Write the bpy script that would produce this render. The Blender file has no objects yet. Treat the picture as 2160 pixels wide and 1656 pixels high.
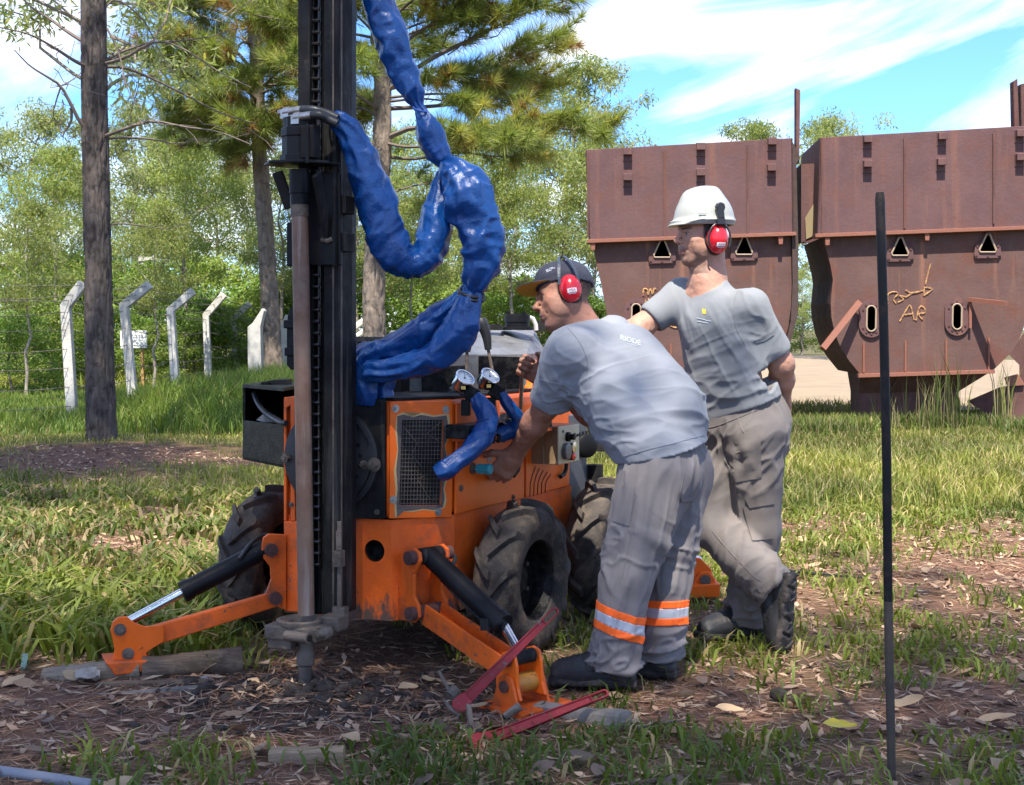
import bpy, bmesh, math, random
import numpy as np
from mathutils import Vector, Matrix
from mathutils.bvhtree import BVHTree
import openvdb

random.seed(7)
RNG = np.random.default_rng(11)
SC = bpy.context.scene
COL = SC.collection
PI = math.pi

# ------------------------------------------------------------------ camera, world, sun, exposure
F, HX, HY, EYE = 2900.0, 1080.0, 690.0, 1.25      # focal length in photo pixels, horizon, eye height
cam_d = bpy.data.cameras.new('camera')
cam_d.sensor_width = 36.0
cam_d.lens = F / 2160.0 * 36.0
cam_d.shift_y = -(828.0 - HY) / 2160.0
cam_d.clip_start, cam_d.clip_end = 0.1, 4000.0
cam = bpy.data.objects.new('camera', cam_d)
COL.objects.link(cam)
cam.location = (0, 0, EYE)
cam.rotation_euler = (math.radians(90), 0, 0)
SC.camera = cam

SUN_EL = math.radians(61)
SUN_AZ = math.radians(186)                 # compass bearing of the sun, measured from +Y towards +X
SUN_DIR = Vector((math.sin(SUN_AZ) * math.cos(SUN_EL), math.cos(SUN_AZ) * math.cos(SUN_EL), math.sin(SUN_EL)))

world = bpy.data.worlds.new('World')
SC.world = world
world.use_nodes = True
wn, wl = world.node_tree.nodes, world.node_tree.links
wn.clear()
def wnode(t, **kw):
    n = wn.new(t)
    for k, v in kw.items():
        setattr(n, k, v)
    return n
def wmath(op, a, b=None):
    n = wnode('ShaderNodeMath', operation=op)
    for i, s in enumerate((a, b)):
        if s is None:
            continue
        if isinstance(s, (int, float)):
            n.inputs[i].default_value = s
        else:
            wl.new(s, n.inputs[i])
    return n.outputs[0]
sky = wnode('ShaderNodeTexSky', sky_type='NISHITA')
sky.sun_disc = False
sky.sun_elevation, sky.sun_rotation = SUN_EL, SUN_AZ
sky.air_density, sky.dust_density, sky.ozone_density = 1.0, 0.6, 1.6
tc = wnode('ShaderNodeTexCoord')
sep = wnode('ShaderNodeSeparateXYZ')
wl.new(tc.outputs['Generated'], sep.inputs[0])
el = wmath('ARCSINE', sep.outputs[2])
comb = wnode('ShaderNodeCombineXYZ')
wl.new(wmath('MULTIPLY', sep.outputs[0], 2.6), comb.inputs[0])
wl.new(wmath('SUBTRACT', wmath('MULTIPLY', sep.outputs[2], 8.5), wmath('MULTIPLY', sep.outputs[0], 1.9)), comb.inputs[1])
CLOUD_SEED = 5.37
wl.new(wmath('ADD', wmath('MULTIPLY', sep.outputs[1], 2.6), CLOUD_SEED), comb.inputs[2])
nz = wnode('ShaderNodeTexNoise')
nz.inputs['Scale'].default_value = 1.7
nz.inputs['Detail'].default_value = 9.0
nz.inputs['Roughness'].default_value = 0.55
nz.inputs['Distortion'].default_value = 0.6
wl.new(comb.outputs[0], nz.inputs['Vector'])
ramp = wnode('ShaderNodeValToRGB')
ramp.color_ramp.elements[0].position = 0.45
ramp.color_ramp.elements[1].position = 0.64
wl.new(nz.outputs['Fac'], ramp.inputs[0])
low = wnode('ShaderNodeMapRange')           # more haze low down
low.inputs['From Min'].default_value, low.inputs['From Max'].default_value = 0.0, 0.12
low.inputs['To Min'].default_value, low.inputs['To Max'].default_value = 0.28, 0.0
wl.new(el, low.inputs['Value'])
cfac = wmath('MAXIMUM', wmath('MULTIPLY', ramp.outputs[0], 0.92), low.outputs[0])
tint = wnode('ShaderNodeMixRGB', blend_type='MULTIPLY')
tint.inputs[0].default_value = 1.0
tint.inputs[2].default_value = (0.20, 0.32, 0.53, 1)
wl.new(sky.outputs[0], tint.inputs[1])
mixc = wnode('ShaderNodeMixRGB')
mixc.inputs[2].default_value = (2.55, 2.50, 2.34, 1)
wl.new(cfac, mixc.inputs[0])
wl.new(tint.outputs[0], mixc.inputs[1])
bg = wnode('ShaderNodeBackground')
bg.inputs['Strength'].default_value = 0.15
wl.new(mixc.outputs[0], bg.inputs[0])
wo = wnode('ShaderNodeOutputWorld')
wl.new(bg.outputs[0], wo.inputs[0])

sun_d = bpy.data.lights.new('sun', 'SUN')
sun_d.energy = 2.5
sun_d.angle = math.radians(0.53)
sun_d.color = (1.0, 0.94, 0.84)
sun = bpy.data.objects.new('sun', sun_d)
COL.objects.link(sun)
sun.location = (-5, -10, 20)
sun.rotation_euler = (-SUN_DIR).to_track_quat('-Z', 'Y').to_euler()

SC.view_settings.view_transform = 'Standard'
SC.view_settings.look = 'None'
SC.view_settings.gamma = 1.0
SC.view_settings.exposure = 2.22
SC.view_settings.use_curve_mapping = False
SC.render.engine = 'CYCLES'
SC.cycles.max_bounces = 6
SC.cycles.diffuse_bounces = 3
SC.cycles.glossy_bounces = 3
SC.cycles.transmission_bounces = 4
SC.cycles.transparent_max_bounces = 4
SC.cycles.use_denoising = True

# ------------------------------------------------------------------ geometry helpers
def at(x, y, Y):
    """world point whose image in the photograph is pixel (x, y) at distance Y"""
    return Vector(((x - HX) * Y / F, Y, EYE - (y - HY) * Y / F))
def on_ground(x, y, z=0.0):
    Y = (EYE - z) * F / (y - HY)
    return Vector(((x - HX) * Y / F, Y, z))
V = Vector

_perm = np.random.default_rng(5).random((64, 64, 64)).astype(np.float32)
def vnoise(p):
    """value noise in [-1, 1] for an (n,3) array"""
    p = np.asarray(p, dtype=np.float64)
    i = np.floor(p).astype(np.int64)
    f = p - i
    f = f * f * (3 - 2 * f)
    i0, i1 = i & 63, (i + 1) & 63
    x0, y0, z0 = i0[:, 0], i0[:, 1], i0[:, 2]
    x1, y1, z1 = i1[:, 0], i1[:, 1], i1[:, 2]
    fx, fy, fz = f[:, 0], f[:, 1], f[:, 2]
    P = _perm
    a = P[x0, y0, z0] * (1 - fx) + P[x1, y0, z0] * fx
    b = P[x0, y1, z0] * (1 - fx) + P[x1, y1, z0] * fx
    c = P[x0, y0, z1] * (1 - fx) + P[x1, y0, z1] * fx
    d = P[x0, y1, z1] * (1 - fx) + P[x1, y1, z1] * fx
    return ((a * (1 - fy) + b * fy) * (1 - fz) + (c * (1 - fy) + d * fy) * fz) * 2 - 1
def fbm(p, octv=3):
    p = np.asarray(p, dtype=np.float64)
    s, a = 0, 1.0
    for k in range(octv):
        s = s + a * vnoise(p * (2.03 ** k) + 17.3 * k)
        a *= 0.5
    return s

ORIGIN = {}                                   # world position of every object's origin
def link(o, parent=None, loc=None):
    COL.objects.link(o)
    if parent is not None:
        o.parent = parent
        base = ORIGIN[parent.name]
        w = Vector(loc) if loc is not None else base.copy()
        o.location = w - base
        ORIGIN[o.name] = w
    else:
        w = Vector(loc) if loc is not None else Vector((0, 0, 0))
        o.location = w
        ORIGIN[o.name] = w
    return o
def tag(o, label=None, cat=None, group=None, kind=None):
    if label: o['label'] = label
    if cat: o['category'] = cat
    if group: o['group'] = group
    if kind: o['kind'] = kind
    return o
def thing(name, loc, label, cat, group=None):
    o = bpy.data.objects.new(name, None)
    o.empty_display_size = 0.1
    link(o, None, loc)
    return tag(o, label, cat, group)
def copy_tree(o, parent=None, loc=None, rot=None, scale=None):
    kids = list(o.children)
    c = o.copy()
    COL.objects.link(c)
    if parent is not None:
        c.parent = parent
    if loc is not None: c.location = loc
    if rot is not None: c.rotation_euler = rot
    if scale is not None: c.scale = scale
    ORIGIN[c.name] = Vector(c.location)
    for k in kids:
        copy_tree(k, c)
    return c

def mesh_obj(name, verts, faces, mat, parent=None, loc=None, smooth=False, bevel=0.0, cols=None, mats=None, midx=None, seg=2, auto=True):
    """verts in world coordinates; the object's origin goes to loc (default: the parent's origin, or the origin)"""
    if loc is None:
        org = ORIGIN[parent.name] if parent is not None else Vector((0, 0, 0))
    else:
        org = Vector(loc)
    me = bpy.data.meshes.new(name)
    va = np.asarray(verts, dtype=np.float64).reshape(-1, 3) - np.array(org)
    if isinstance(faces, np.ndarray):
        n, k = faces.shape
        me.vertices.add(len(va)); me.vertices.foreach_set('co', va.astype(np.float32).ravel())
        me.loops.add(n * k); me.loops.foreach_set('vertex_index', faces.astype(np.int32).ravel())
        me.polygons.add(n)
        me.polygons.foreach_set('loop_start', np.arange(0, n * k, k, dtype=np.int32))
        me.update(calc_edges=True)
    else:
        me.from_pydata(va.tolist(), [], faces)
    for m in (mats or [mat]):
        me.materials.append(m)
    if midx is not None:
        me.polygons.foreach_set('material_index', np.asarray(midx, dtype=np.int32))
    if cols is not None:
        ca = me.color_attributes.new('Col', 'FLOAT_COLOR', 'POINT')
        c4 = np.ones((len(va), 4), dtype=np.float32); c4[:, :3] = cols
        ca.data.foreach_set('color', c4.ravel())
    if smooth:
        me.polygons.foreach_set('use_smooth', np.ones(len(me.polygons), dtype=bool))
    me.validate()
    me.update()
    o = bpy.data.objects.new(name, me)
    link(o, parent, org)
    if bevel > 0:
        b = o.modifiers.new('bevel', 'BEVEL')
        b.width, b.segments, b.limit_method, b.angle_limit = bevel, seg, 'ANGLE', math.radians(35)
    return o

def frame(d, up=V((0, 0, 1))):
    d = Vector(d).normalized()
    if abs(d.dot(up)) > 0.98:
        up = V((1, 0, 0)) if abs(d.x) < .9 else V((0, 1, 0))
    a = up.cross(d).normalized()
    b = d.cross(a).normalized()
    return a, b, d

class MB:
    """collects boxes, tubes, prisms and lathes; build() links them as ONE mesh object"""
    def __init__(s):
        s.v, s.f, s.m = [], [], []
    def add(s, verts, faces, mi=0):
        o = len(s.v)
        s.v.extend([tuple(p) for p in verts])
        s.f.extend([tuple(i + o for i in f) for f in faces])
        s.m.extend([mi] * len(faces))
        return s
    def box(s, c, size, ax=None, mi=0):
        """c centre, size full lengths, ax three unit axes"""
        ax = ax or (V((1, 0, 0)), V((0, 1, 0)), V((0, 0, 1)))
        c = Vector(c)
        vs = [c + ax[0] * (sx * size[0] / 2) + ax[1] * (sy * size[1] / 2) + ax[2] * (sz * size[2] / 2)
              for sx in (-1, 1) for sy in (-1, 1) for sz in (-1, 1)]
        fs = [(0, 1, 3, 2), (4, 6, 7, 5), (0, 4, 5, 1), (2, 3, 7, 6), (0, 2, 6, 4), (1, 5, 7, 3)]
        if ax[0].cross(ax[1]).dot(ax[2]) < 0:
            fs = [tuple(reversed(f)) for f in fs]
        return s.add(vs, fs, mi)
    def bar(s, a, b, w, h, up=V((0, 0, 1)), mi=0):
        a, b = Vector(a), Vector(b)
        x, y, d = frame(b - a, up)
        return s.box((a + b) / 2, (w, h, (b - a).length), (x, y, d), mi)
    def tube(s, pts, r, n=12, caps=True, mi=0, flat=1.0):
        pts = [Vector(p) for p in pts]
        rs = r if isinstance(r, (list, tuple)) else [r] * len(pts)
        o = len(s.v)
        a = None
        for i, p in enumerate(pts):
            d = (pts[min(i + 1, len(pts) - 1)] - pts[max(i - 1, 0)])
            if d.length < 1e-9: d = V((0, 0, 1))
            d.normalize()
            if a is None:
                a, b, _ = frame(d)
            else:
                a = (a - d * a.dot(d)).normalized(); b = d.cross(a).normalized()
            for k in range(n):
                t = 2 * PI * k / n
                s.v.append(tuple(p + a * (rs[i] * math.cos(t)) + b * (rs[i] * flat * math.sin(t))))
        for i in range(len(pts) - 1):
            for k in range(n):
                q = (k + 1) % n
                s.f.append((o + i * n + k, o + i * n + q, o + (i + 1) * n + q, o + (i + 1) * n + k)); s.m.append(mi)
        if caps:
            s.f.append(tuple(o + k for k in reversed(range(n)))); s.m.append(mi)
            e = o + (len(pts) - 1) * n
            s.f.append(tuple(e + k for k in range(n))); s.m.append(mi)
        return s
    def cyl(s, a, b, r, n=20, mi=0, r2=None):
        return s.tube([a, b], [r, r if r2 is None else r2], n, True, mi)
    def lathe(s, c, axis, prof, n=24, mi=0, up=V((0, 0, 1))):
        """prof: (radius, distance along axis)"""
        a, b, d = frame(axis, up)
        c = Vector(c)
        o = len(s.v)
        for r, h in prof:
            for k in range(n):
                t = 2 * PI * k / n
                s.v.append(tuple(c + d * h + a * (r * math.cos(t)) + b * (r * math.sin(t))))
        for i in range(len(prof) - 1):
            for k in range(n):
                q = (k + 1) % n
                s.f.append((o + i * n + k, o + i * n + q, o + (i + 1) * n + q, o + (i + 1) * n + k)); s.m.append(mi)
        return s
    def prism(s, poly, off, mi=0):
        """poly: list of coplanar points, extruded by the vector off"""
        poly = [Vector(p) for p in poly]; off = Vector(off)
        n = len(poly)
        nrm = Vector((0, 0, 0))
        for i in range(n):
            nrm += poly[i].cross(poly[(i + 1) % n])
        if nrm.dot(off) > 0:
            poly.reverse()
        vs = poly + [p + off for p in poly]
        fs = [tuple(range(n)), tuple(reversed(range(n, 2 * n)))]
        for i in range(n):
            j = (i + 1) % n
            fs.append((j, i, i + n, j + n))
        return s.add(vs, fs, mi)
    def plate(s, outer, holes, off, mi=0):
        """flat plate with holes: outer / holes are lists of coplanar points, thickness vector off"""
        bm = bmesh.new()
        loops = [[Vector(p) for p in L] for L in [outer] + holes]
        es = []
        for L in loops:
            vs = [bm.verts.new(p) for p in L]
            for i in range(len(vs)):
                es.append(bm.edges.new((vs[i], vs[(i + 1) % len(vs)])))
        bmesh.ops.triangle_fill(bm, use_beauty=True, use_dissolve=False, edges=es)
        off = Vector(off)
        bm.normal_update()
        bm.verts.index_update()
        base = [v.co.copy() for v in bm.verts]
        n = len(base)
        tris = [[v.index for v in f.verts] for f in bm.faces]
        if tris:
            fl = [f for f in bm.faces][0].normal.dot(off) > 0
            ref = bm.faces[:][0].normal.copy()
            tr2 = []
            for f, t in zip(bm.faces, tris):
                if (f.normal.dot(off) > 0): t = t[::-1]
                tr2.append(tuple(t))
            vs = base + [p + off for p in base]
            fs = tr2 + [tuple(i + n for i in reversed(t)) for t in tr2]
            k = 0
            for li, L in enumerate(loops):
                m = len(L)
                nn = Vector((0, 0, 0))
                for i in range(m):
                    nn += (L[i] - L[0]).cross(L[(i + 1) % m] - L[0])
                ccw = nn.dot(off) < 0
                if li > 0: ccw = not ccw
                for i in range(m):
                    a, b = k + i, k + (i + 1) % m
                    fs.append((b, a, a + n, b + n) if ccw else (a, b, b + n, a + n))
                k += m
            s.add(vs, fs, mi)
        bm.free()
        return s
    def build(s, name, mat, parent=None, loc=None, smooth=False, bevel=0.0, mats=None, seg=2):
        o = mesh_obj(name, s.v, s.f, mat, parent, loc, smooth, bevel, None, mats, s.m if mats else None, seg)
        if smooth:
            e = o.modifiers.new('split', 'EDGE_SPLIT') if False else None
            shade_angle(o.data, 40)
        return o

def shade_angle(me, deg):
    """smooth shading with sharp edges above the angle"""
    bm = bmesh.new(); bm.from_mesh(me)
    bmesh.ops.remove_doubles(bm, verts=bm.verts, dist=1e-6)
    lim = math.radians(deg)
    for e in bm.edges:
        e.smooth = (len(e.link_faces) == 2 and e.calc_face_angle(0) < lim)
    for f in bm.faces:
        f.smooth = True
    bm.to_mesh(me); bm.free()

class Plane:
    """vertical plane through two plan points; hit() casts the photo's ray for a pixel onto it"""
    def __init__(s, p, q):
        s.p = Vector((p[0], p[1], 0)); d = Vector((q[0] - p[0], q[1] - p[1], 0))
        s.t = d.normalized()
        s.n = Vector((s.t.y, -s.t.x, 0))
        if s.n.dot(-s.p) < 0: s.n = -s.n
    def hit(s, x, y, off=0.0):
        r = Vector(((x - HX) / F, 1.0, -(y - HY) / F))
        c = Vector((0, 0, EYE))
        k = (s.p + s.n * off - c).dot(s.n) / r.dot(s.n)
        return c + r * k

def circle(c, r, a, b, n=20, sq=1.0):
    return [Vector(c) + a * (r * math.cos(2 * PI * i / n)) + b * (r * sq * math.sin(2 * PI * i / n)) for i in range(n)]

def spline(pts, n):
    """Catmull-Rom through rows of pts (any number of columns) -> n rows"""
    P = np.asarray(pts, dtype=float)
    P = np.vstack([2 * P[0] - P[1], P, 2 * P[-1] - P[-2]])
    m = len(P) - 3
    out = []
    for t in np.linspace(0, m, n):
        i = min(int(t), m - 1); u = t - i
        p0, p1, p2, p3 = P[i], P[i + 1], P[i + 2], P[i + 3]
        out.append(0.5 * (2 * p1 + (p2 - p0) * u + (2 * p0 - 5 * p1 + 4 * p2 - p3) * u * u + (3 * p1 - p0 - 3 * p2 + p3) * u ** 3))
    return np.array(out)
# ------------------------------------------------------------------ materials
def _n(nt, t, **kw):
    n = nt.nodes.new(t)
    for k, v in kw.items():
        setattr(n, k, v)
    return n
def noise_fac(nt, scale, lo, hi, detail=5, rough=0.6, vec=None, dist=0.0):
    tx = _n(nt, 'ShaderNodeTexNoise')
    tx.inputs['Scale'].default_value = scale
    tx.inputs['Detail'].default_value = detail
    tx.inputs['Roughness'].default_value = rough
    tx.inputs['Distortion'].default_value = dist
    if vec is not None: nt.links.new(vec, tx.inputs['Vector'])
    r = _n(nt, 'ShaderNodeMapRange')
    r.inputs['From Min'].default_value, r.inputs['From Max'].default_value = lo, hi
    nt.links.new(tx.outputs['Fac'], r.inputs['Value'])
    return r.outputs[0], tx.outputs['Fac']
def mixcol(nt, fac, a, b, mode='MIX'):
    m = _n(nt, 'ShaderNodeMixRGB', blend_type=mode)
    for i, s in ((0, fac), (1, a), (2, b)):
        if isinstance(s, (int, float)): m.inputs[i].default_value = s
        elif isinstance(s, tuple): m.inputs[i].default_value = (*s, 1)
        else: nt.links.new(s, m.inputs[i])
    return m.outputs[0]
def M(name, col=(.5, .5, .5), rough=.5, metal=0.0, var=None, chips=None, dirt=None, streak=None, bump=0.0, bscale=60.0,
      attr=None, spec=.5, coat=0.0, stretch=None, sheen=0.0, sss=0.0, mud=None):
    """var=(colour, scale, lo, hi); chips=(colour, scale, lo); dirt=(colour, scale, lo, hi); streak=(colour, scale): vertical runs"""
    m = bpy.data.materials.new(name)
    m.use_nodes = True
    nt = m.node_tree
    b = nt.nodes['Principled BSDF']
    tcn = _n(nt, 'ShaderNodeTexCoord')
    vec = tcn.outputs['Object']
    if stretch:
        mp = _n(nt, 'ShaderNodeMapping'); mp.inputs['Scale'].default_value = stretch
        nt.links.new(vec, mp.inputs[0]); svec = mp.outputs[0]
    else:
        svec = vec
    if attr:
        at_ = _n(nt, 'ShaderNodeAttribute', attribute_name=attr)
        c = at_.outputs['Color']
    else:
        rgb = _n(nt, 'ShaderNodeRGB'); rgb.outputs[0].default_value = (*col, 1); c = rgb.outputs[0]
    rsock = None
    if var:
        f, _ = noise_fac(nt, var[1], var[2], var[3], vec=svec)
        c = mixcol(nt, f, c, var[0])
    if streak:
        mp = _n(nt, 'ShaderNodeMapping'); mp.inputs['Scale'].default_value = (1, 1, .06)
        nt.links.new(vec, mp.inputs[0])
        f, _ = noise_fac(nt, streak[1], .54, .72, vec=mp.outputs[0])
        c = mixcol(nt, f, c, streak[0])
    if dirt:
        f, _ = noise_fac(nt, dirt[1], dirt[2], dirt[3], detail=8, rough=.7, vec=vec)
        c = mixcol(nt, f, c, dirt[0])
    if chips:
        f, _ = noise_fac(nt, chips[1], chips[2], chips[2] + .015, detail=6, rough=.65, vec=vec)
        c = mixcol(nt, f, c, chips[0])
    if mud:                                   # splashed soil, thickest low down, broken by noise
        sp = _n(nt, 'ShaderNodeSeparateXYZ'); nt.links.new(vec, sp.inputs[0])
        mz = _n(nt, 'ShaderNodeMapRange'); mz.inputs['From Min'].default_value, mz.inputs['From Max'].default_value = mud[1], mud[2]
        mz.inputs['To Min'].default_value, mz.inputs['To Max'].default_value = .22, -.45
        nt.links.new(sp.outputs[2], mz.inputs['Value'])
        mp2 = _n(nt, 'ShaderNodeMapping'); mp2.inputs['Scale'].default_value = (1, 1, .35); nt.links.new(vec, mp2.inputs[0])
        _, raw = noise_fac(nt, 24, 0, 1, detail=9, rough=.75, vec=mp2.outputs[0])
        ad = _n(nt, 'ShaderNodeMath', operation='ADD'); nt.links.new(mz.outputs[0], ad.inputs[0]); nt.links.new(raw, ad.inputs[1])
        m2 = _n(nt, 'ShaderNodeMapRange'); m2.inputs['From Min'].default_value, m2.inputs['From Max'].default_value = .52, .66
        nt.links.new(ad.outputs[0], m2.inputs['Value'])
        c = mixcol(nt, m2.outputs[0], c, mud[0])
    nt.links.new(c, b.inputs['Base Color'])
    fr, _ = noise_fac(nt, 14, .3, .7, vec=vec)
    mr = _n(nt, 'ShaderNodeMapRange')
    mr.inputs['To Min'].default_value, mr.inputs['To Max'].default_value = max(.04, rough * .8), min(1, rough * 1.25)
    nt.links.new(fr, mr.inputs['Value'])
    nt.links.new(mr.outputs[0], b.inputs['Roughness'])
    b.inputs['Metallic'].default_value = metal
    b.inputs['Specular IOR Level'].default_value = spec
    b.inputs['Coat Weight'].default_value = coat
    b.inputs['Sheen Weight'].default_value = sheen
    if sss:
        b.inputs['Subsurface Weight'].default_value = sss
        b.inputs['Subsurface Radius'].default_value = (.012, .005, .003)
    if bump:
        _, raw = noise_fac(nt, bscale, 0, 1, detail=6, rough=.65, vec=svec)
        bp = _n(nt, 'ShaderNodeBump')
        bp.inputs['Strength'].default_value = bump
        bp.inputs['Distance'].default_value = .02
        nt.links.new(raw, bp.inputs['Height'])
        nt.links.new(bp.outputs[0], b.inputs['Normal'])
    return m
def leaf_mat(name, trans=.45, tint=(1, 1, 1), rough=.55):
    """leaves and blades: colour per vertex, light passes through"""
    m = bpy.data.materials.new(name)
    m.use_nodes = True
    nt = m.node_tree
    nt.nodes.clear()
    a = _n(nt, 'ShaderNodeAttribute', attribute_name='Col')
    oi = _n(nt, 'ShaderNodeObjectInfo')
    hs = _n(nt, 'ShaderNodeHueSaturation')
    mr = _n(nt, 'ShaderNodeMapRange'); mr.inputs['To Min'].default_value, mr.inputs['To Max'].default_value = .8, 1.2
    nt.links.new(oi.outputs['Random'], mr.inputs['Value'])
    nt.links.new(mr.outputs[0], hs.inputs['Value'])
    c0 = mixcol(nt, 1.0, a.outputs['Color'], tint, 'MULTIPLY')
    nt.links.new(c0, hs.inputs['Color'])
    d = _n(nt, 'ShaderNodeBsdfPrincipled'); d.inputs['Roughness'].default_value = rough
    d.inputs['Specular IOR Level'].default_value = .35
    t = _n(nt, 'ShaderNodeBsdfTranslucent')
    lt = mixcol(nt, 1.0, hs.outputs[0], (1.25, 1.3, .7), 'MULTIPLY')
    nt.links.new(hs.outputs[0], d.inputs['Base Color'])
    nt.links.new(lt, t.inputs['Color'])
    mx = _n(nt, 'ShaderNodeMixShader'); mx.inputs[0].default_value = trans
    nt.links.new(d.outputs[0], mx.inputs[1]); nt.links.new(t.outputs[0], mx.inputs[2])
    o = _n(nt, 'ShaderNodeOutputMaterial')
    nt.links.new(mx.outputs[0], o.inputs[0])
    return m

ORANGE = M('orange_paint', (.82, .132, .010), .36, spec=.35, var=((.72, .118, .008), 5, .35, .7), chips=((.16, .12, .10), 26, .72), dirt=((.10, .055, .035), 7, .60, .84), bump=.05, bscale=90)
ORANGE_WORN = M('worn_orange_paint', (.78, .125, .012), .5, spec=.35, var=((.60, .095, .010), 9, .35, .7), chips=((.11, .08, .07), 30, .655), dirt=((.11, .06, .04), 10, .50, .76), bump=.15, bscale=80)
ORANGE_HULL = M('scuffed_orange_hull', (.78, .125, .012), .5, spec=.35, var=((.60, .085, .010), 9, .35, .7), chips=((.13, .10, .09), 22, .66), dirt=((.16, .07, .04), 6, .55, .80), bump=.15, bscale=80, mud=((.10, .062, .045), .16, .50))
BLACK = M('black_paint', (.007, .007, .008), .42, spec=.15, var=((.014, .014, .015), 6, .4, .7), chips=((.09, .085, .08), 40, .72), bump=.08, bscale=70)
BLACK_DULL = M('dull_black_steel', (.010, .010, .0105), .6, spec=.12, var=((.026, .025, .024), 9, .4, .75), dirt=((.10, .085, .07), 16, .6, .85), bump=.15, bscale=60, streak=((.06, .055, .05), 30))
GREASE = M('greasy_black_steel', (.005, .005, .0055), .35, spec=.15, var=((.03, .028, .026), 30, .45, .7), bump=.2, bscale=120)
STEEL_DIRTY = M('muddy_steel', (.085, .064, .050), .6, metal=.1, spec=.3, var=((.17, .135, .105), 12, .35, .7), dirt=((.05, .045, .04), 9, .5, .7), bump=.35, bscale=60)
PIPE = M('worn_drill_pipe', (.145, .080, .052), .5, metal=.1, spec=.3, var=((.20, .135, .10), 8, .35, .7), dirt=((.075, .035, .018), 6, .56, .74), bump=.12, bscale=70, streak=((.27, .22, .19), 34))
CHROME = M('bright_steel', (.72, .73, .74), .16, metal=1.0, bump=.02)
STEEL = M('plain_steel', (.40, .39, .37), .35, metal=.9, var=((.24, .22, .2), 18, .4, .7), bump=.1)
TIN = M('sheet_steel', (.20, .20, .20), .38, metal=.25, var=((.12, .115, .11), 10, .4, .72), dirt=((.05, .045, .04), 14, .54, .78), bump=.06)
VINYL = M('blue_vinyl', (.003, .058, .225), .27, var=((.003, .042, .17), 7, .35, .7), bump=.38, bscale=20, coat=.0, dirt=((.008, .02, .06), 9, .62, .85))
RUBBER = M('muddy_rubber', (.030, .026, .024), .8, spec=.2, var=((.100, .082, .068), 9, .35, .72), dirt=((.17, .13, .095), 14, .48, .78), bump=.35, bscale=50)
RUBBER_HOSE = M('black_rubber_hose', (.016, .016, .017), .45, bump=.1)
CREAM = M('cream_enamel', (.60, .53, .36), .42, var=((.48, .40, .25), 8, .4, .75), dirt=((.2, .14, .08), 12, .62, .85))
TAN = M('stained_tan_paint', (.32, .22, .12), .5, var=((.22, .15, .085), 12, .35, .7), bump=.1)
GLASS_WHITE = M('dial_white', (.75, .78, .78), .25, coat=.6)
DIAL_INK = M('dial_ink', (.02, .02, .02), .5)
TEAL = M('teal_plastic', (.02, .30, .36), .38, dirt=((.05, .08, .08), 30, .58, .8))
RED_BUTTON = M('red_plastic_button', (.35, .03, .015), .35)
RED_PLASTIC = M('red_ear_muff_plastic', (.58, .012, .022), .24, coat=.3, var=((.5, .01, .02), 12, .4, .7))
RUST = M('rusty_plate', (.092, .046, .045), .72, spec=.3, var=((.120, .062, .058), 2.2, .35, .7), dirt=((.12, .048, .034), 2.6, .50, .78), streak=((.165, .075, .055), 7), bump=.22, bscale=26)
RUST_LOW = M('brown_rusty_plate', (.094, .049, .041), .74, spec=.25, var=((.122, .068, .056), 2.0, .35, .7), dirt=((.125, .043, .026), 2.3, .48, .74), streak=((.20, .095, .062), 6), bump=.22, bscale=26)
RUST_DARK = M('dark_rusty_plate', (.085, .040, .035), .76, spec=.25, var=((.125, .064, .054), 3, .35, .7), streak=((.15, .055, .035), 9), bump=.2, bscale=30)
RUST_BRIGHT = M('orange_rust_edge', (.205, .080, .048), .72, var=((.22, .075, .045), 8, .35, .7), bump=.25, bscale=40)
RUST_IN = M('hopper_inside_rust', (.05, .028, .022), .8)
CHALK = M('yellow_chalk', (.46, .26, .11), .9, dirt=((.13, .066, .055), 24, .44, .62), spec=.1)
RED_WRENCH = M('worn_red_paint', (.27, .020, .024), .5, spec=.3, var=((.20, .018, .02), 12, .4, .7), chips=((.14, .11, .10), 34, .64), dirt=((.12, .07, .05), 15, .55, .8), bump=.2)
WOOD = M('weathered_wood', (.30, .23, .16), .8, var=((.16, .12, .085), 10, .35, .7), bump=.5, bscale=26, stretch=(1, 12, 12), dirt=((.10, .075, .055), 6, .55, .75))
WOOD_DARK = M('dark_wet_wood', (.12, .082, .055), .8, spec=.2, var=((.22, .155, .105), 10, .4, .7), bump=.5, bscale=26, stretch=(1, 12, 12), dirt=((.06, .045, .035), 7, .5, .7))
WOOD_PALE = M('pale_split_wood', (.38, .27, .17), .8, spec=.2, var=((.25, .17, .105), 12, .35, .7), bump=.4, bscale=26, stretch=(1, 10, 10))
ROD = M('blackened_steel_rod', (.012, .011, .011), .5, spec=.2, var=((.055, .038, .028), 14, .52, .75), bump=.12)
ROD_LOW = M('muddy_rod_end', (.085, .062, .046), .6, metal=.3, var=((.06, .05, .04), 14, .4, .7), bump=.2)
CONCRETE = M('whitewashed_concrete', (.50, .48, .43), .9, spec=.15, var=((.34, .32, .28), 5, .4, .7), dirt=((.20, .19, .16), 14, .56, .8), bump=.25, bscale=40)
WIRE = M('grey_wire', (.16, .14, .12), .6, metal=.5)
SIGN = M('white_sign_board', (.78, .77, .72), .5, var=((.66, .64, .58), 6, .4, .7))
SIGN_INK = M('faded_sign_ink', (.30, .30, .32), .7)
POST_OCHRE = M('ochre_post_paint', (.36, .21, .06), .7, bump=.1)
POLE = M('grey_pole_wood', (.24, .21, .175), .85, var=((.16, .14, .11), 6, .4, .7), bump=.2, stretch=(8, 8, 1))
WALL_CREAM = M('cream_render', (.66, .60, .46), .9, var=((.52, .46, .34), 2, .4, .7), bump=.1)
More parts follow.
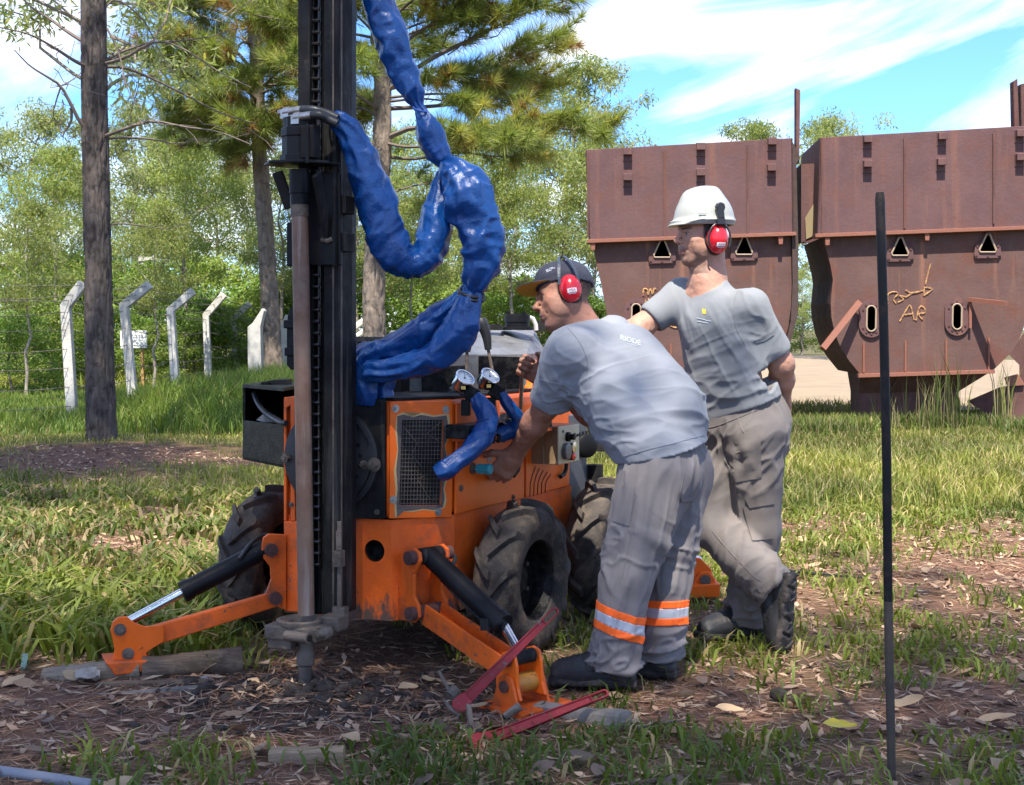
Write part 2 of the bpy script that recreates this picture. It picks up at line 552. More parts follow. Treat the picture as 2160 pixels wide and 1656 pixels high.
ROOF_OLD = M('old_roof_edge', (.20, .165, .13), .9, bump=.3)
BARK_DARK = M('dark_pine_bark', (.070, .057, .050), .9, spec=.15, var=((.115, .097, .085), 12, .4, .68), dirt=((.03, .026, .023), 9, .5, .66), bump=.6, bscale=18, stretch=(2.4, 2.4, .5))
BARK_MID = M('brown_pine_bark', (.15, .115, .088), .9, var=((.25, .195, .15), 9, .4, .68), dirt=((.06, .048, .04), 8, .52, .66), bump=.6, bscale=14, stretch=(2.4, 2.4, .45))
BARK_PALE = M('pale_smooth_bark', (.22, .185, .145), .85, var=((.32, .28, .22), 5, .4, .7), dirt=((.10, .08, .06), 4, .55, .75), bump=.2, bscale=14)
TWIG = M('dry_twig', (.13, .10, .08), .85, bump=.2)
LEAF = leaf_mat('tree_leaves', .5)
NEEDLE = leaf_mat('pine_needles', .42)
BLADE = leaf_mat('grass_blades', .38)
LITTER = M('dry_litter', attr='Col', rough=.85, spec=.2)
DRYLEAF = M('dry_leaf', (.30, .185, .105), .7, var=((.20, .12, .075), 30, .4, .7), spec=.3)
DRYLEAF_PALE = M('pale_dry_leaf', (.44, .30, .17), .7, var=((.36, .25, .15), 30, .4, .7), spec=.3)
DRYLEAF_GREY = M('brown_dry_leaf', (.20, .135, .095), .7, var=((.12, .085, .065), 30, .4, .7), spec=.3)
YELLOWLEAF = M('yellow_leaf', (.60, .42, .02), .5, var=((.42, .34, .03), 25, .4, .7))
CLOD = M('dark_wet_soil', (.034, .026, .021), .85, spec=.2, var=((.085, .066, .055), 22, .4, .7), bump=.6, bscale=90)
STONE = M('grey_stone', (.28, .26, .24), .8, var=((.16, .145, .13), 20, .4, .7), bump=.4)
PAPER = M('crumpled_paper', (.30, .27, .23), .8, bump=.3, bscale=50)
PLASTIC_GREY = M('grey_plastic_pipe', (.20, .205, .23), .45, bump=.1)
SHIRT_BLUE = M('blue_grey_cotton', (.222, .233, .255), .88, var=((.195, .205, .226), 4, .35, .7), bump=.10, bscale=260, sheen=.12, dirt=((.185, .192, .21), 3, .60, .85))
SHIRT_GREY = M('grey_cotton', (.205, .213, .220), .88, var=((.178, .186, .192), 4, .35, .7), bump=.10, bscale=260, sheen=.12, dirt=((.175, .18, .18), 3, .60, .85))
TROUSER = M('grey_work_cloth', (.168, .150, .147), .9, var=((.138, .123, .12), 5, .35, .7), bump=.12, bscale=300, sheen=.1, dirt=((.13, .108, .095), 4, .58, .82))
TROUSER_TAN = M('dusty_grey_work_cloth', (.168, .143, .128), .9, var=((.138, .118, .106), 5, .35, .7), bump=.12, bscale=300, sheen=.1, dirt=((.20, .155, .115), 3, .55, .80))
BAND_ORANGE = M('fluorescent_orange_band', (.95, .13, .01), .7)
BAND_SILVER = M('silver_reflective_band', (.42, .43, .47), .45, metal=.2)
BOOT = M('black_boot_leather', (.018, .0185, .021), .55, spec=.3, var=((.045, .042, .040), 9, .4, .7), dirt=((.15, .125, .10), 14, .58, .8), bump=.2, bscale=60)
SOLE = M('boot_sole_rubber', (.022, .020, .020), .75, spec=.2, dirt=((.14, .115, .095), 16, .46, .72), bump=.35, bscale=50)
SKIN = M('skin', attr='Col', rough=.55, spec=.3, bump=.10, bscale=140, sss=.12)
HELMET = M('white_helmet_plastic', (.33, .335, .30), .35, spec=.35, var=((.26, .26, .235), 6, .4, .75), dirt=((.30, .29, .26), 22, .64, .84), coat=.2)
CAP_NAVY = M('navy_cap_cloth', (.026, .028, .046), .85, bump=.12, bscale=220, var=((.04, .042, .06), 8, .4, .7))
CAP_YELLOW = M('ochre_cap_lining', (.55, .29, .025), .85, bump=.1, bscale=220)
BAND_NAVY = M('dark_headband_plastic', (.045, .062, .085), .45)
MUFF_BLACK = M('black_muff_plastic', (.016, .016, .018), .4)
FOAM = M('dark_muff_cushion', (.02, .02, .02), .7)
WHITE_PRINT = M('white_print', (.78, .78, .78), .6)
PALE_PRINT = M('pale_shirt_print', (.44, .47, .53), .8)
YELLOW_PRINT = M('yellow_print', (.55, .45, .06), .8)
HAIR = M('dark_hair', (.020, .015, .013), .6, bump=.5, bscale=180)
SOIL_COLOURS = True
# ------------------------------------------------------------------ ground
PINE1 = at(214, 945, 14.2); PINE1.z = 0
def gz(X, Y):
    """ground height"""
    X = np.asarray(X, float); Y = np.asarray(Y, float)
    p = np.stack([X * .9, Y * .9, np.zeros_like(X)], -1).reshape(-1, 3)
    n = (vnoise(p) * .018 + vnoise(p * 3.1 + 9) * .008).reshape(X.shape)
    far = np.clip((Y - 14) / 30, 0, 1)
    z = n + far * vnoise(p * .12 + 3).reshape(X.shape) * .25
    z += .08 * np.exp(-(((X - PINE1.x) / 1.3) ** 2 + ((Y - PINE1.y) / 1.1) ** 2))
    dx, dy = X + .68, Y - 4.62                                   # spoil round the drill hole
    z += .035 * np.exp(-((dx / .32) ** 2 + (dy / .22) ** 2)) * (1 + .7 * vnoise(p * 14).reshape(X.shape))
    return z
def zones(X, Y):
    """0..1 share of grass on the ground, by place"""
    p = np.stack([X, Y, np.zeros_like(X)], -1)
    n = vnoise(p * .55 + 4) * .5 + vnoise(p * 1.3 + 8) * .35 + vnoise(p * 3.1) * .3
    g = np.full(X.shape, .42)
    g = np.where((X < -.9) & (Y > 4.9), np.where(Y > 6.5, .58, .80), g)
    bare = np.exp(-(((X + .75) / 1.0) ** 2 + ((Y - 4.45) / .55) ** 2))
    g = g - .75 * bare
    g = np.where((Y > 8.6) & (X > -.2), np.clip((Y - 8.6) / 1.4, 0, 1) * .5 + .42, g)
    g = np.where((Y > 6.6) & (Y < 8.6) & (X > .7), .40, g)
    g = np.where((Y > 8.8) & (X < -.9), .62, g)
    g = g - .30 * np.exp(-(((X - PINE1.x - .3) / 1.6) ** 2 + ((Y - PINE1.y + 1.0) / 1.1) ** 2))
    g = np.where(Y > 15.5, .95, g)
    g = np.where((Y < 4.25) & (X > -.35), .56, g)
    g = np.where((Y < 4.0) & (X <= -.35), .44, g)
    g = np.where((Y < 8.0) & (X > .55) & (Y > 4.25), np.minimum(g, .40), g)
    return np.clip(g + n * .45, 0, 1)
xs = np.unique(np.concatenate([np.linspace(-200, -12, 20), np.linspace(-12, -4, 40), np.linspace(-4, 4, 150), np.linspace(4, 12, 40), np.linspace(12, 200, 20)]))
ys = np.unique(np.concatenate([np.linspace(-60, -2, 14), np.linspace(-2, 3.4, 14), np.linspace(3.4, 10, 150), np.linspace(10, 20, 70), np.linspace(20, 60, 50), np.linspace(60, 600, 24)]))
GX, GY = np.meshgrid(xs, ys)
GZ = gz(GX, GY)
nx, ny = len(xs), len(ys)
idx = np.arange(nx * ny).reshape(ny, nx)
gf = np.stack([idx[:-1, :-1], idx[:-1, 1:], idx[1:, 1:], idx[1:, :-1]], -1).reshape(-1, 4)
gv = np.stack([GX, GY, GZ], -1).reshape(-1, 3)
gd = zones(GX.ravel(), GY.ravel())
soil = np.array([.120, .062, .040]); wet = np.array([.024, .019, .016]); sod = np.array([.075, .085, .028])
mixs = np.clip((gd - .35) / .4, 0, 1)[:, None]
gc = soil * (1 - mixs) + sod * mixs
w = np.exp(-(((gv[:, 0] + .66) / .55) ** 2 + ((gv[:, 1] - 4.55) / .40) ** 2))[:, None]
gc = gc * (1 - w) + wet * w
def ground_material():
    m = M('soil_and_turf', attr='Col', rough=.92, spec=.15, bump=.8, bscale=22)
    nt = m.node_tree
    b = nt.nodes['Principled BSDF']
    src = b.inputs['Base Color'].links[0].from_socket
    vec = _n(nt, 'ShaderNodeTexCoord').outputs['Object']
    f, _ = noise_fac(nt, 7, .35, .7, detail=8, rough=.7, vec=vec)
    c = mixcol(nt, f, src, (.185, .102, .066), 'MIX')
    f2, _ = noise_fac(nt, 3, .2, .8, detail=6, vec=vec)
    c2 = mixcol(nt, f2, src, c)
    f3, _ = noise_fac(nt, 46, .60, .74, detail=4, rough=.7, vec=vec)
    c3 = mixcol(nt, f3, c2, (.29, .19, .125))
    nt.links.new(c3, b.inputs['Base Color'])
    return m
GROUND = mesh_obj('ground', gv, gf, ground_material(), smooth=True, cols=gc)
tag(GROUND, 'reddish brown soil with needle litter and turf', kind='structure')

# sandy yard beyond the hoppers
def strip(name, poly, mat, zoff, label):
    bm = bmesh.new()
    x0, x1 = min(p[0] for p in poly), max(p[0] for p in poly)
    X = np.linspace(0, 1, 60); Yv = np.linspace(0, 1, 30)
    vs, fs = [], []
    for j, t in enumerate(Yv):
        for i, s in enumerate(X):
            a = np.array(poly[0]) * (1 - s) + np.array(poly[1]) * s
            b = np.array(poly[3]) * (1 - s) + np.array(poly[2]) * s
            p = a * (1 - t) + b * t
            e = (t - .5) * 2
            p = p + np.array([0, vnoise(np.array([[p[0] * .4, t * 3, 2.2]]))[0] * 1.2 * abs(e)])
            vs.append((p[0], p[1], 0))
    vs = np.array(vs); vs[:, 2] = gz(vs[:, 0], vs[:, 1]) + zoff
    id2 = np.arange(60 * 30).reshape(30, 60)
    f = np.stack([id2[:-1, :-1], id2[:-1, 1:], id2[1:, 1:], id2[1:, :-1]], -1).reshape(-1, 4)
    return tag(mesh_obj(name, vs, f, mat, smooth=True), label, kind='structure')
SAND = M('dry_sandy_soil', (.27, .200, .122), .95, var=((.21, .155, .095), 1.2, .35, .7), dirt=((.30, .26, .13), 3.0, .62, .82), bump=.4, bscale=12)
strip('dirt_road', [(1.6, 19.6), (70, 21), (70, 52), (4.0, 52)], SAND, .06, 'pale sandy dirt yard beyond the rusty hoppers')

# ------------------------------------------------------------------ grass
def blades(P, h, w, lean, cols, tipcols, curve=.5):
    """ribbon blades (3 triangles each)"""
    n = len(P)
    a = RNG.random(n) * 2 * PI
    side = np.stack([np.cos(a), np.sin(a), np.zeros(n)], -1)
    la = RNG.random(n) * 2 * PI
    ld = np.stack([np.cos(la), np.sin(la), np.zeros(n)], -1)
    up = np.array([0, 0, 1.0])
    h, w, lean = h[:, None], w[:, None], lean[:, None]
    v0, v1 = P - side * w * .5, P + side * w * .5
    mid = P + up * h * .62 + ld * h * lean * .32
    v2, v3 = mid - side * w * .55, mid + side * w * .55
    tip = P + up * h * np.sqrt(np.clip(1 - (lean * .75) ** 2, .12, 1)) + ld * h * lean
    v = np.stack([v0, v1, v2, v3, tip], 1).reshape(-1, 3)
    b = (np.arange(n) * 5)[:, None]
    f = np.concatenate([b + np.array([[0, 1, 3]]), b + np.array([[0, 3, 2]]), b + np.array([[2, 3, 4]])], 1).reshape(-1, 3)
    c = np.repeat(cols, 5, 0)
    c[4::5] = tipcols
    return v, f, c
def scatter(n, x0, x1, y0, y1, dens, clump=0.0, spread=.05, per=8):
    """points by acceptance; clump>0 makes tufts of per blades"""
    X = RNG.uniform(x0, x1, n); Y = RNG.uniform(y0, y1, n)
    k = RNG.random(n) < dens(X, Y)
    X, Y = X[k], Y[k]
    if clump:
        X = np.repeat(X, per) + RNG.normal(0, spread, len(X) * per)
        Y = np.repeat(Y, per) + RNG.normal(0, spread, len(Y) * per)
    return np.stack([X, Y, gz(X, Y) - .004], -1)
def inview(X, Y, m=1.25):
    return (np.abs(X) < Y * .3725 * m + .25)
def colmix(n, a, b, c=None, pc=.0):
    t = RNG.random((n, 1))
    col = np.array(a) * (1 - t) + np.array(b) * t
    if c is not None:
        k = RNG.random(n) < pc
        col[k] = np.array(c) * RNG.uniform(.6, 1.2, (k.sum(), 1))
    return col * RNG.uniform(.8, 1.2, (n, 1))
def grass_obj(name, P, h, w, lean, ca, cb, cd, pd, label, mat=None):
    n = len(P)
    c = colmix(n, ca, cb, cd, pd)
    if name == 'short_grass':
        k = (P[:, 0] < -.9) & (P[:, 1] > 6.4) & (RNG.random(n) < .26); c[k] = np.array(cd) * RNG.uniform(.6, 1.1, (k.sum(), 1))
    pt = np.clip(.5 + .9 * vnoise(P * np.array([.9, .9, 0]) + 31) + .5 * vnoise(P * np.array([3., 3., 0]) + 7), 0, 1)[:, None]
    c = c * (.72 + .42 * pt) + np.array([.05, .03, .0]) * pt * pt
    v, f, cc = blades(P, h, w, lean, c, c * 1.15)
    o = mesh_obj(name, v, f, mat or BLADE, cols=cc)
    return tag(o, label, kind='stuff')
def hullmask(X, Y):
    return ~((X > -.95) & (X < .3) & (Y > 5.0) & (Y < 6.3) & (RNG.random(len(X)) < .6))
TRACK = [(-.72, 4.63, .42), (-1.38, 4.87, .12)]
def clear(X, Y):
    m = np.ones(len(X))
    for cx, cy, r in TRACK:
        m *= np.clip((np.hypot(X - cx, (Y - cy) * 1.4) - r * .6) / (r * .5), 0, 1)
    return m
LIT_A, LIT_B, DEAD = (.075, .120, .020), (.140, .185, .034), (.36, .28, .14)
P = scatter(2600, 1.4, 8.5, 18.4, 20.6, lambda X, Y: inview(X, Y) * np.clip(.6 + .8 * vnoise(np.stack([X * 1.1, Y, X * 0 + 5], -1)), .15, 1), 1, .08, 4)
n = len(P)
grass_obj('verge_weeds', P + np.array([0, 0, .03]), RNG.uniform(.06, .22, n), RNG.uniform(.008, .014, n), RNG.uniform(.2, .8, n), (.13, .16, .035), (.22, .22, .06), (.42, .34, .17), .4, 'dry weeds along the near edge of the sandy yard')
# short broad-bladed turf, near
P = scatter(15500, -4.2, 4.2, 3.45, 10.2, lambda X, Y: inview(X, Y) * np.clip((zones(X, Y) - .36) * 2.0, 0, 1) * hullmask(X, Y) * clear(X, Y), 1, .045, 9)
n = len(P)
left = np.clip((-P[:, 0] - .9) / .4, 0, 1) * np.clip((P[:, 1] - 4.8) / .3, 0, 1)
h = RNG.uniform(.035, .10, n) * (1 + 1.3 * left * np.clip((7.6 - P[:, 1]) / 1.0, .3, 1)) ; wd = RNG.uniform(.005, .013, n) * (1 + .9 * left)
grass_obj('short_grass', P, h, wd, RNG.uniform(.5, 1.15, n), LIT_A, LIT_B, DEAD, .13, 'short broad-bladed turf growing in patches through the litter')
# thin mid-distance grass on the right and left
P = scatter(52000, -6.5, 7.5, 9.2, 18.5, lambda X, Y: inview(X, Y) * np.clip((zones(X, Y) - .40) * 1.9, 0, 1), 1, .05, 3)
n = len(P)
grass_obj('meadow_grass', P, RNG.uniform(.05, .20, n) * np.where(P[:, 1] > 13, .6, 1) * np.where(P[:, 0] < -.5, .6, 1), RNG.uniform(.005, .010, n), RNG.uniform(.25, .9, n),
          (.125, .165, .028), (.235, .250, .055), (.42, .34, .16), .22, 'thin yellow-green grass between the clearing and the hoppers')
# tall grass at the fence
P = scatter(30000, -10, -.6, 15.6, 27, lambda X, Y: inview(X, Y) * np.clip((Y - 15.2) / 1.5, .1, 1) * np.clip(.62 + .6 * vnoise(np.stack([X * .6, Y * .6, X * 0], -1)), 0, 1), 1, .09, 4)
n = len(P)
hh = RNG.uniform(.26, .72, n) * np.clip((P[:, 1] - 14.6) / 3, .40, 1) * np.clip((P[:, 0] + 6.4) / 1.8, .38, 1)
grass_obj('tall_fence_grass', P, hh, RNG.uniform(.007, .014, n), RNG.uniform(.15, .7, n), (.085, .165, .024), (.160, .235, .042), (.34, .31, .12), .06, 'tall soft green grass growing along the fence')
P = scatter(26000, -12, 3.0, 26, 40, lambda X, Y: inview(X, Y) * 1.0, 1, .15, 2)
n = len(P)
grass_obj('verge_grass', P, RNG.uniform(.15, .45, n), RNG.uniform(.012, .024, n), RNG.uniform(.2, .8, n), (.15, .20, .03), (.24, .26, .05), (.36, .30, .12), .12, 'sunny yellow-green grass beyond the fence')
# weeds in front of the hoppers
P = scatter(8200, 1.5, 7.4, 15.4, 17.0, lambda X, Y: inview(X, Y) * np.clip(.35 + .8 * vnoise(np.stack([X * 1.3, Y, X * 0], -1)), 0, 1), 1, .06, 4)
n = len(P)
grass_obj('hopper_weeds', P, RNG.uniform(.08, .24, n), RNG.uniform(.006, .012, n), RNG.uniform(.1, .6, n), (.07, .12, .02), (.14, .18, .035), (.34, .28, .14), .22, 'weeds and tall grass at the foot of the hoppers')
for (x, yb, hh_, nn) in ((1935, 905, .42, 40), (1975, 905, .55, 46), (2085, 900, .5, 30), (1925, 902, .30, 24), (1850, 905, .3, 22)):
    c0 = on_ground(x, yb)
    P = np.stack([RNG.normal(c0.x, .10, nn), RNG.normal(c0.y - .5, .08, nn), np.full(nn, -.01)], -1)
    grass_obj('grass_clump', P, RNG.uniform(.5, 1.2, nn) * hh_ * 1.7, RNG.uniform(.006, .012, nn), RNG.uniform(.05, .3, nn), (.09, .14, .03), (.17, .2, .05), (.36, .3, .15), .3, 'upright tuft of tall grass before the hopper foot')
# ------------------------------------------------------------------ needle litter and small bits
def ribbons(P, L, W, cols, tilt=.12):
    n = len(P)
    a = RNG.random(n) * 2 * PI
    d = np.stack([np.cos(a), np.sin(a), RNG.normal(0, tilt, n)], -1)
    s = np.stack([-np.sin(a), np.cos(a), RNG.normal(0, .3, n)], -1)
    L, W = L[:, None], W[:, None]
    bend = np.stack([-np.sin(a), np.cos(a), np.zeros(n)], -1) * (RNG.normal(0, .12, (n, 1)) * L)
    v = np.stack([P - d * L / 2, P + bend - s * W / 2, P + d * L / 2, P + bend + s * W / 2], 1).reshape(-1, 3)
    v[:, 2] = np.maximum(v[:, 2], gz(v[:, 0], v[:, 1]) + .001)
    f = np.arange(n * 4).reshape(-1, 4)
    return v, f, np.repeat(cols, 4, 0)
ld = lambda X, Y: inview(X, Y) * np.clip(.95 - .55 * zones(X, Y), .1, 1) * np.clip(8 / Y, .2, 1)
P = scatter(125000, -4.2, 4.2, 3.5, 12, ld); n = len(P); P[:, 2] += RNG.uniform(.004, .016, n)
v1, f1, c1 = ribbons(P, RNG.uniform(.06, .16, n), RNG.uniform(.002, .0042, n), colmix(n, (.24, .115, .065), (.36, .21, .13), (.45, .34, .23), .20))
P = np.concatenate([scatter(30000, -4.2, 4.2, 3.5, 12, ld), scatter(2500, -6.2, -2.4, 11.8, 14.4, lambda X, Y: inview(X, Y) * (zones(X, Y) < .45))]); n = len(P); P[:, 2] += RNG.uniform(.004, .02, n)
v2, f2, c2 = ribbons(P, RNG.uniform(.02, .075, n), RNG.uniform(.008, .026, n), colmix(n, (.28, .17, .11), (.48, .34, .22), (.16, .105, .08), .30), .25)
lit = mesh_obj('needle_litter', np.vstack([v1, v2]), np.vstack([f1, f2 + len(v1)]), LITTER, cols=np.vstack([c1, c2]))
tag(lit, 'rusty pine needles and leaf scraps littering the soil', kind='stuff')
# spoil clods round the hole
ico = bmesh.new(); bmesh.ops.create_icosphere(ico, subdivisions=1, radius=1)
iv = np.array([v.co[:] for v in ico.verts]); ifc = np.array([[v.index for v in f.verts] for f in ico.faces]); ico.free()
def lumps(name, C, R, mat, label, flat=.7):
    vs, fs = [], []
    for k, (c, r) in enumerate(zip(C, R)):
        p = iv * (1 + .35 * vnoise(iv * 1.3 + k * 3.7))[:, None] * r * np.array([1, 1, flat])
        vs.append(p + c); fs.append(ifc + k * len(iv))
    return tag(mesh_obj(name, np.vstack(vs), np.vstack(fs), mat), label, kind='stuff')
n = 1500
rr = np.abs(RNG.normal(0, 1, n)); aa = RNG.random(n) * 2 * PI
CX = -.66 + rr * np.cos(aa) * .30; CY = 4.66 + rr * np.sin(aa) * .20
R_ = RNG.gamma(1.6, .0042, n) + .003
lumps('drill_spoil', np.stack([CX, CY, gz(CX, CY) + R_ * .2], -1), R_, CLOD, 'dark wet soil crumbs heaped round the drill hole')
# ------------------------------------------------------------------ trees
def leafcards(C, R, per, L, W, ca, cb, cd, pd, droop=.4, rng=None):
    """lance-shaped leaves (one diamond each) in clumps; C centres (n,3), R radii (n,)"""
    rng = rng or RNG
    n = len(C) * per
    c = np.repeat(C, per, 0); r = np.repeat(R, per)[:, None]
    q = rng.normal(0, 1, (n, 3)); q /= np.linalg.norm(q, axis=1, keepdims=True)
    rad = rng.random((n, 1)) ** .5
    p = c + q * rad * r * np.array([1, 1, .75])
    d = rng.normal(0, 1, (n, 3)); d[:, 2] -= droop * 2; d /= np.linalg.norm(d, axis=1, keepdims=True)
    s = np.cross(d, rng.normal(0, 1, (n, 3))); s /= np.linalg.norm(s, axis=1, keepdims=True)
    l = (L * rng.uniform(.6, 1.3, n))[:, None]; w = (W * rng.uniform(.7, 1.3, n))[:, None]
    v = np.stack([p, p + d * l * .45 - s * w / 2, p + d * l, p + d * l * .45 + s * w / 2], 1).reshape(-1, 3)
    tc_ = np.repeat(rng.random(len(C)), per)[:, None] * .6 + rng.random((n, 1)) * .4
    col = np.array(ca) * (1 - tc_) + np.array(cb) * tc_
    k = rng.random(n) < pd
    col[k] = cd
    col *= rng.uniform(.8, 1.2, (n, 1))
    return v, np.arange(n * 4).reshape(-1, 4), np.repeat(col, 4, 0)
def wob(p0, p1, n, amp, rng):
    """wandering path between two points"""
    p0, p1 = np.array(p0, float), np.array(p1, float)
    t = np.linspace(0, 1, n)[:, None]
    off = np.cumsum(rng.normal(0, 1, (n, 3)), 0)
    off -= t * off[-1]
    return p0 * (1 - t) + p1 * t + off * amp * np.linalg.norm(p1 - p0) / n
def leafy_tree(name, seed, height, tr, crown0, crownR, nlimb, per, L, W, ca, cb, cd, pd, bark, leafm=LEAF, twig=3, clumpR=.42, loc=(0, -300, 0), top=1.0, leanf=.04):
    """trunk with limbs and twigs, leaves in clumps at the twig ends; built at loc"""
    rng = np.random.default_rng(seed)
    wd = MB()
    lean = rng.normal(0, 1, 2) * leanf * height
    tp = wob((0, 0, -.15), (lean[0], lean[1], height * .93), 12, .14 if leanf else .03, rng)
    wd.tube(tp, list(np.linspace(tr, tr * .16, 12) * np.r_[1.25, np.ones(11)]), 8)
    clumps, rad = [], []
    for i in range(nlimb):
        t = crown0 + (1 - crown0) * (i + rng.random() * .8) / nlimb
        t = min(t, .98)
        k = t * 11; a = int(k); b = min(a + 1, 11)
        p = tp[a] * (1 - (k - a)) + tp[b] * (k - a)
        ang = i * 2.4 + rng.random() * .8
        prof = math.sin(PI * min(1, (t - crown0) / (1 - crown0) * .82 + .16)) ** .7
        ln = crownR * prof * rng.uniform(.65, 1.1)
        rise = rng.uniform(.15, .8) * ln
        e = p + np.array([math.cos(ang) * ln, math.sin(ang) * ln, rise])
        lp = wob(p, e, 6, .5, rng)
        r0 = tr * .42 * (1 - t * .55)
        wd.tube(lp, list(np.linspace(r0, r0 * .25, 6)), 5, False)
        for j in range(twig):
            m = rng.integers(2, 6)
            q = lp[m] + np.clip(rng.normal(0, 1, 3), -1.2, 1.2) * ln * .25 + np.array([0, 0, .12 * ln])
            wd.tube(wob(lp[m], q, 4, .4, rng), [r0 * .28, r0 * .2, r0 * .14, r0 * .08], 4, False)
            clumps.append(q); rad.append(clumpR * rng.uniform(.6, 1.35))
        clumps.append(lp[-1]); rad.append(clumpR * rng.uniform(.8, 1.4))
    for j in range(4):
        clumps.append(tp[-1] + rng.normal(0, .25, 3) * crownR * .4); rad.append(clumpR)
    C = np.array(clumps); R = np.array(rad)
    v, f, c = leafcards(C, R, per, L, W, ca, cb, cd, pd, rng=rng)
    root = bpy.data.objects.new(name, None); link(root, None, loc)
    o = np.array(loc)
    wd.v = [tuple(np.array(p) + o) for p in wd.v]
    wd.build('trunk', bark, root, smooth=True)
    mesh_obj('crown', v + o, f, leafm, root, cols=c)
    return root
G1, G2, G3 = (.150, .205, .055), (.290, .325, .095), (.44, .40, .12)
G4, G5 = (.215, .260, .105), (.350, .370, .160)
protos = [
    leafy_tree('leafy_tree', 1, 7.4, .075, .40, 1.60, 28, 120, .125, .034, G1, G2, G3, .04, BARK_PALE),
    leafy_tree('leafy_tree', 2, 7.0, .065, .38, 1.40, 24, 120, .13, .032, G4, G5, G3, .05, BARK_PALE),
    leafy_tree('leafy_tree', 3, 8.2, .085, .36, 1.95, 32, 115, .13, .036, G1, G5, G3, .04, BARK_MID),
    leafy_tree('leafy_tree', 4, 6.4, .055, .46, 1.30, 20, 120, .12, .034, G4, G2, (.30, .26, .06), .10, BARK_PALE),
]
bprotos = [
    leafy_tree('leafy_bush', 11, 2.1, .03, .05, 1.10, 20, 110, .10, .034, (.115, .200, .042), (.225, .310, .070), G3, .02, BARK_MID, clumpR=.30, twig=3),
    leafy_tree('leafy_bush', 12, 2.6, .03, .05, 1.20, 20, 110, .11, .036, (.165, .235, .052), (.285, .345, .085), (.3, .28, .07), .04, BARK_MID, clumpR=.34, twig=3),
]
usedp = set()
def plant(k, x, ytop, Y, label, group, protos=protos, hts=(7.4, 7.0, 8.2, 6.4), rz=None, widen=1.0, name=None):
    """a copy of prototype k whose top reaches pixel row ytop at distance Y above column x"""
    H_ = EYE + (HY - ytop) * Y / F
    s = H_ / hts[k]
    X = (x - HX) * Y / F
    loc = (X, Y, float(gz(np.array([X]), np.array([Y]))[0]))
    rot = (0, 0, RNG.random() * 6.28 if rz is None else rz)
    src = protos[k]
    key = (id(protos), k)
    if key not in usedp:
        usedp.add(key); o = src; o.location = loc; o.rotation_euler = rot
    else:
        o = copy_tree(src, None, loc, rot)
    o.scale = (s * widen, s * widen, s)
    return tag(o, label, 'tree' if protos is not bprotos else 'bush', group)
TG = 'leafy trees behind the fence'
for a in [
    (2, 15, 195, 30, 'bushy tree at the left edge of the photo behind the fence'),
    (0, 120, 300, 27, 'round crowned tree just left of the near dark pine trunk'),
    (1, 265, 190, 33, 'slender tree whose top shows just right of the near pine trunk'),
    (0, 385, 275, 29, 'leafy tree above the third bent fence post'),
    (3, 330, 420, 25, 'thin young tree behind the white sign'),
    (2, 470, 235, 36, 'broad pale green tree left of the second pine trunk'),
    (1, 610, 300, 30, 'tree showing between the second pine trunk and the drill mast'),
    (2, 700, 210, 40, 'tree hidden mostly by the drill mast'),
    (0, 745, 330, 31, 'green tree between mast and third pine trunk'),
    (3, 870, 400, 28, 'young tree inside the loop of the blue sleeve'),
    (2, 900, 250, 38, 'tall tree behind the blue sleeve and right of the third pine'),
    (1, 985, 300, 30, 'tree right behind the thick bend of the blue sleeve'),
    (0, 1075, 330, 29, 'tree above the cap of the bent worker'),
    (1, 1130, 250, 34, 'tree between blue sleeve and tall tree beside the hopper'),
    (2, 1195, 120, 33, 'tallest tree, standing left of the first rusty hopper'),
    (3, 1255, 285, 30, 'short tree touching the left edge of the first hopper'),
    (0, 1570, 258, 52, 'distant tree peeping over the first hopper rim'),
    (2, 1745, 212, 48, 'distant tree rising between the two hoppers'),
    (3, 60, 400, 23.5, 'young yellowish tree near the left photo edge'),
    (1, 190, 330, 41, 'far tree behind the near dark pine trunk'),
    (0, 520, 360, 44, 'far tree behind the second pine trunk'),
    (1, 330, 300, 46, 'far tree above the utility pole'),
    (0, 815, 300, 47, 'far tree behind the third pine trunk'),
    (3, 1020, 400, 44, 'far tree behind the blue sleeve bulge'),
    (2, 1690, 560, 60, 'far tree low in the gap between the hoppers'),
]:
    plant(*a[:4], a[4], TG)
BG = 'bushes along the wood edge'
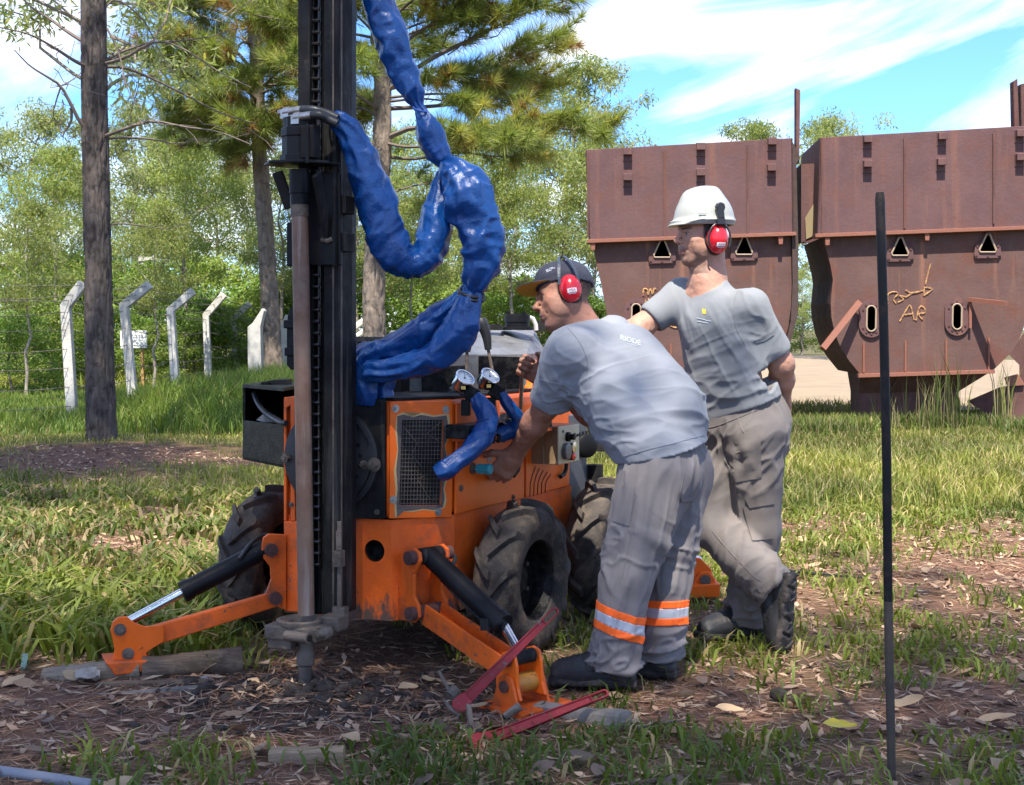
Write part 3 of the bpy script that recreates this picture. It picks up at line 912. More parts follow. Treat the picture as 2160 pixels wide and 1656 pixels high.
for a in [
    (0, 20, 660, 24.5, 'bright bush at the left photo edge behind the barbed wire', 1.3),
    (1, 105, 640, 26.5, 'bush left of the first fence post', 1.2),
    (0, 215, 655, 28, 'bush behind the near pine trunk at fence height', 1.3),
    (1, 330, 690, 27.5, 'bush under the white sign', 1.3),
    (0, 405, 640, 29, 'bush between third and fourth fence posts', 1.3),
    (1, 470, 650, 30, 'bush right of the fourth fence post', 1.3),
    (0, 530, 600, 33, 'bush behind the white corner post', 1.4),
    (1, 610, 590, 32, 'bush left of the drill mast', 1.4),
    (0, 745, 560, 33, 'dark bush between mast and third pine', 1.4),
    (1, 850, 560, 35, 'bush behind the cream gable', 1.4),
    (0, 935, 580, 36, 'bush above the cream gable roof', 1.4),
    (1, 1040, 600, 33, 'bush above the black air filter', 1.4),
    (0, 1110, 600, 32, 'bush behind the face of the bent worker', 1.3),
    (1, 1190, 590, 31, 'bush behind the navy cap', 1.3),
    (0, 1260, 640, 30, 'bush beside the left side of the first hopper', 1.2),
    (1, 1690, 640, 62, 'bush far off in the gap between the hoppers', 1.6),
    (0, 280, 560, 31, 'tall bush behind the utility pole', 1.2),
    (1, 60, 540, 30, 'tall bush behind the barbed wire at far left', 1.2),
    (0, 160, 540, 32, 'tall bush behind the first fence post', 1.2),
    (1, 420, 545, 34, 'tall bush above the third fence post', 1.2),
]:
    plant(a[0], a[1], a[2], a[3], a[4], BG, bprotos, (2.1, 2.6), widen=a[5])

# overhanging leafy crown at the upper left, its trunk behind the near pine
ov = leafy_tree('leafy_tree', 21, 9.6, .10, .50, 3.0, 30, 110, .17, .036, G4, G5, G3, .05, BARK_PALE, loc=(0, -320, 0), clumpR=.5, leanf=0.0)
ov.location = ((212 - HX) * 18.6 / F, 18.6, 0)
tag(ov, 'tall tree with hanging leaf sprays above and behind the near pine', 'tree', TG)

# ------------------------------------------------------------------ pines
def bark_trunk(path, radii, mat, parent, name='trunk', m=44, amp=.012, n=150, fs=9, vs_=.32):
    """trunk with plated bark relief"""
    S = spline(np.column_stack([np.array([p[:] for p in path]), radii]), n)
    ang = np.linspace(0, 2 * PI, m, endpoint=False)
    ca, sa = np.cos(ang), np.sin(ang)
    P = np.zeros((n, m, 3))
    P[:, :, 0] = S[:, None, 0] + S[:, None, 3] * ca
    P[:, :, 1] = S[:, None, 1] + S[:, None, 3] * sa
    P[:, :, 2] = S[:, None, 2]
    q = np.stack([np.broadcast_to(ca * S[:, None, 3] * fs * 1.4, (n, m)), np.broadcast_to(sa * S[:, None, 3] * fs * 1.4, (n, m)), np.broadcast_to(S[:, None, 2] * fs * vs_, (n, m))], -1).reshape(-1, 3)
    q2 = q + .6 * np.stack([vnoise(q * .7 + 5), vnoise(q * .7 + 11), vnoise(q * .7 + 23)], -1)
    gr = np.clip(1 - np.abs(vnoise(q2 * 1.5)) * 4.2, 0, 1) + .7 * np.clip(1 - np.abs(vnoise(q2 * 2.7 + 40)) * 4.2, 0, 1)
    d = (.5 - 1.5 * gr + .3 * vnoise(q * 4)) * amp
    d = d.reshape(n, m)
    P[:, :, 0] += d * ca; P[:, :, 1] += d * sa
    i2 = np.arange(n * m).reshape(n, m)
    nxt = np.roll(i2, -1, 1)
    f = np.stack([i2[:-1], nxt[:-1], nxt[1:], i2[1:]], -1).reshape(-1, 4)
    return mesh_obj(name, P.reshape(-1, 3), f, mat, parent, smooth=True)
class Needles:
    def __init__(s): s.c, s.d, s.k = [], [], []
    def tuft(s, c, d, k): s.c.append(c); s.d.append(d); s.k.append(k)
    def build(s, parent, per=42, L=.21, W=.0065, rng=RNG, ga=(.165, .225, .055), gb=(.310, .345, .090), ye=(.52, .46, .13), br=(.30, .17, .07)):
        C = np.repeat(np.array(s.c), per, 0); D = np.repeat(np.array(s.d), per, 0); K = np.repeat(np.array(s.k), per)
        n = len(C)
        d = D * .75 + rng.normal(0, .55, (n, 3)); d[:, 2] -= .05; d /= np.linalg.norm(d, axis=1, keepdims=True)
        sd = np.cross(d, rng.normal(0, 1, (n, 3))); sd /= np.linalg.norm(sd, axis=1, keepdims=True)
        l = (L * rng.uniform(.7, 1.2, n))[:, None]
        base = C + d * rng.uniform(0, .05, (n, 1))
        v = np.stack([base - sd * W / 2, base + sd * W / 2, base + d * l + np.array([0, 0, -.12]) * l * rng.random((n, 1))], 1).reshape(-1, 3)
        f = np.arange(n * 3).reshape(-1, 3)
        t = rng.random((n, 1))
        col = np.array(ga) * (1 - t) + np.array(gb) * t
        yel = (K[:, None] > .72) * np.clip((K[:, None] - .72) * 4, 0, 1)
        col = col * (1 - yel) + np.array(ye) * yel
        col[K > .965] = br
        col *= rng.uniform(.8, 1.2, (n, 1))
        return mesh_obj('crown', v, f, NEEDLE, parent, cols=np.repeat(col, 3, 0))
def pine_limb(path, r0, wood, nd, rng, start=.35, sub=9, slen=.55, tuftstep=.11, dry=0.0):
    S = spline(path, 14)
    wood.tube(S, list(np.linspace(r0, r0 * .25, 14)), 6, False)
    L = np.linalg.norm(S[-1] - S[0])
    for j in range(sub):
        t = start + (1 - start) * (j + rng.random()) / sub
        k = t * 13; a = min(int(k), 12)
        p = S[a] * (1 - (k - a)) + S[a + 1] * (k - a)
        d = S[a + 1] - S[a]; d /= np.linalg.norm(d)
        sd = np.cross(d, [0, 0, 1]); sd /= np.linalg.norm(sd) + 1e-6
        dirn = d * .75 + sd * rng.choice([-1, 1]) * rng.uniform(.4, 1) + np.array([0, 0, rng.uniform(-.35, .45)])
        dirn /= np.linalg.norm(dirn)
        ln = slen * rng.uniform(.5, 1.25) * (1.15 - .5 * t)
        q = p + dirn * ln + np.array([0, 0, .10 * ln])
        sp = wob(p, q, 5, .4, rng)
        wood.tube(sp, [r0 * .25, r0 * .2, r0 * .16, r0 * .12, r0 * .08], 4, False)
        hue = rng.random() ** (1 if dry == 0 else .4)
        m = max(2, int(ln / tuftstep))
        for i in range(m):
            u = (i + 1) / m
            if u < .3: continue
            c = sp[0] * (1 - u) + sp[-1] * u
            nd.tuft(c, dirn + np.array([0, 0, .35]), np.clip(hue + rng.normal(0, .12), 0, 1))
    nd.tuft(S[-1], (S[-1] - S[-2]) / np.linalg.norm(S[-1] - S[-2]), rng.random())

# near pine, left
near = thing('pine_tree', PINE1, 'dark-barked pine trunk nearest the camera, standing at left before the fence', 'tree', 'pine trees')
path1 = [at(218, 962, 14.2), at(216, 935, 14.2), at(213, 860, 14.2), at(209, 700, 14.2), at(205, 500, 14.2), at(201, 300, 14.2), at(198, 120, 14.2), at(196, -60, 14.2), at(192, -420, 14.2), at(190, -1000, 14.2), at(190, -1700, 14.2)]
k = 14.2 / F
bark_trunk(path1, [38 * k, 33.5 * k, 30 * k, 28.5 * k, 27 * k, 26.5 * k, 25.5 * k, 25 * k, 23 * k, 16 * k, 6 * k], BARK_DARK, near, amp=.014, n=420, m=84, fs=12, vs_=.16)
wb = MB()
def dead(pts, r0, dY=0.0):
    Q = [at(x, y, 14.2 + dY * i / (len(pts) - 1)) for i, (x, y) in enumerate(pts)]
    S = spline(np.array([q[:] for q in Q]), 14)
    wb.tube(S, list(np.linspace(r0, r0 * .22, 14)), 6, False)
    for j in range(5):
        a = RNG.integers(4, 13)
        e = S[a] + RNG.normal(0, 1, 3) * np.array([.22, .22, .14]) + (S[a] - S[a - 2]) * 1.2
        wb.tube(wob(S[a], e, 6, .9, RNG), [r0 * .22] * 3 + [r0 * .12] * 3, 4, False)
for pts, r0, dY in [
    ([(196, 145), (160, 130), (110, 98), (60, 72), (-10, 56)], .022, -.7),
    ([(195, 98), (150, 72), (105, 40), (60, 10), (30, -30)], .024, .6),
    ([(200, 285), (172, 262), (152, 225), (128, 182), (96, 160), (62, 138), (30, 105)], .024, -.5),
    ([(150, 228), (150, 255), (135, 280), (133, 292)], .018, 0),
    ([(128, 184), (118, 215), (113, 245), (130, 280)], .011, .2),
    ([(126, 182), (150, 170), (172, 150), (168, 120)], .009, .3),
    ([(200, 142), (250, 112), (310, 92), (350, 88), (430, 80), (500, 60)], .020, .8),
    ([(200, 140), (262, 122), (330, 88), (390, 105), (460, 150), (530, 185)], .020, -.4),
    ([(202, 142), (262, 143), (330, 170), (400, 205), (470, 240), (540, 262)], .020, .5),
    ([(204, 294), (255, 275), (320, 256), (390, 268), (460, 278), (530, 305)], .022, -.6),
    ([(204, 296), (262, 290), (330, 295), (370, 303), (440, 292)], .017, .6),
    ([(208, 480), (250, 472), (300, 476), (350, 482), (400, 470)], .012, .4),
    ([(226, 60), (250, 110), (270, 190), (300, 230)], .012, -.3),
    ([(196, 60), (240, 0), (300, 40), (330, 95), (360, 150)], .014, .3),
]:
    dead(pts, r0, dY)
wb.build('branches', TWIG, near, smooth=True)
wb2 = MB(); nd1 = Needles()
r1 = np.random.default_rng(5)
for j in range(34):                                      # its living crown, above the frame
    z = r1.uniform(5.6, 10.2); a = r1.random() * 6.28; L = (11.2 - z) * .42 + .7
    p = np.array([near.location.x - .1, 14.2, z])
    e = p + np.array([math.cos(a) * L, math.sin(a) * L, r1.uniform(-.1, .5)])
    pine_limb([p, p * .5 + e * .5 + np.array([0, 0, .12]), e], .028, wb2, nd1, r1, sub=8, slen=.8)
nd1.build(near, per=26, L=.24, W=.014)
wb2.build('limb', TWIG, near, smooth=True)

def mid_pine(label, trunk, widths, Y, limbs, seed, extra, mat=BARK_MID, tall=14.0):
    rng = np.random.default_rng(seed)
    base = at(trunk[0][0], HY + EYE * F / Y, Y)
    root = thing('pine_tree', base, label, 'tree', 'pine trees')
    pts = [V((base.x + .02, Y, -.15))] + [at(x, y, Y) for x, y in trunk]
    last = pts[-1]
    pts.append(V((last.x, Y, last.z + 3)));
    rr_ = [widths[0] * 1.25] + list(widths) + [widths[-1] * .7]
    bark_trunk(pts, [w_ / 2 * Y / F for w_ in rr_], mat, root, amp=.018, n=190, m=40, fs=6)
    wood, nd = MB(), Needles()
    for pth, r0, dY, sub, dry in limbs:
        Q = np.array([at(x, y, Y + dY * i / (len(pth) - 1))[:] for i, (x, y) in enumerate(pth)])
        pine_limb(Q, r0, wood, nd, rng, sub=int(sub * 1.4), slen=.85, dry=dry)
    for j in range(extra[0]):
        z = rng.uniform(extra[1], extra[2]); a = rng.random() * 6.28; L = rng.uniform(.6, 1.0) * extra[3]
        x_ = np.interp(z, [p.z for p in pts], [p.x for p in pts])
        p = np.array([x_, Y, z]); e = p + np.array([math.cos(a) * L, math.sin(a) * L, rng.uniform(-.15, .45) * L])
        pine_limb([p, p * .5 + e * .5 + np.array([0, 0, .1]), e], .030, wood, nd, rng, sub=9, slen=.8)
    nd.build(root, rng=rng, per=52, L=.30, W=.012)
    wood.build('limb', TWIG, root, smooth=True)
    return root
mid_pine('brown pine trunk left of the drill mast, with yellowing needles', [(578, 800), (572, 700), (567, 600), (557, 450), (547, 300), (541, 150), (536, 0)], [42, 39, 36, 34, 31, 28, 26], 26.0, [
    ([(543, 260), (520, 268), (500, 255), (470, 262)], .03, -.6, 14, 1),
    ([(540, 170), (575, 140), (600, 100), (625, 70)], .03, -.7, 14, 1),
    ([(545, 225), (480, 195), (400, 155), (320, 130), (228, 112)], .07, -1.2, 10, 0),
    ([(542, 160), (500, 110), (450, 60), (400, 10)], .04, .8, 9, 0),
    ([(545, 215), (560, 240), (545, 280), (520, 330)], .03, -.5, 12, 1),
    ([(545, 200), (575, 190), (600, 220), (610, 260)], .03, -.6, 12, 1),
    ([(540, 120), (580, 90), (610, 40), (620, -20)], .035, -.8, 12, 0),
    ([(540, 100), (510, 90), (490, 130), (470, 170)], .03, -.9, 12, 0),
    ([(538, 60), (500, 20), (470, -10)], .03, -.5, 10, 0),
    ([(545, 190), (590, 150), (625, 130)], .03, -.9, 12, 0),
], 31, (34, 4.6, 9.0, 2.0))
mid_pine('pine right of the drill mast with long needle branches reaching over the sky', [(790, 740), (789, 600), (797, 450), (806, 300), (806, 180), (796, 60), (790, -40)], [48, 46, 44, 40, 36, 32, 30], 24.0, [
    ([(806, 295), (880, 268), (980, 275), (1080, 262), (1180, 270), (1270, 285)], .05, -1.2, 22, 0),
    ([(806, 200), (900, 130), (1000, 80), (1100, 30), (1200, 0)], .05, -.6, 18, 0),
    ([(806, 190), (920, 165), (1020, 150), (1110, 115), (1195, 88)], .045, .9, 20, 0),
    ([(800, 130), (880, 70), (960, 20), (1040, -40)], .04, -1.0, 16, 0),
    ([(805, 230), (900, 225), (1000, 215), (1090, 200), (1150, 185)], .045, 1.0, 20, 0),
    ([(803, 330), (880, 335), (960, 320), (1040, 330), (1130, 325)], .035, 1.2, 16, 0),
    ([(806, 300), (860, 310), (930, 305), (1010, 300), (1100, 300)], .035, -1.6, 18, 0),
    ([(800, 420), (860, 395), (940, 385), (1020, 400)], .022, .8, 5, 0),
    ([(800, 160), (770, 130), (745, 120), (730, 160)], .03, -1.2, 12, 0),
    ([(800, 90), (780, 60), (750, 30), (730, 0)], .03, -.8, 12, 0),
    ([(806, 260), (780, 235), (750, 230), (735, 260)], .03, .9, 12, 0),
    ([(798, 520), (780, 500), (760, 420)], .015, -.3, 3, 0),
], 32, (30, 4.9, 8.5, 2.6))

# trees standing round the camera, whose crowns shade the clearing
sh = leafy_tree('shade_tree', 41, 17.5, .17, .64, 3.1, 44, 66, .22, .080, G1, G2, G3, .02, BARK_DARK, loc=(0, -340, 0), clumpR=.85, twig=4)
SHADE = [(-2.4, -4.7, 1.0, 0.3), (.6, -4.3, 1.0, 2.1), (3.2, -4.0, .95, 4.0), (-4.6, 4.9, .95, 1.2)]
SHL = ['tall shade tree behind the camera to its left', 'tall shade tree straight behind the camera', 'tall shade tree behind the camera to its right', 'tall shade tree beside the clearing, left of the photo']
for i, (x, y, s, r) in enumerate(SHADE):
    o = sh if i == 0 else copy_tree(sh)
    o.location = (x, y, 0); o.rotation_euler = (0, 0, r); o.scale = (s, s, s)
    tag(o, SHL[i], 'tree', 'shade trees round the clearing')
# ------------------------------------------------------------------ lettering and chalk strokes
def text_obj(body, name, mat, parent, org, ex, ey, height, ext=.0015, shear=0.0, proj=None):
    """raised lettering: org lower left corner, ex / ey unit axes"""
    cu = bpy.data.curves.new('lettering', 'FONT')
    cu.body = body; cu.size = height / .70; cu.shear = shear; cu.resolution_u = 3
    tmp = bpy.data.objects.new('lettering', cu)
    COL.objects.link(tmp)
    dg = bpy.context.evaluated_depsgraph_get()
    me = bpy.data.meshes.new_from_object(tmp.evaluated_get(dg))
    vs = [Vector(v.co) for v in me.vertices]; fs = [tuple(p.vertices) for p in me.polygons]
    bpy.data.objects.remove(tmp); bpy.data.curves.remove(cu); bpy.data.meshes.remove(me)
    ez = Vector(ex).cross(Vector(ey)).normalized()
    W = [Vector(org) + Vector(ex) * v.x + Vector(ey) * v.y + ez * ext for v in vs]
    if proj: W = [proj(p) for p in W]
    return tag(mesh_obj(name, W, fs, mat, parent), kind='stuff')
def strokes(lines, w, pl, off=.004, th=.004):
    """chalk lines on a plane, each a row of thin bevelled pieces"""
    b = MB()
    for L in lines:
        P = [pl.hit(x, y, off) for x, y in L]
        S = spline(np.array([p[:] for p in P]), max(6, 5 * len(P))) if len(P) > 2 else np.array([P[0][:], P[1][:]])
        b.tube([V(s) for s in S], [w * (.8 + .4 * random.random()) for _ in S], 5, True, 0)
    return b

# ------------------------------------------------------------------ rusty hoppers
HP = Plane((.914, 17.1), (6.22, 16.7))
HN = HP.n
def hopper(label, ox, front_low, top, low_holes, blocks, ribs, tabs, rods, post, extra):
    base = HP.hit((top[0][0] + top[1][0]) / 2, 905); base.z = 0
    root = thing('rusty_hopper', base - HN * .7, label, 'hopper', 'rusty steel hoppers')
    d = 1.7
    # upper box: front plate, sides, rim
    b = MB()
    T = [HP.hit(x, y, .10) for x, y in top]
    b.prism(T, -HN * .03)
    b.prism([T[0], T[0] - HN * d, T[3] - HN * d, T[3]], HP.t * .025)
    b.prism([T[1], T[1] - HN * d, T[2] - HN * d, T[2]], -HP.t * .025)
    b.prism([p - HN * d for p in T], -HN * .03)
    b.build('upper_box', RUST, root, bevel=.006)
    fl = MB()
    a, c = HP.hit(top[3][0] - 4, top[3][1] - 3, .14), HP.hit(top[2][0] + 6, top[2][1] - 3, .14)
    fl.prism([a, c, c - V((0, 0, .045)), a - V((0, 0, .045))], -HN * .30)
    fl.build('flange', RUST_BRIGHT, root, bevel=.004)
    # lower body: pierced front plate, wrapped side plate
    L = [HP.hit(x, y) for x, y in front_low]
    holes = []
    for kind, x, y in low_holes:
        if kind == 'tri':
            pts = [(x - 17, y + 19), (x - 20, y + 13), (x - 3, y - 22), (x + 4, y - 24), (x + 8, y - 20), (x + 19, y + 12), (x + 17, y + 19)]
        else:
            pts = [(x + 11 * math.cos(t), y + (17 if math.sin(t) > 0 else -17) + 12 * math.sin(t)) for t in np.linspace(0, 2 * PI, 17)[:-1]]
        holes.append([HP.hit(px, py) for px, py in pts])
    b = MB(); b.plate(L, holes, -HN * .03)
    b.build('front_plate', RUST_LOW, root)
    b = MB()
    m = len(L)
    for i in range(m):
        p, q = L[i], L[(i + 1) % m]
        b.add([p - HN * .02, q - HN * .02, q - HN * d, p - HN * d], [(0, 1, 2, 3)])
    b.build('side_plate', RUST_DARK, root)
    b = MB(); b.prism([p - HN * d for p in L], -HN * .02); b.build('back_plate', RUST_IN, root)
    # bolted flange plates round the openings
    for kind, x, y in low_holes:
        if kind == 'tri':
            out = [(x - 29, y + 22), (x - 26, y + 30), (x + 22, y + 29), (x + 29, y + 21), (x + 26, y + 2), (x + 22, y - 2), (x + 15, y - 2), (x + 6, y - 27), (x - 4, y - 26), (x - 14, y - 1), (x - 24, y), (x - 27, y + 4)]
            inn = [(x - 16, y + 17), (x - 18, y + 12), (x - 3, y - 20), (x + 4, y - 21), (x + 17, y + 12), (x + 16, y + 17)]
            bolts = [(x - 24, y + 24), (x, y + 25), (x + 23, y + 23), (x - 22, y + 5), (x + 22, y + 4)]
        else:
            out = [(x + 26 * math.cos(t), y + (13 if math.sin(t) > 0 else -13) + 27 * math.sin(t)) for t in np.linspace(0, 2 * PI, 25)[:-1]]
            inn = [(x + 10 * math.cos(t), y + (16 if math.sin(t) > 0 else -16) + 11 * math.sin(t)) for t in np.linspace(0, 2 * PI, 17)[:-1]]
            bolts = [(x + 18 * math.cos(t), y + (13 if math.sin(t) > 0 else -13) + 19 * math.sin(t)) for t in np.linspace(.3, 2 * PI + .3, 11)[:-1]]
        f = MB(); f.plate([HP.hit(*p, .035) for p in out], [[HP.hit(*p, .035) for p in inn]], -HN * .033)
        fo = f.build('opening_flange', RUST, root)
        lip = MB(); ring = [HP.hit(*p, .045) for p in inn]; lip.tube(ring + ring[:1], .011, 6, False); lip.build('lip', M_LIP, fo)
        for p in bolts:
            bb = MB(); bb.cyl(HP.hit(*p, .034), HP.hit(*p, .046), .013, 8); bb.build('bolt', RUST_DARK, fo)
    for x, y in blocks:
        h = MB()
        P = [HP.hit(x - 9, y - 12, .10), HP.hit(x + 9, y - 12, .10), HP.hit(x + 9, y + 2, .10), HP.hit(x - 9, y + 2, .10)]
        h.prism(P, HN * .10)
        h.prism([HP.hit(x - 10, y - 15, .102), HP.hit(x + 10, y - 15, .102), HP.hit(x + 10, y + 14, .102), HP.hit(x - 10, y + 14, .102)], HN * .008)
        h.build('lifting_block', RUST, root, bevel=.004)
    for x, y0, y1 in ribs:
        r = MB(); r.bar(HP.hit(x, y0, .115), HP.hit(x, y1, .115), .022, .035, HN); r.build('weld_rib', RUST_DARK, root)
    for x, y in tabs:
        t = MB(); t.prism([HP.hit(x - 5, y, .02), HP.hit(x + 5, y, .02), HP.hit(x + 4, y + 16, .02), HP.hit(x - 4, y + 16, .02)], HN * .10); t.build('tab', RUST_BRIGHT, root)
    for x, y0, y1 in rods:
        r = MB(); r.cyl(HP.hit(x, y0, .02), HP.hit(x, y1, .02), .014, 8); r.build('stiffener', RUST_BRIGHT, root, smooth=True)
    # chute below
    lo = sorted(front_low, key=lambda p: -p[1])[:2]; lo.sort()
    A, B = HP.hit(*lo[0], -.02), HP.hit(*lo[1], -.02)
    w = MB()
    x0, x1, yk = extra['chute']
    C0, C1 = HP.hit(x0, yk, -.28), HP.hit(x1, yk - 3, -.28)
    D0, D1 = V((C0.x, C0.y, -.1)), V((C1.x, C1.y, -.1))
    bk = -HN * .95; bk2 = -HN * .62
    vs = [A, B, C1, C0, A + bk, B + bk, C1 + bk2, C0 + bk2, D0, D1, D1 + bk2, D0 + bk2]
    w.add(vs, [(0, 1, 2, 3), (3, 2, 9, 8), (1, 5, 6, 2), (4, 0, 3, 7), (5, 4, 7, 6), (2, 6, 10, 9), (7, 3, 8, 11), (6, 7, 11, 10)])
    for xx in (.30, .72):
        p = A * (1 - xx) + B * xx; q = C0 * (1 - xx) + C1 * xx; r = D0 * (1 - xx) + D1 * xx
        w.bar(p + HN * .01, q + HN * .02, .02, .04, HN); w.bar(q + HN * .02, r + HN * .02, .02, .04, HN)
    w.build('chute', RUST_DARK, root)
    g = MB(); a, c = HP.hit(lo[0][0] - 4, lo[0][1] - 1, .09), HP.hit(lo[1][0] + 4, lo[1][1] - 1, .09)
    g.prism([a, c, c - V((0, 0, .045)), a - V((0, 0, .045))], -HN * .12); g.build('foot_flange', RUST_BRIGHT, root, bevel=.003)
    for pts in post:
        p = MB()
        P = [HP.hit(x, y, .02) for x, y in pts]
        p.prism(P, -HN * .02); p.prism([P[0], P[-1], P[-1] - HN * .12, P[0] - HN * .12], HP.t * .012)
        p.build('corner_angle', RUST_DARK, root)
    return root
M_LIP = M('pale_worn_lip', (.34, .25, .17), .7, bump=.2)
h1 = hopper('rusty hopper at left, standing behind the two workers', 0,
    [(1250, 507), (1668, 494), (1670, 600), (1668, 650), (1663, 690), (1652, 728), (1602, 788), (1325, 798), (1305, 768), (1292, 735), (1284, 690), (1276, 640), (1266, 590), (1256, 545)],
    [(1235, 316), (1672, 291), (1674, 492), (1242, 508)],
    [('tri', 1397, 526), ('tri', 1570, 520), ('slot', 1342, 668)],
    [(1324, 326), (1324, 380), (1478, 316), (1478, 370), (1628, 305), (1627, 360)],
    [(1240, 320, 500), (1402, 318, 500), (1577, 306, 492)], [(1251, 512), (1645, 500)],
    [(1415, 725, 785), (1340, 735, 790), (1500, 722, 784), (1590, 716, 782)],
    [[(1678, 186), (1688, 190), (1686, 345), (1678, 345)]], {'chute': (1370, 1560, 835)})
e = MB()
e.prism([HP.hit(x, y, .05) for x, y in [(1668, 292), (1681, 318), (1688, 334), (1680, 345), (1684, 520), (1684, 660), (1668, 720), (1655, 735), (1668, 680), (1672, 600)]], -HN * .9)
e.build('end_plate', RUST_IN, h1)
h2 = hopper('rusty hopper at right, chalked with AR and an arrow', 0,
    [(1736, 500), (2178, 478), (2172, 600), (2167, 650), (2160, 690), (2148, 720), (2132, 745), (2095, 781), (1815, 790), (1792, 762), (1774, 735), (1762, 705), (1754, 670), (1752, 640), (1755, 610), (1757, 590), (1752, 560), (1744, 530)],
    [(1730, 290), (2190, 264), (2190, 478), (1724, 496)],
    [('tri', 1899, 522), ('tri', 2084, 515), ('slot', 1838, 672), ('slot', 2019, 668)],
    [(1829, 300), (1829, 352), (1986, 294), (1984, 348), (2150, 288), (2150, 338)],
    [(1734, 296, 492), (1908, 292, 482), (2096, 282, 472)], [(1743, 502), (1952, 492)],
    [(1822, 722, 786), (1910, 718, 784), (1996, 716, 783), (2086, 712, 781)],
    [[(2136, 172), (2146, 166), (2150, 268), (2138, 268)], [(2152, 178), (2168, 174), (2168, 300), (2154, 300)]], {'chute': (1812, 2022, 829)})
e = MB()
Q = [HP.hit(x, y, -.35) for x, y in [(1690, 346), (1734, 344), (1728, 498), (1690, 512)]]
e.prism(Q, -HN * .5); e.build('side_panel', RUST, h2)
e = MB(); e.prism([HP.hit(x, y, -.33) for x, y in [(1722, 420), (1727, 492), (1700, 505), (1698, 460)]], HN * .02); e.build('patch_plate', M('khaki_patch', (.24, .185, .10), .8, bump=.2), h2)
e = MB()
e.bar(HP.hit(1812, 638, .10), HP.hit(1735, 736, .42), .07, .07, HN); e.build('angle_bar', RUST_BRIGHT, h2)
e = MB()
e.bar(HP.hit(2046, 632, .06), HP.hit(2122, 640, .50), .08, .05, V((0, 0, 1))); e.bar(HP.hit(2046, 630, .05), HP.hit(2046, 692, .05), .03, .06, HN); e.build('angle_bar', RUST_BRIGHT, h2)
strokes([[(1898, 678), (1917, 646), (1922, 650), (1928, 675)], [(1908, 664), (1926, 662)], [(1932, 676), (1940, 648), (1950, 650), (1950, 660), (1938, 663), (1946, 675)],
         [(1872, 642), (1873, 622), (1885, 616), (1894, 620), (1886, 630)], [(1884, 632), (1890, 640)], [(1894, 638), (1905, 632), (1900, 626)], [(1896, 624), (1912, 626), (1920, 620)],
         [(1910, 612), (1922, 618), (1944, 614), (1950, 612)], [(1910, 628), (1922, 620)], [(1948, 606), (1966, 610), (1948, 624)], [(1950, 607), (1948, 624)],
         [(1952, 600), (1963, 556)]], .011, HP).build('chalk_mark', CHALK, h2)
strokes([[(1357, 624), (1358, 610), (1366, 612), (1366, 620)], [(1367, 622), (1372, 610), (1376, 620), (1380, 609), (1384, 611)], [(1364, 632), (1360, 642), (1370, 646), (1374, 636), (1366, 631)], [(1376, 645), (1384, 636), (1380, 630)],
         [(1390, 628), (1394, 622)], [(1402, 680), (1420, 672), (1426, 676)], [(1402, 680), (1420, 690), (1434, 690)], [(1414, 682), (1426, 684)]], .011, HP).build('chalk_mark', CHALK, h1)

# dark scrap and the next hopper's edge at the right rim
sc = thing('rusty_hopper', at(2230, 905, 18.2), 'dark edge of a further rusty hopper at the right photo edge', 'hopper', 'rusty steel hoppers')
e = MB(); e.prism([at(x, y, 18.2) for x, y in [(2330, 480), (2185, 600), (2168, 690), (2128, 748), (2150, 770), (2150, 912), (2330, 912)]], V((.75, 1.2, 0))); e.build('side_plate', RUST_DARK, sc)
sp = thing('scrap_chute', at(2100, 900, 17.4), 'dark tipped steel chute with an orange rusty end lying beside the right hopper', 'scrap')
e = MB(); e.prism([at(x, y, 17.2) for x, y in [(2040, 846), (2108, 817), (2240, 808), (2240, 905), (2086, 876)]], V((.3, .5, 0))); e.build('chute_plate', RUST_DARK, sp)
e = MB(); e.prism([at(x, y, 17.15) for x, y in [(2118, 797), (2146, 790), (2160, 812), (2124, 815)]], V((.1, .25, 0))); e.build('rusty_end', RUST_BRIGHT, sp)
tb = MB(); tb.tube([on_ground(1660, 893, .05), on_ground(1775, 884, .05)], .06, 8); tb.build('timber', WOOD_DARK)
tag(bpy.data.objects['timber'], 'dark timber lying in the grass between the hoppers', 'timber')

# ------------------------------------------------------------------ fence
posts = [((154, 896), (139, 646), (176, 598), 18.6), ((284, 876), (262, 645), (316, 600), 20.3), ((373, 850), (360, 655), (408, 614), 23.0), ((441, 830), (435, 665), (473, 621), 26.0),
         ((500, 818), (492, 674), (527, 640), 29.5)]
fence = thing('barbed_wire_fence', (posts[0][0][0] / F, 22, 0), 'fence of bent white concrete posts strung with barbed wire', 'fence')
tops = []
for bs, bd, tp, Y in posts:
    m = MB()
    a, b, c = at(*bs, Y), at(*bd, Y), at(*tp, Y)
    a.z = min(a.z, -.05)
    w = .125 * (1.05 if Y < 25 else 1)
    yv = V((0, 1, 0))
    def sec(p, d):
        sx = V((d.z, 0, -d.x)).normalized() * w / 2
        return [p - sx - yv * w / 2, p + sx - yv * w / 2, p + sx + yv * w / 2, p - sx + yv * w / 2]
    d1, d2 = (b - a).normalized(), (c - b).normalized()
    vs = sec(a, d1) + sec(b, (d1 + d2).normalized()) + sec(c, d2)
    fs = [(3, 2, 1, 0), (8, 9, 10, 11)]
    for l in (0, 4):
        for i in range(4):
            j = (i + 1) % 4
            fs.append((l + i, l + j, l + 4 + j, l + 4 + i))
    m.add(vs, fs); m.build('post', CONCRETE, fence, bevel=.008)
    tops.append((a, b, c))
Yc = 25.0
m = MB(); m.prism([at(x, y, Yc) for x, y in [(523, 812), (522, 690), (532, 682), (553, 650), (557, 656), (549, 690), (552, 812)]], V((0, .26, 0))); m.build('corner_post', CONCRETE, fence, bevel=.01)
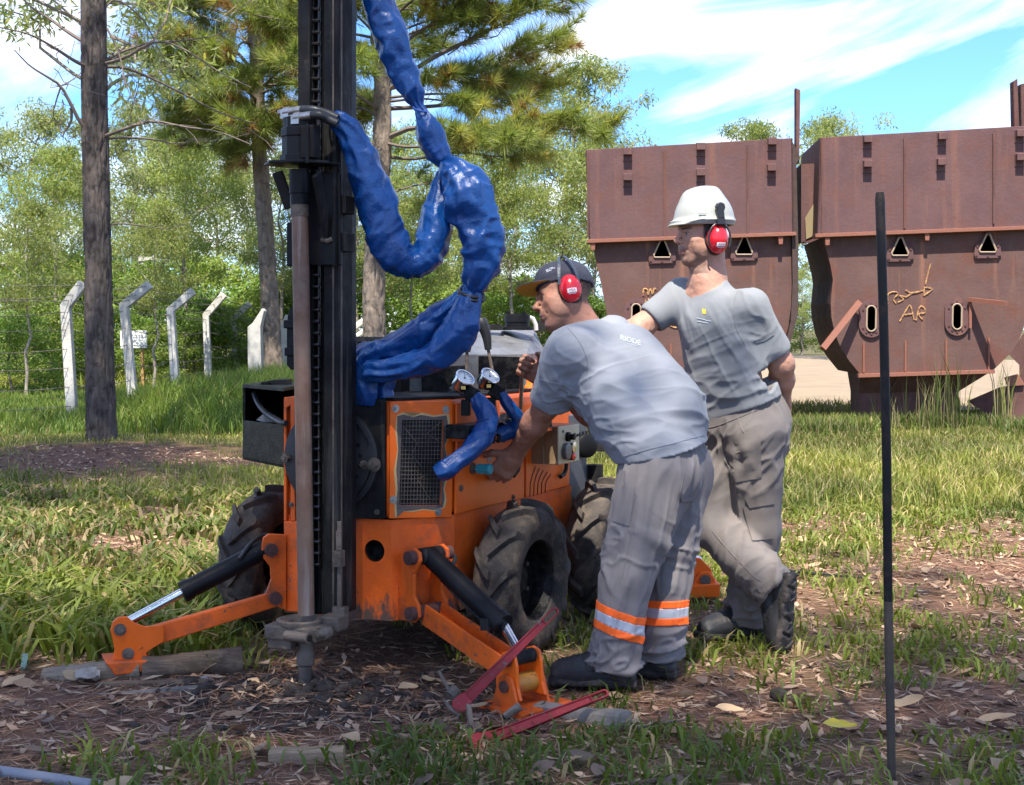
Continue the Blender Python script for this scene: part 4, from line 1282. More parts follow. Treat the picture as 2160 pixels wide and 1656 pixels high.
m = MB(); m.prism([at(x, y, 27.5) for x, y in [(592, 800), (590, 690), (602, 664), (612, 664), (612, 800)]], V((0, .26, 0))); m.build('corner_post', CONCRETE, fence, bevel=.01)
left_ext = [at(-150, 900, 16.9), at(-165, 640, 16.9), at(-120, 590, 16.9)]
chain_ = [left_ext] + tops + [[at(525, 815, Yc + 3), at(525, 690, Yc + 3), at(552, 652, Yc + 3)]]
for k, t in enumerate([.16, .32, .48, .64, .80, .95, 1.25, 1.5, 1.9]):
    m = MB()
    for i in range(len(chain_) - 1):
        A = chain_[i]; B = chain_[i + 1]
        g = lambda S: S[0] + (S[1] - S[0]) * t if t <= 1 else S[1] + (S[2] - S[1]) * (t - 1)
        p, q = g(A) - V((0, .07, 0)), g(B) - V((0, .07, 0))
        n_ = 9
        pts = [p + (q - p) * (j / (n_ - 1)) - V((0, 0, .05 * math.sin(PI * j / (n_ - 1)) * (1 + .6 * math.sin(k * 3 + i)))) for j in range(n_)]
        m.tube(pts, .0042, 4, False)
        for j in range(22):
            u = (j + .5) / 22; c = p + (q - p) * u - V((0, 0, .05 * math.sin(PI * u) * (1 + .6 * math.sin(k * 3 + i))))
            dd = V((random.uniform(-1, 1), random.uniform(-1, 1), random.uniform(-1, 1))) * .022
            m.tube([c - dd, c + dd], .0035, 3, False)
    m.build('barbed_wire', WIRE, fence)

sg = thing('sign', at(282, 830, 25.5), 'white notice board on an ochre post behind the second bent fence post', 'sign')
m = MB(); m.prism([at(x, y, 25.5) for x, y in [(253, 698), (309, 697), (310, 734), (254, 735)]], V((0, .02, 0))); m.build('board', SIGN, sg, bevel=.003)
m = MB(); m.bar(at(299, 735, 25.55) - V((0, -.03, 0)), at(303, 840, 25.55), .07, .05); m.build('post', POST_OCHRE, sg)
m = MB()
for y, xa, xb in [(707, 275, 300), (712, 272, 303), (717, 276, 300)]:
    x = xa
    while x < xb:
        l = random.uniform(1.5, 4); a = at(x, y, 25.495); m.box(a, (l * 25.5 / F, .002, .016)); x += l + 1.4
m.prism([at(x, y, 25.496) for x, y in [(277, 718), (283, 719), (281, 724), (279, 726)]], V((0, -.002, 0)))
tag(m.build('lettering', SIGN_INK, sg), kind='stuff')
pole = thing('utility_pole', at(300, 800, 31), 'grey utility pole with a short crossarm among the trees', 'pole')
m = MB(); m.tube([at(301, 815, 31), at(299, 540, 31)], [.12, .09], 10); m.build('pole_shaft', POLE, pole, smooth=True)
m = MB(); m.bar(at(292, 548, 30.9), at(331, 543, 30.9), .09, .08); m.bar(at(296, 560, 30.9), at(306, 548, 30.9), .05, .05); m.build('crossarm', CONCRETE, pole)
m = MB(); m.tube([at(331, 545, 30.9), at(420, 548, 40), at(560, 560, 60)], .012, 4); m.build('cable', WIRE, pole)

hs = thing('shed', at(910, 800, 36), 'cream gabled shed far behind the rig, half hidden by the blue sleeve', 'shed')
m = MB(); m.prism([at(x, y, 36) for x, y in [(838, 646), (915, 668), (1000, 700), (1000, 820), (852, 820)]], V((0, 3, 0))); m.build('wall', WALL_CREAM, hs)
m = MB(); m.prism([at(x, y, 35.7) for x, y in [(834, 640), (836, 646), (1010, 706), (1010, 697), (905, 657)]], V((0, 3.5, 0))); m.build('roof', ROOF_OLD, hs)
hw = MB(); hw.prism([at(x, y, 38) for x, y in [(985, 694), (1125, 690), (1125, 815), (985, 815)]], V((0, .2, 0))); hw.build('boundary_wall', WALL_CREAM)
tag(bpy.data.objects['boundary_wall'], 'low whitish wall far behind the air filter', 'wall')
lg = M('pale_log_bark', (.58, .55, .48), .8, var=((.40, .36, .30), 4, .4, .7))
for i, (xa, ya, xb, yb, lb) in enumerate([(728, 706, 768, 676, 'top pale log of the pile behind the mast'), (730, 722, 775, 694, 'middle pale log of the pile behind the mast'), (735, 740, 782, 708, 'bottom pale log of the pile behind the mast'), (722, 690, 745, 672, 'short pale log end behind the mast')]):
    m = MB(); m.tube([at(xa, ya, 30), at(xb, yb, 31)], .075, 8); o = m.build('pale_log', lg, smooth=True); tag(o, lb, 'log', 'pale logs piled beyond the fence')
# ------------------------------------------------------------------ drill rig
P0, P1, P2, P3 = V((-.847, 5.12, 0)), V((-.437, 4.97, 0)), V((-.215, 5.12, 0)), V((.261, 6.06, 0))
P4 = V((-.50, 6.42, 0))
PF, PC, PS = Plane(P0, P1), Plane(P1, P2), Plane(P2, P3)
U = PS.t.copy()                      # along the hull, away from the camera
W_ = PS.n.copy()                     # outwards from the right side
rig = thing('drill_rig', (-.35, 5.6, 0), 'orange four-wheeled drilling rig with black mast and blue hose sleeves', 'drilling rig')
def up(p, z): return V((p.x, p.y, z))
def inset(p, d):
    c = V((-.33, 5.6, 0)); v = (p - c); return c + v * (1 - d / v.length)
# hull
hole_c = PF.hit(790, 1162)
b = MB()
zb, zt = .187, .552
pl = [P0, P1, P2, P3, P4]
fr = [up(P0, zb), up(P1, zb), up(P1, zt), up(P0, zt)]
b.plate(fr, [circle(hole_c, .040, PF.t, V((0, 0, 1)), 24)], -PF.n * .012)
for a, c in ((P1, P2), (P2, P3), (P3, P4), (P4, P0)):
    n_ = V(((c - a).y, -(c - a).x, 0)).normalized()
    if n_.dot(a - V((-.33, 5.6, 0))) < 0: n_ = -n_
    b.prism([up(a, zb), up(c, zb), up(c, zt), up(a, zt)], -n_ * .012)
b.add([up(p, zb + .004) for p in pl], [tuple(range(5))])
hull = b.build('lower_body', ORANGE_HULL, rig)
t = MB(); t.lathe(hole_c, -PF.n, [(.040, .0), (.040, .06)], 24); t.lathe(hole_c, -PF.n, [(.0001, .06), (.040, .06)], 24); t.build('hole_liner', GREASE, rig)
# upper body
b = MB()
ub = [inset(p, .006) for p in pl]
b.prism([up(p, .556) for p in ub], V((0, 0, .425)))
b.build('upper_body', ORANGE, rig, bevel=.02, seg=3)
b = MB(); b.prism([up(inset(p, .03), .981) for p in pl], V((0, 0, .012))); b.build('deck_plate', BLACK_DULL, rig, bevel=.003)
# left front column
b = MB()
b.prism([PF.hit(x, y, .02) for x, y in [(598, 838), (622, 836), (622, 1100), (612, 1100), (612, 856), (604, 860), (604, 1100), (598, 1100)]], -PF.n * .06)
b.prism([PF.hit(x, y, .02) for x, y in [(598, 1100), (632, 1100), (632, 1292), (600, 1290)]], -PF.n * .04)
b.build('corner_column', ORANGE_WORN, rig, bevel=.004)
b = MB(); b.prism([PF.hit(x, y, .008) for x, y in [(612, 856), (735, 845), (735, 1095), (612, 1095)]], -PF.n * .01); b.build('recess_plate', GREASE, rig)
# slewing plate in front
b = MB(); b.prism([PF.hit(x, y, .016) for x, y in [(640, 840), (812, 842), (812, 1094), (640, 1094)]], -PF.n * .014); sl = b.build('slewing_plate', BLACK_DULL, rig, bevel=.002)
dc = PF.hit(700, 966, .016)
b = MB(); b.lathe(dc, PF.n, [(.19, 0), (.19, .014), (.183, .016), (.0001, .016)], 64); b.build('slewing_disc', M('dark_steel_disc', (.024, .024, .026), .42, spec=.45, bump=.1), rig, smooth=True)
b = MB()
ez = V((0, 0, 1))
for a0, a1, r in ((18, 62, .168), (-62, -14, .168)):
    pts = [dc + PF.n * .016 + PF.t * (r * math.cos(math.radians(a))) + ez * (r * math.sin(math.radians(a))) for a in np.linspace(a0, a1, 12)]
    b.tube(pts, .0085, 6, True, 0, .25)
for a in (60, 42, 24, 6, -12, -30, -48):
    p = dc + PF.t * (.125 * math.cos(math.radians(a))) + ez * (.125 * math.sin(math.radians(a)))
    b.cyl(p + PF.n * .0155, p + PF.n * .0175, .0075, 12)
b.build('disc_slots', RUST_IN if False else GREASE, rig)
def bolt(p, n, r=.012, h=.012, name='bolt', mat=STEEL_DIRTY, parent=rig, washer=True):
    m = MB()
    if washer: m.cyl(p, p + n * .003, r * 1.6, 16)
    m.cyl(p, p + n * h, r, 6); m.cyl(p + n * h, p + n * (h + .004), r * .5, 10)
    return m.build(name, mat, parent)
bolt(PF.hit(790, 980, .030), PF.n, .016, .03); bolt(PF.hit(768, 980, .030), PF.n, .010, .02); bolt(PF.hit(608, 965, .02), PF.n, .016, .03)
bolt(PF.hit(796, 1080, .016), PF.n, .011, .006, washer=False); bolt(PF.hit(617, 1064, .014), PF.n, .009, .01)
# grille panel on the chamfer
b = MB()
out = [PC.hit(x, y, .012) for x, y in [(824, 848), (955, 846), (953, 1091), (822, 1094)]]
opn = [PC.hit(x, y, .012) for x, y in [(848, 886), (936, 886), (930, 1066), (842, 1066)]]
b.plate(out, [opn], -PC.n * .010)
gp = b.build('grille_panel', ORANGE, rig, bevel=.002)
b = MB()
rag_o = [(838, 878), (852, 874), (870, 880), (890, 875), (915, 880), (942, 876), (945, 892), (940, 905), (944, 925), (938, 940), (942, 962), (938, 985), (940, 1010), (935, 1030), (938, 1052), (934, 1070), (915, 1076), (893, 1073), (870, 1077), (852, 1078), (838, 1090), (836, 1062), (839, 1030), (836, 990), (840, 950), (838, 910)]
b.plate([PC.hit(x, y, .0135) for x, y in rag_o], [[PC.hit(x, y, .0135) for x, y in [(848, 886), (936, 886), (930, 1066), (842, 1066)]]], -PC.n * .001)
b.build('bare_metal_border', M('scraped_primer', (.10, .075, .065), .7, bump=.3, dirt=((.2, .17, .14), 20, .55, .8)), gp)
b = MB()
rg2 = [((x - 888) * 1.06 + 888, (y - 977) * 1.025 + 977) for x, y in rag_o]
rg2 = [(x + random.uniform(-2, 2), y + random.uniform(-2, 2)) for x, y in rg2]
b.plate([PC.hit(x, y, .0128) for x, y in rg2], [[PC.hit(x, y, .0128) for x, y in rag_o]], -PC.n * .0006)
b.build('peeled_edge', M('yellow_undercoat', (.50, .34, .14), .7, bump=.2), gp)
b = MB()
for i in range(13):
    x0 = 848 + 88 * (i + .5) / 13; x1 = 842 + 88 * (i + .5) / 13
    b.bar(PC.hit(x0, 886, .004), PC.hit(x1, 1066, .004), .0022, .0022)
for i in range(21):
    y = 886 + 180 * (i + .5) / 21; o_ = (y - 886) / 180 * 6
    b.bar(PC.hit(848 - o_, y, .0065), PC.hit(936 - o_, y, .0065), .0022, .0022)
b.build('wire_mesh', STEEL_DIRTY, gp)
b = MB(); b.prism([PC.hit(x, y, .003) for x, y in [(840, 882), (942, 882), (936, 1070), (836, 1070)]], -PC.n * .002); b.build('grille_backing', GREASE, gp)
b = MB()
for pts in ([(852, 900), (880, 935), (868, 960), (890, 985)], [(930, 890), (900, 915), (925, 930)], [(905, 1000), (880, 1010), (905, 1050)]):
    b.tube([PC.hit(x, y, .0045) for x, y in pts], .0022, 5)
b.build('loose_wire', STEEL_DIRTY, gp)
for x, y in ((834, 862), (940, 864), (829, 1054), (924, 1080)): bolt(PC.hit(x, y, .012), PC.n, .009, .006, parent=gp, mat=STEEL)
# right side: door panels standing proud, seams between them
def side_panel(pts, name='door_panel', off=.012, mat=ORANGE):
    m = MB(); m.prism([PS.hit(x, y, off) for x, y in pts], -PS.n * (off - .001)); return m.build(name, mat, rig, bevel=.003)
side_panel([(964, 930), (1106, 916), (1106, 1050), (1012, 1072), (962, 1086)])
side_panel([(1110, 916), (1203, 902), (1201, 1024), (1110, 1049)])
side_panel([(964, 850), (1035, 842), (1035, 893), (964, 902)], 'upper_panel')
side_panel([(1039, 842), (1107, 836), (1107, 886), (1039, 892)], 'upper_panel', .02)
bolt(PS.hit(977, 910, .012), PS.n, .008, .006); bolt(PS.hit(972, 1030, .012), PS.n, .008, .006); bolt(PS.hit(1082, 1049, .012), PS.n, .007, .006)
b = MB()
for i in range(5):
    x = 1118 + i * 8.0
    pts = [(x, 1048 - i * 2), (x + 1, 1020), (x + 5, 1003 + i * 2), (x + 12, 985 + i * 4)]
    b.tube([PS.hit(a, c, .0125) for a, c in pts], .0042, 6, True, 0, .4)
b.build('vent_slots', GREASE, rig)
for pts in ([(1094, 966), (1096, 978), (1092, 992), (1083, 1004)], [(1195, 978), (1194, 990), (1190, 1000), (1182, 1006)]):
    b = MB(); b.tube([PS.hit(x, y, .028) for x, y in pts], .009, 8); b.build('handle', BLACK, rig, smooth=True)
b = MB(); b.prism([PS.hit(x, y, .10) for x, y in [(988, 897), (1125, 884), (1165, 880), (1165, 903), (1125, 912), (988, 927)]], -PS.n * .095); b.build('valve_shelf', GREASE, rig, bevel=.004)
b = MB(); b.prism([PS.hit(x, y, .115) for x, y in [(1010, 925), (1165, 901), (1165, 908), (1010, 933)]], -PS.n * .12); b.build('shelf_lip', ORANGE_WORN, rig)
b = MB()
for x, y in ((1040, 928), (1051, 926), (1062, 925), (1085, 921), (1150, 895), (1158, 890), (1142, 893)):
    b.cyl(PS.hit(x, y, .105), PS.hit(x, y + 8, .105), .007, 8); b.cyl(PS.hit(x, y - 10, .08), PS.hit(x, y - 4, .12), .011, 8)
b.build('valve_fittings', BLACK_DULL, rig)
b = MB()
for i in range(6):
    cc = PS.hit(1068, 886, .11); r = .032 - .002 * i
    b.tube([cc + U * (r * math.cos(t) * 1.3) + V((0, 0, 1)) * (r * .5 * math.sin(t) + .003 * i) + W_ * (.012 * math.sin(2 * t + i)) for t in np.linspace(0, 2 * PI, 20)], .0035, 5, False)
b.build('coiled_cable', M('grey_cable', (.22, .20, .17), .6), rig)
text_obj('BE', 'lettering', M('faded_letter', (.62, .50, .40), .6), rig, PS.hit(1053, 869, .0225), PS.t, ez, .028)
for x, y in ((1000, 962), (1033, 966), (1104, 955)):
    b = MB(); b.prism([PS.hit(x - 5, y - 7, .0135), PS.hit(x + 5, y - 7, .0135), PS.hit(x + 5, y + 7, .0135), PS.hit(x - 5, y + 7, .0135)], -PS.n * .001); b.build('worn_label', TIN, rig)
# teal knob
k0 = PS.hit(996, 988, .012); kd = W_
b = MB(); b.lathe(k0, kd, [(.0001, 0), (.022, 0), (.022, .006), (.012, .008), (.012, .03), (.0001, .03)], 18); b.build('knob_stem', STEEL_DIRTY, rig, smooth=True)
b = MB()
pr = [(.014, .020), (.017, .024), (.017, .058), (.021, .064), (.021, .078), (.017, .082), (.0001, .082)]
b.lathe(k0, kd, pr, 20)
for i in range(10):
    t = 2 * PI * i / 10; a_, b_, _ = frame(kd)
    o_ = (a_ * math.cos(t) + b_ * math.sin(t)) * .017
    b.bar(k0 + o_ + kd * .026, k0 + o_ + kd * .060, .004, .004)
b.build('control_knob', TEAL, rig, smooth=True)
# cream control box
cb0 = PS.hit(1118, 978, .004); cbz = PS.hit(1118, 898, .004).z
lenw, lenu = .13, .21
b = MB()
q = [cb0, cb0 + W_ * lenw, cb0 + W_ * lenw + U * lenu, cb0 + U * lenu]
hgt = cbz - cb0.z
b.prism(q, V((0, 0, hgt))); cbx = b.build('control_box', CREAM, rig, bevel=.004)
b = MB(); b.prism([p - U * .002 + V((0, 0, .002)) for p in (q[0], q[0] + W_ * .062, q[0] + W_ * .062 + V((0, 0, hgt - .004)), q[0] + V((0, 0, hgt - .004)))], -U * .003); b.build('box_lid', TAN, cbx, bevel=.002)
b = MB(); b.prism([p - U * .002 + V((0, 0, .002)) for p in (q[0] + W_ * .068, q[1] - W_ * .002, q[1] - W_ * .002 + V((0, 0, hgt - .004)), q[0] + W_ * .068 + V((0, 0, hgt - .004)))], -U * .003); b.build('box_lid', TAN, cbx, bevel=.002)
fc = q[1]
def onbox(u, v): return fc + U * (lenu * u) + V((0, 0, hgt * v)) + W_ * .0005
b = MB(); b.lathe(onbox(.40, .70), W_, [(.020, 0), (.020, .012), (.012, .016), (.012, .035), (.0001, .036)], 18); b.bar(onbox(.40, .70) + W_ * .03, onbox(.62, .74) + W_ * .03, .008, .008); b.build('selector_knob', BLACK, cbx, smooth=True)
b = MB(); b.lathe(onbox(.28, .33), W_, [(.034, 0), (.034, .018), (.028, .020), (.0001, .018)], 22); b.build('box_dial', TIN, cbx, smooth=True)
b = MB(); b.lathe(onbox(.55, .42), W_, [(.022, 0), (.022, .02), (.0001, .022)], 18); b.build('key_switch', CHROME, cbx, smooth=True)
b = MB(); b.lathe(onbox(.50, .18), W_, [(.018, 0), (.018, .022), (.0001, .028)], 18); b.build('red_button', RED_BUTTON, cbx, smooth=True)
b = MB()
for u, v in ((.2, .86), (.75, .74), (.8, .45)):
    b.box(onbox(u, v) + W_ * .0008, (.001, .018, .010), (W_, U, ez))
b.build('box_marks', DIAL_INK, cbx)
b = MB(); pv = [PS.hit(1150, 868, .02), PS.hit(1182, 872, .02), PS.hit(1255, 893, .10), PS.hit(1225, 899, .20), PS.hit(1175, 893, .20), PS.hit(1148, 878, .08)]
for p in pv: p.z = .930 + (p.y - 5.5) * -.03
b.prism(pv, V((0, 0, .006))); b.build('metal_cover', M('blue_grey_sheet', (.30, .36, .48), .18, metal=.7, var=((.45, .36, .36), 6, .45, .7)), rig)
# rear end
b = MB(); R0 = P3 + U * .02
b.prism([up(P3 + U * .015 - W_ * .02, .30), up(P3 + U * .22 - W_ * .02, .30), up(P3 + U * .22 - W_ * .02, .86), up(P3 + U * .015 - W_ * .02, .86)], -W_ * .6); b.build('rear_guard', M('grey_steel_guard', (.07, .075, .085), .5, bump=.1, dirt=((.2, .17, .14), 10, .6, .8)), rig, bevel=.006)
b = MB()
for i in range(5):
    for j in range(4):
        p = P3 + U * (.05 + .04 * i) - W_ * .018; b.box(up(p, .68 + .03 * j), (.003, .018, .016), (W_, U, ez))
b.build('guard_holes', GREASE, rig)
b = MB(); c_ = at(1234, 940, 6.22); b.lathe(c_, (W_ * .8 + U * -.6), [(.048, -.05), (.054, -.03), (.054, .02), (.04, .03), (.0001, .03)], 20); b.build('air_intake', BLACK, rig, smooth=True)
b = MB(); b.prism([at(x, y, 6.4) for x, y in [(1236, 890), (1300, 905), (1318, 955), (1250, 952)]], V((.1, .25, 0))); b.build('rear_bracket', BLACK_DULL, rig)
b = MB(); b.cyl(at(1254, 980, 6.3), at(1254, 1025, 6.3), .04, 14); b.build('exhaust_pipe', BLACK_DULL, rig, smooth=True)
# on the deck: tank, engine cover, filter, battery box
b = MB()
A_ = lambda x, y, Y: at(x, y, Y)
b.prism([at(736, 832, 5.45), at(846, 832, 5.45), at(846, 714, 5.45), at(736, 711, 5.45)], V((.16, .45, 0))); b.build('tank_box', BLACK, rig, bevel=.006)
b = MB(); b.cyl(at(748, 728, 5.44), at(752, 730, 5.36), .014, 12); b.bar(at(738, 715, 5.435), at(844, 717, 5.435), .012, .02); b.build('tank_latch', STEEL_DIRTY, rig)
zt_, zm_, zb_ = 1.235, 1.135, .993
f0, f1 = at(785, 742, 5.55), at(1110, 748, 5.80)
g0, g1 = at(825, 692, 6.05), at(1062, 697, 6.20)
r0_, r1_ = at(1150, 742, 6.25), at(1128, 697, 6.42)
b = MB()
b.add([up(f0, zb_), up(f1, zb_), up(f1, zm_), up(f0, zm_), up(g1, zt_), up(g0, zt_), up(r0_, zb_), up(r0_, zm_), up(r1_, zt_)],
      [(0, 1, 2, 3), (3, 2, 4, 5), (1, 6, 7, 2), (2, 7, 8, 4)])
gb0, gb1 = g0 + V((.15, .5, 0)), g1 + V((.35, .45, 0))
b.add([up(g0, zt_), up(g1, zt_), up(r1_, zt_), up(gb1, zt_), up(gb0, zt_)], [(0, 1, 2, 3, 4)])
b.build('engine_cover', TIN, rig)
b = MB()
b.prism([at(x, y, 5.72) for x, y in [(872, 748), (1096, 753), (1100, 827), (872, 828)]], V((0, .02, 0)))
b.prism([at(x, y, 5.50) for x, y in [(888, 775), (958, 772), (960, 828), (890, 828)]], V((.05, .1, 0)))
b.build('cover_opening', GREASE, rig)
b = MB(); b.prism([at(x, y, 5.53) for x, y in [(818, 790), (888, 800), (890, 826), (822, 822)]], V((0, .05, 0))); b.prism([at(1090, 756, 5.76), at(1104, 752, 5.76), at(1106, 826, 5.76), at(1090, 828, 5.76)], V((0, .02, 0))); b.build('trim_plate', TIN, rig)
c_ = at(1091, 694, 6.15); sc_ = 6.15 / F
b = MB(); b.lathe(c_ - V((0, 0, .004)), ez, [(.075, 0), (.075, .012), (.055, .014), (.055, .034), (.058, .035), (.058, .066), (.050, .068), (.050, .072), (.0001, .070)], 28)
b.box(c_ + V((-.04, -.02, .072)), (.015, .015, .012)); b.box(c_ + V((.03, -.03, .072)), (.015, .015, .012)); b.build('air_filter', BLACK, rig, smooth=True)
b = MB(); b.tube([at(1113, 668, 6.2), at(1124, 672, 6.2), at(1130, 685, 6.2), at(1131, 697, 6.2)], .010, 8); b.build('breather_hose', M('pale_hose', (.5, .5, .48), .5), rig, smooth=True)
b = MB(); b.box(at(1045, 690, 6.1), (.07, .05, .02)); b.cyl(at(1040, 692, 6.1), at(1040, 684, 6.1), .02, 12); b.box(at(1138, 688, 6.3), (.05, .05, .05)); b.build('cover_fittings', BLACK_DULL, rig)
# orange hood behind the lever
b = MB(); b.prism([PS.hit(x, y, -.03) for x, y in [(1108, 845), (1130, 800), (1152, 768), (1212, 772), (1210, 880), (1108, 886)]], -PS.n * .35); b.build('rear_hood', ORANGE, rig, bevel=.012)
# levers
def lever(p0, p1, p2, Y):
    m = MB(); m.tube([at(*p2, Y), at(*p1, Y)], .0065, 8); a = m.build('lever_rod', STEEL_DIRTY, rig, smooth=True)
    S = spline(np.array([at(*p1, Y)[:], (at(*p1, Y) * .5 + at(*p0, Y) * .5 + V((.008, 0, 0)))[:], at(*p0, Y)[:]]), 10)
    m = MB(); m.tube(S, list(np.linspace(.013, .024, 9)) + [.018], 12); m.build('grip', RUBBER_HOSE, a, smooth=True)
lever((1012, 672), (1030, 738), (1042, 800), 5.32)
lever((982, 690), (985, 742), (984, 790), 5.42)
m = MB(); m.tube([at(1101, 788, 5.34), at(1098, 862, 5.42)], .008, 8); m.build('lever_rod', STEEL, rig, smooth=True)
m = MB(); m.tube([at(1128, 800, 5.6), at(1126, 880, 5.6)], .009, 8); m.build('lever_rod', STEEL_DIRTY, rig, smooth=True)
# gauges
for gx, gy, Y in ((978, 801, 5.10), (1031, 797, 5.22)):
    c_ = at(gx, gy, Y); ax = V((.46, -.52, .66)).normalized()
    m = MB(); m.lathe(c_, ax, [(.0001, -.035), (.034, -.034), (.036, -.028), (.036, .006), (.039, .008), (.039, .014), (.034, .015), (.033, .009)], 32)
    g = m.build('gauge', CHROME, rig, smooth=True)
    m = MB(); m.lathe(c_, ax, [(.0335, .0085), (.0001, .0085)], 32); m.build('dial', GLASS_WHITE, g)
    a_, b_, d_ = frame(ax)
    m = MB()
    for i in range(11):
        t = math.radians(-40 + i * 26); o_ = a_ * math.cos(t) + b_ * math.sin(t); tt = b_ * math.cos(t) - a_ * math.sin(t)
        m.box(c_ + o_ * .027 + ax * .0092, (.007, .0018, .0006), (o_, tt, ax))
    o_ = (a_ * .5 + b_ * .8).normalized(); m.box(c_ + o_ * .009 + ax * .0095, (.028, .002, .0006), (o_, ax.cross(o_), ax)); m.cyl(c_ + ax * .009, c_ + ax * .0105, .004, 10)
    m.build('dial_marks', DIAL_INK, g)
    q_ = at(gx + 16, gy + 30, Y - .02)
    m = MB(); m.box(q_, (.045, .04, .05), (V((.8, .3, -.5)).normalized(), V((-.3, .95, 0)).normalized(), V((.5, .1, .85)).normalized())); m.cyl(c_ - ax * .03, q_, .012, 10); m.box(q_ + V((-.02, 0, -.05)), (.035, .03, .06)); m.build('gauge_block', BLACK_DULL, rig, bevel=.003)
    m = MB(); m.box(q_ + V((-.028, -.024, .024)), (.016, .012, .012)); m.build('brass_fitting', M('brass', (.55, .38, .12), .35, metal=.9), rig)
for i, (x0, y0) in enumerate(((950, 820), (968, 828))):
    m = MB(); m.tube([V(s) for s in spline(np.array([at(x0, y0, 5.16)[:], at(x0 + 14, y0 - 7, 5.2)[:], at(x0 + 30, y0, 5.18)[:], at(x0 + 12, y0 + 6, 5.12)[:], at(x0, y0, 5.16)[:]]), 24)], .005, 6, False); m.build('hose_loop', RUBBER_HOSE, rig, smooth=True)
# black side box at left
b = MB()
bx = [at(512, 815, 5.42), at(598, 840, 5.10), at(650, 822, 5.55), at(575, 806, 5.85)]
for p, x in zip(bx, range(4)): p.z = 1.022
zlo = 1.022 - (972 - 815) * 5.42 / F
b.prism([up(p, 1.012) for p in bx], V((0, 0, .012)))
b.prism([up(bx[0], zlo), up(bx[1], zlo), up(bx[1], zlo + .158), up(bx[0], zlo + .155)], V((0, .01, 0)))
b.prism([up(bx[0], zlo), up(bx[3], zlo), up(bx[3], 1.012), up(bx[0], 1.012)], V((.01, 0, 0)))
b.prism([up(p, zlo) for p in bx], V((0, 0, .01)))
b.prism([up(bx[0] * .25 + bx[3] * .75, zlo), up(bx[1] * .25 + bx[2] * .75, zlo), up(bx[1] * .25 + bx[2] * .75, 1.01), up(bx[0] * .25 + bx[3] * .75, 1.01)], V((0, .01, 0)))
b.build('side_box', GREASE, rig)
b = MB(); b.prism([at(x, y, 5.4) for x, y in [(548, 812), (552, 806), (575, 802), (606, 801), (606, 812), (580, 812), (570, 807), (556, 812)]], V((0, .12, 0))); b.build('box_handle', BLACK, rig)
b = MB(); b.tube([V(s) for s in spline(np.array([at(536, 830, 5.42)[:], at(545, 852, 5.36)[:], at(562, 872, 5.28)[:], at(590, 890, 5.12)[:], at(604, 893, 5.08)[:]]), 16)], .011, 8); b.build('drain_hose', RUBBER_HOSE, rig, smooth=True)
b = MB(); b.prism([at(x, y, 5.30) for x, y in [(540, 886), (562, 868), (590, 884), (592, 892), (556, 890)]], V((0, .03, 0))); b.build('crumpled_sheet', TIN, rig)

# ------------------------------------------------------------------ wheels
def wheel(c, ax, R=.285, w=.165, name='wheel', phase=0.0):
    c = V(c); ax = V(ax).normalized()
    e1 = V((ax.y, -ax.x, 0)).normalized(); e2 = V((0, 0, 1))
    root = bpy.data.objects.new(name, None); link(root, rig, c)
    def P(th, u, r): return c + e1 * (r * math.cos(th)) + e2 * (r * math.sin(th)) + ax * u
    prof = [(.150, -.055), (.158, -.070), (.20, -.084), (.235, -.086), (.262, -.076), (.276, -.055), (.283, -.02), (.285, 0), (.283, .02), (.276, .055), (.262, .076), (.235, .086), (.20, .084), (.158, .070), (.150, .055)]
    m = MB(); n = 56
    vs = [P(2 * PI * k / n, u, r) for r, u in prof for k in range(n)]
    fs = []
    for i in range(len(prof) - 1):
        for k in range(n):
            fs.append((i * n + k, i * n + (k + 1) % n, (i + 1) * n + (k + 1) % n, (i + 1) * n + k))
    m.add(vs, fs)
    rad = lambda u: np.interp(abs(u), [0, .02, .055, .076, .088], [.285, .283, .276, .262, .225])
    N = 11
    for s in (-1, 1):
        for k in range(N):
            t0 = phase + 2 * PI * (k + (.5 if s > 0 else 0)) / N
            vs = []
            for j in range(7):
                f = j / 6
                u = s * (-.008 + .098 * f); th = t0 + .40 * f ** 1.15
                hw = .064 - .016 * f
                h = .026 if f < .9 else .016
                u2 = s * min(abs(u), .087) if u * s > 0 else u
                r = rad(u2)
                vs += [P(th - hw, u2, r - .012), P(th - hw * .80, u2 * 1.02, r + h), P(th + hw * .80, u2 * 1.02, r + h), P(th + hw, u2, r - .012)]
            fs = []
            for j in range(6):
                for i in range(3):
                    q = (j * 4 + i, j * 4 + i + 1, (j + 1) * 4 + i + 1, (j + 1) * 4 + i)
                    fs.append(q if s > 0 else q[::-1])
            fs += [(3, 2, 1, 0), (24, 25, 26, 27)]
            m.add(vs, fs)
    m.build('tyre', RUBBER, root, smooth=True)
    r_ = MB(); 
    r_.lathe(c, ax, [(.158, .066), (.152, .060), (.140, .030), (.136, -.02), (.10, -.03), (.06, -.02), (.05, .0), (.0001, .002)], 32)
    r_.lathe(c, -ax, [(.158, .066), (.152, .060), (.140, .030), (.10, .02), (.0001, .02)], 32)
    ro = r_.build('rim', GREASE, root, smooth=True)
    for k in range(5):
        t = 2 * PI * k / 5; p = P(t, -.022, .082); q = MB(); q.cyl(p, p + ax * .014, .010, 6); q.build('wheel_nut', STEEL_DIRTY, ro)
    return root
wheel((.040, 5.32, .275), W_, phase=.2)
wheel((.405, 6.06, .28), W_, phase=.6)
wheel((-1.005, 5.72, .285), W_ * .95 + V((.1, .02, 0)), phase=.1)
wheel((-.64, 6.62, .28), W_, phase=.9)
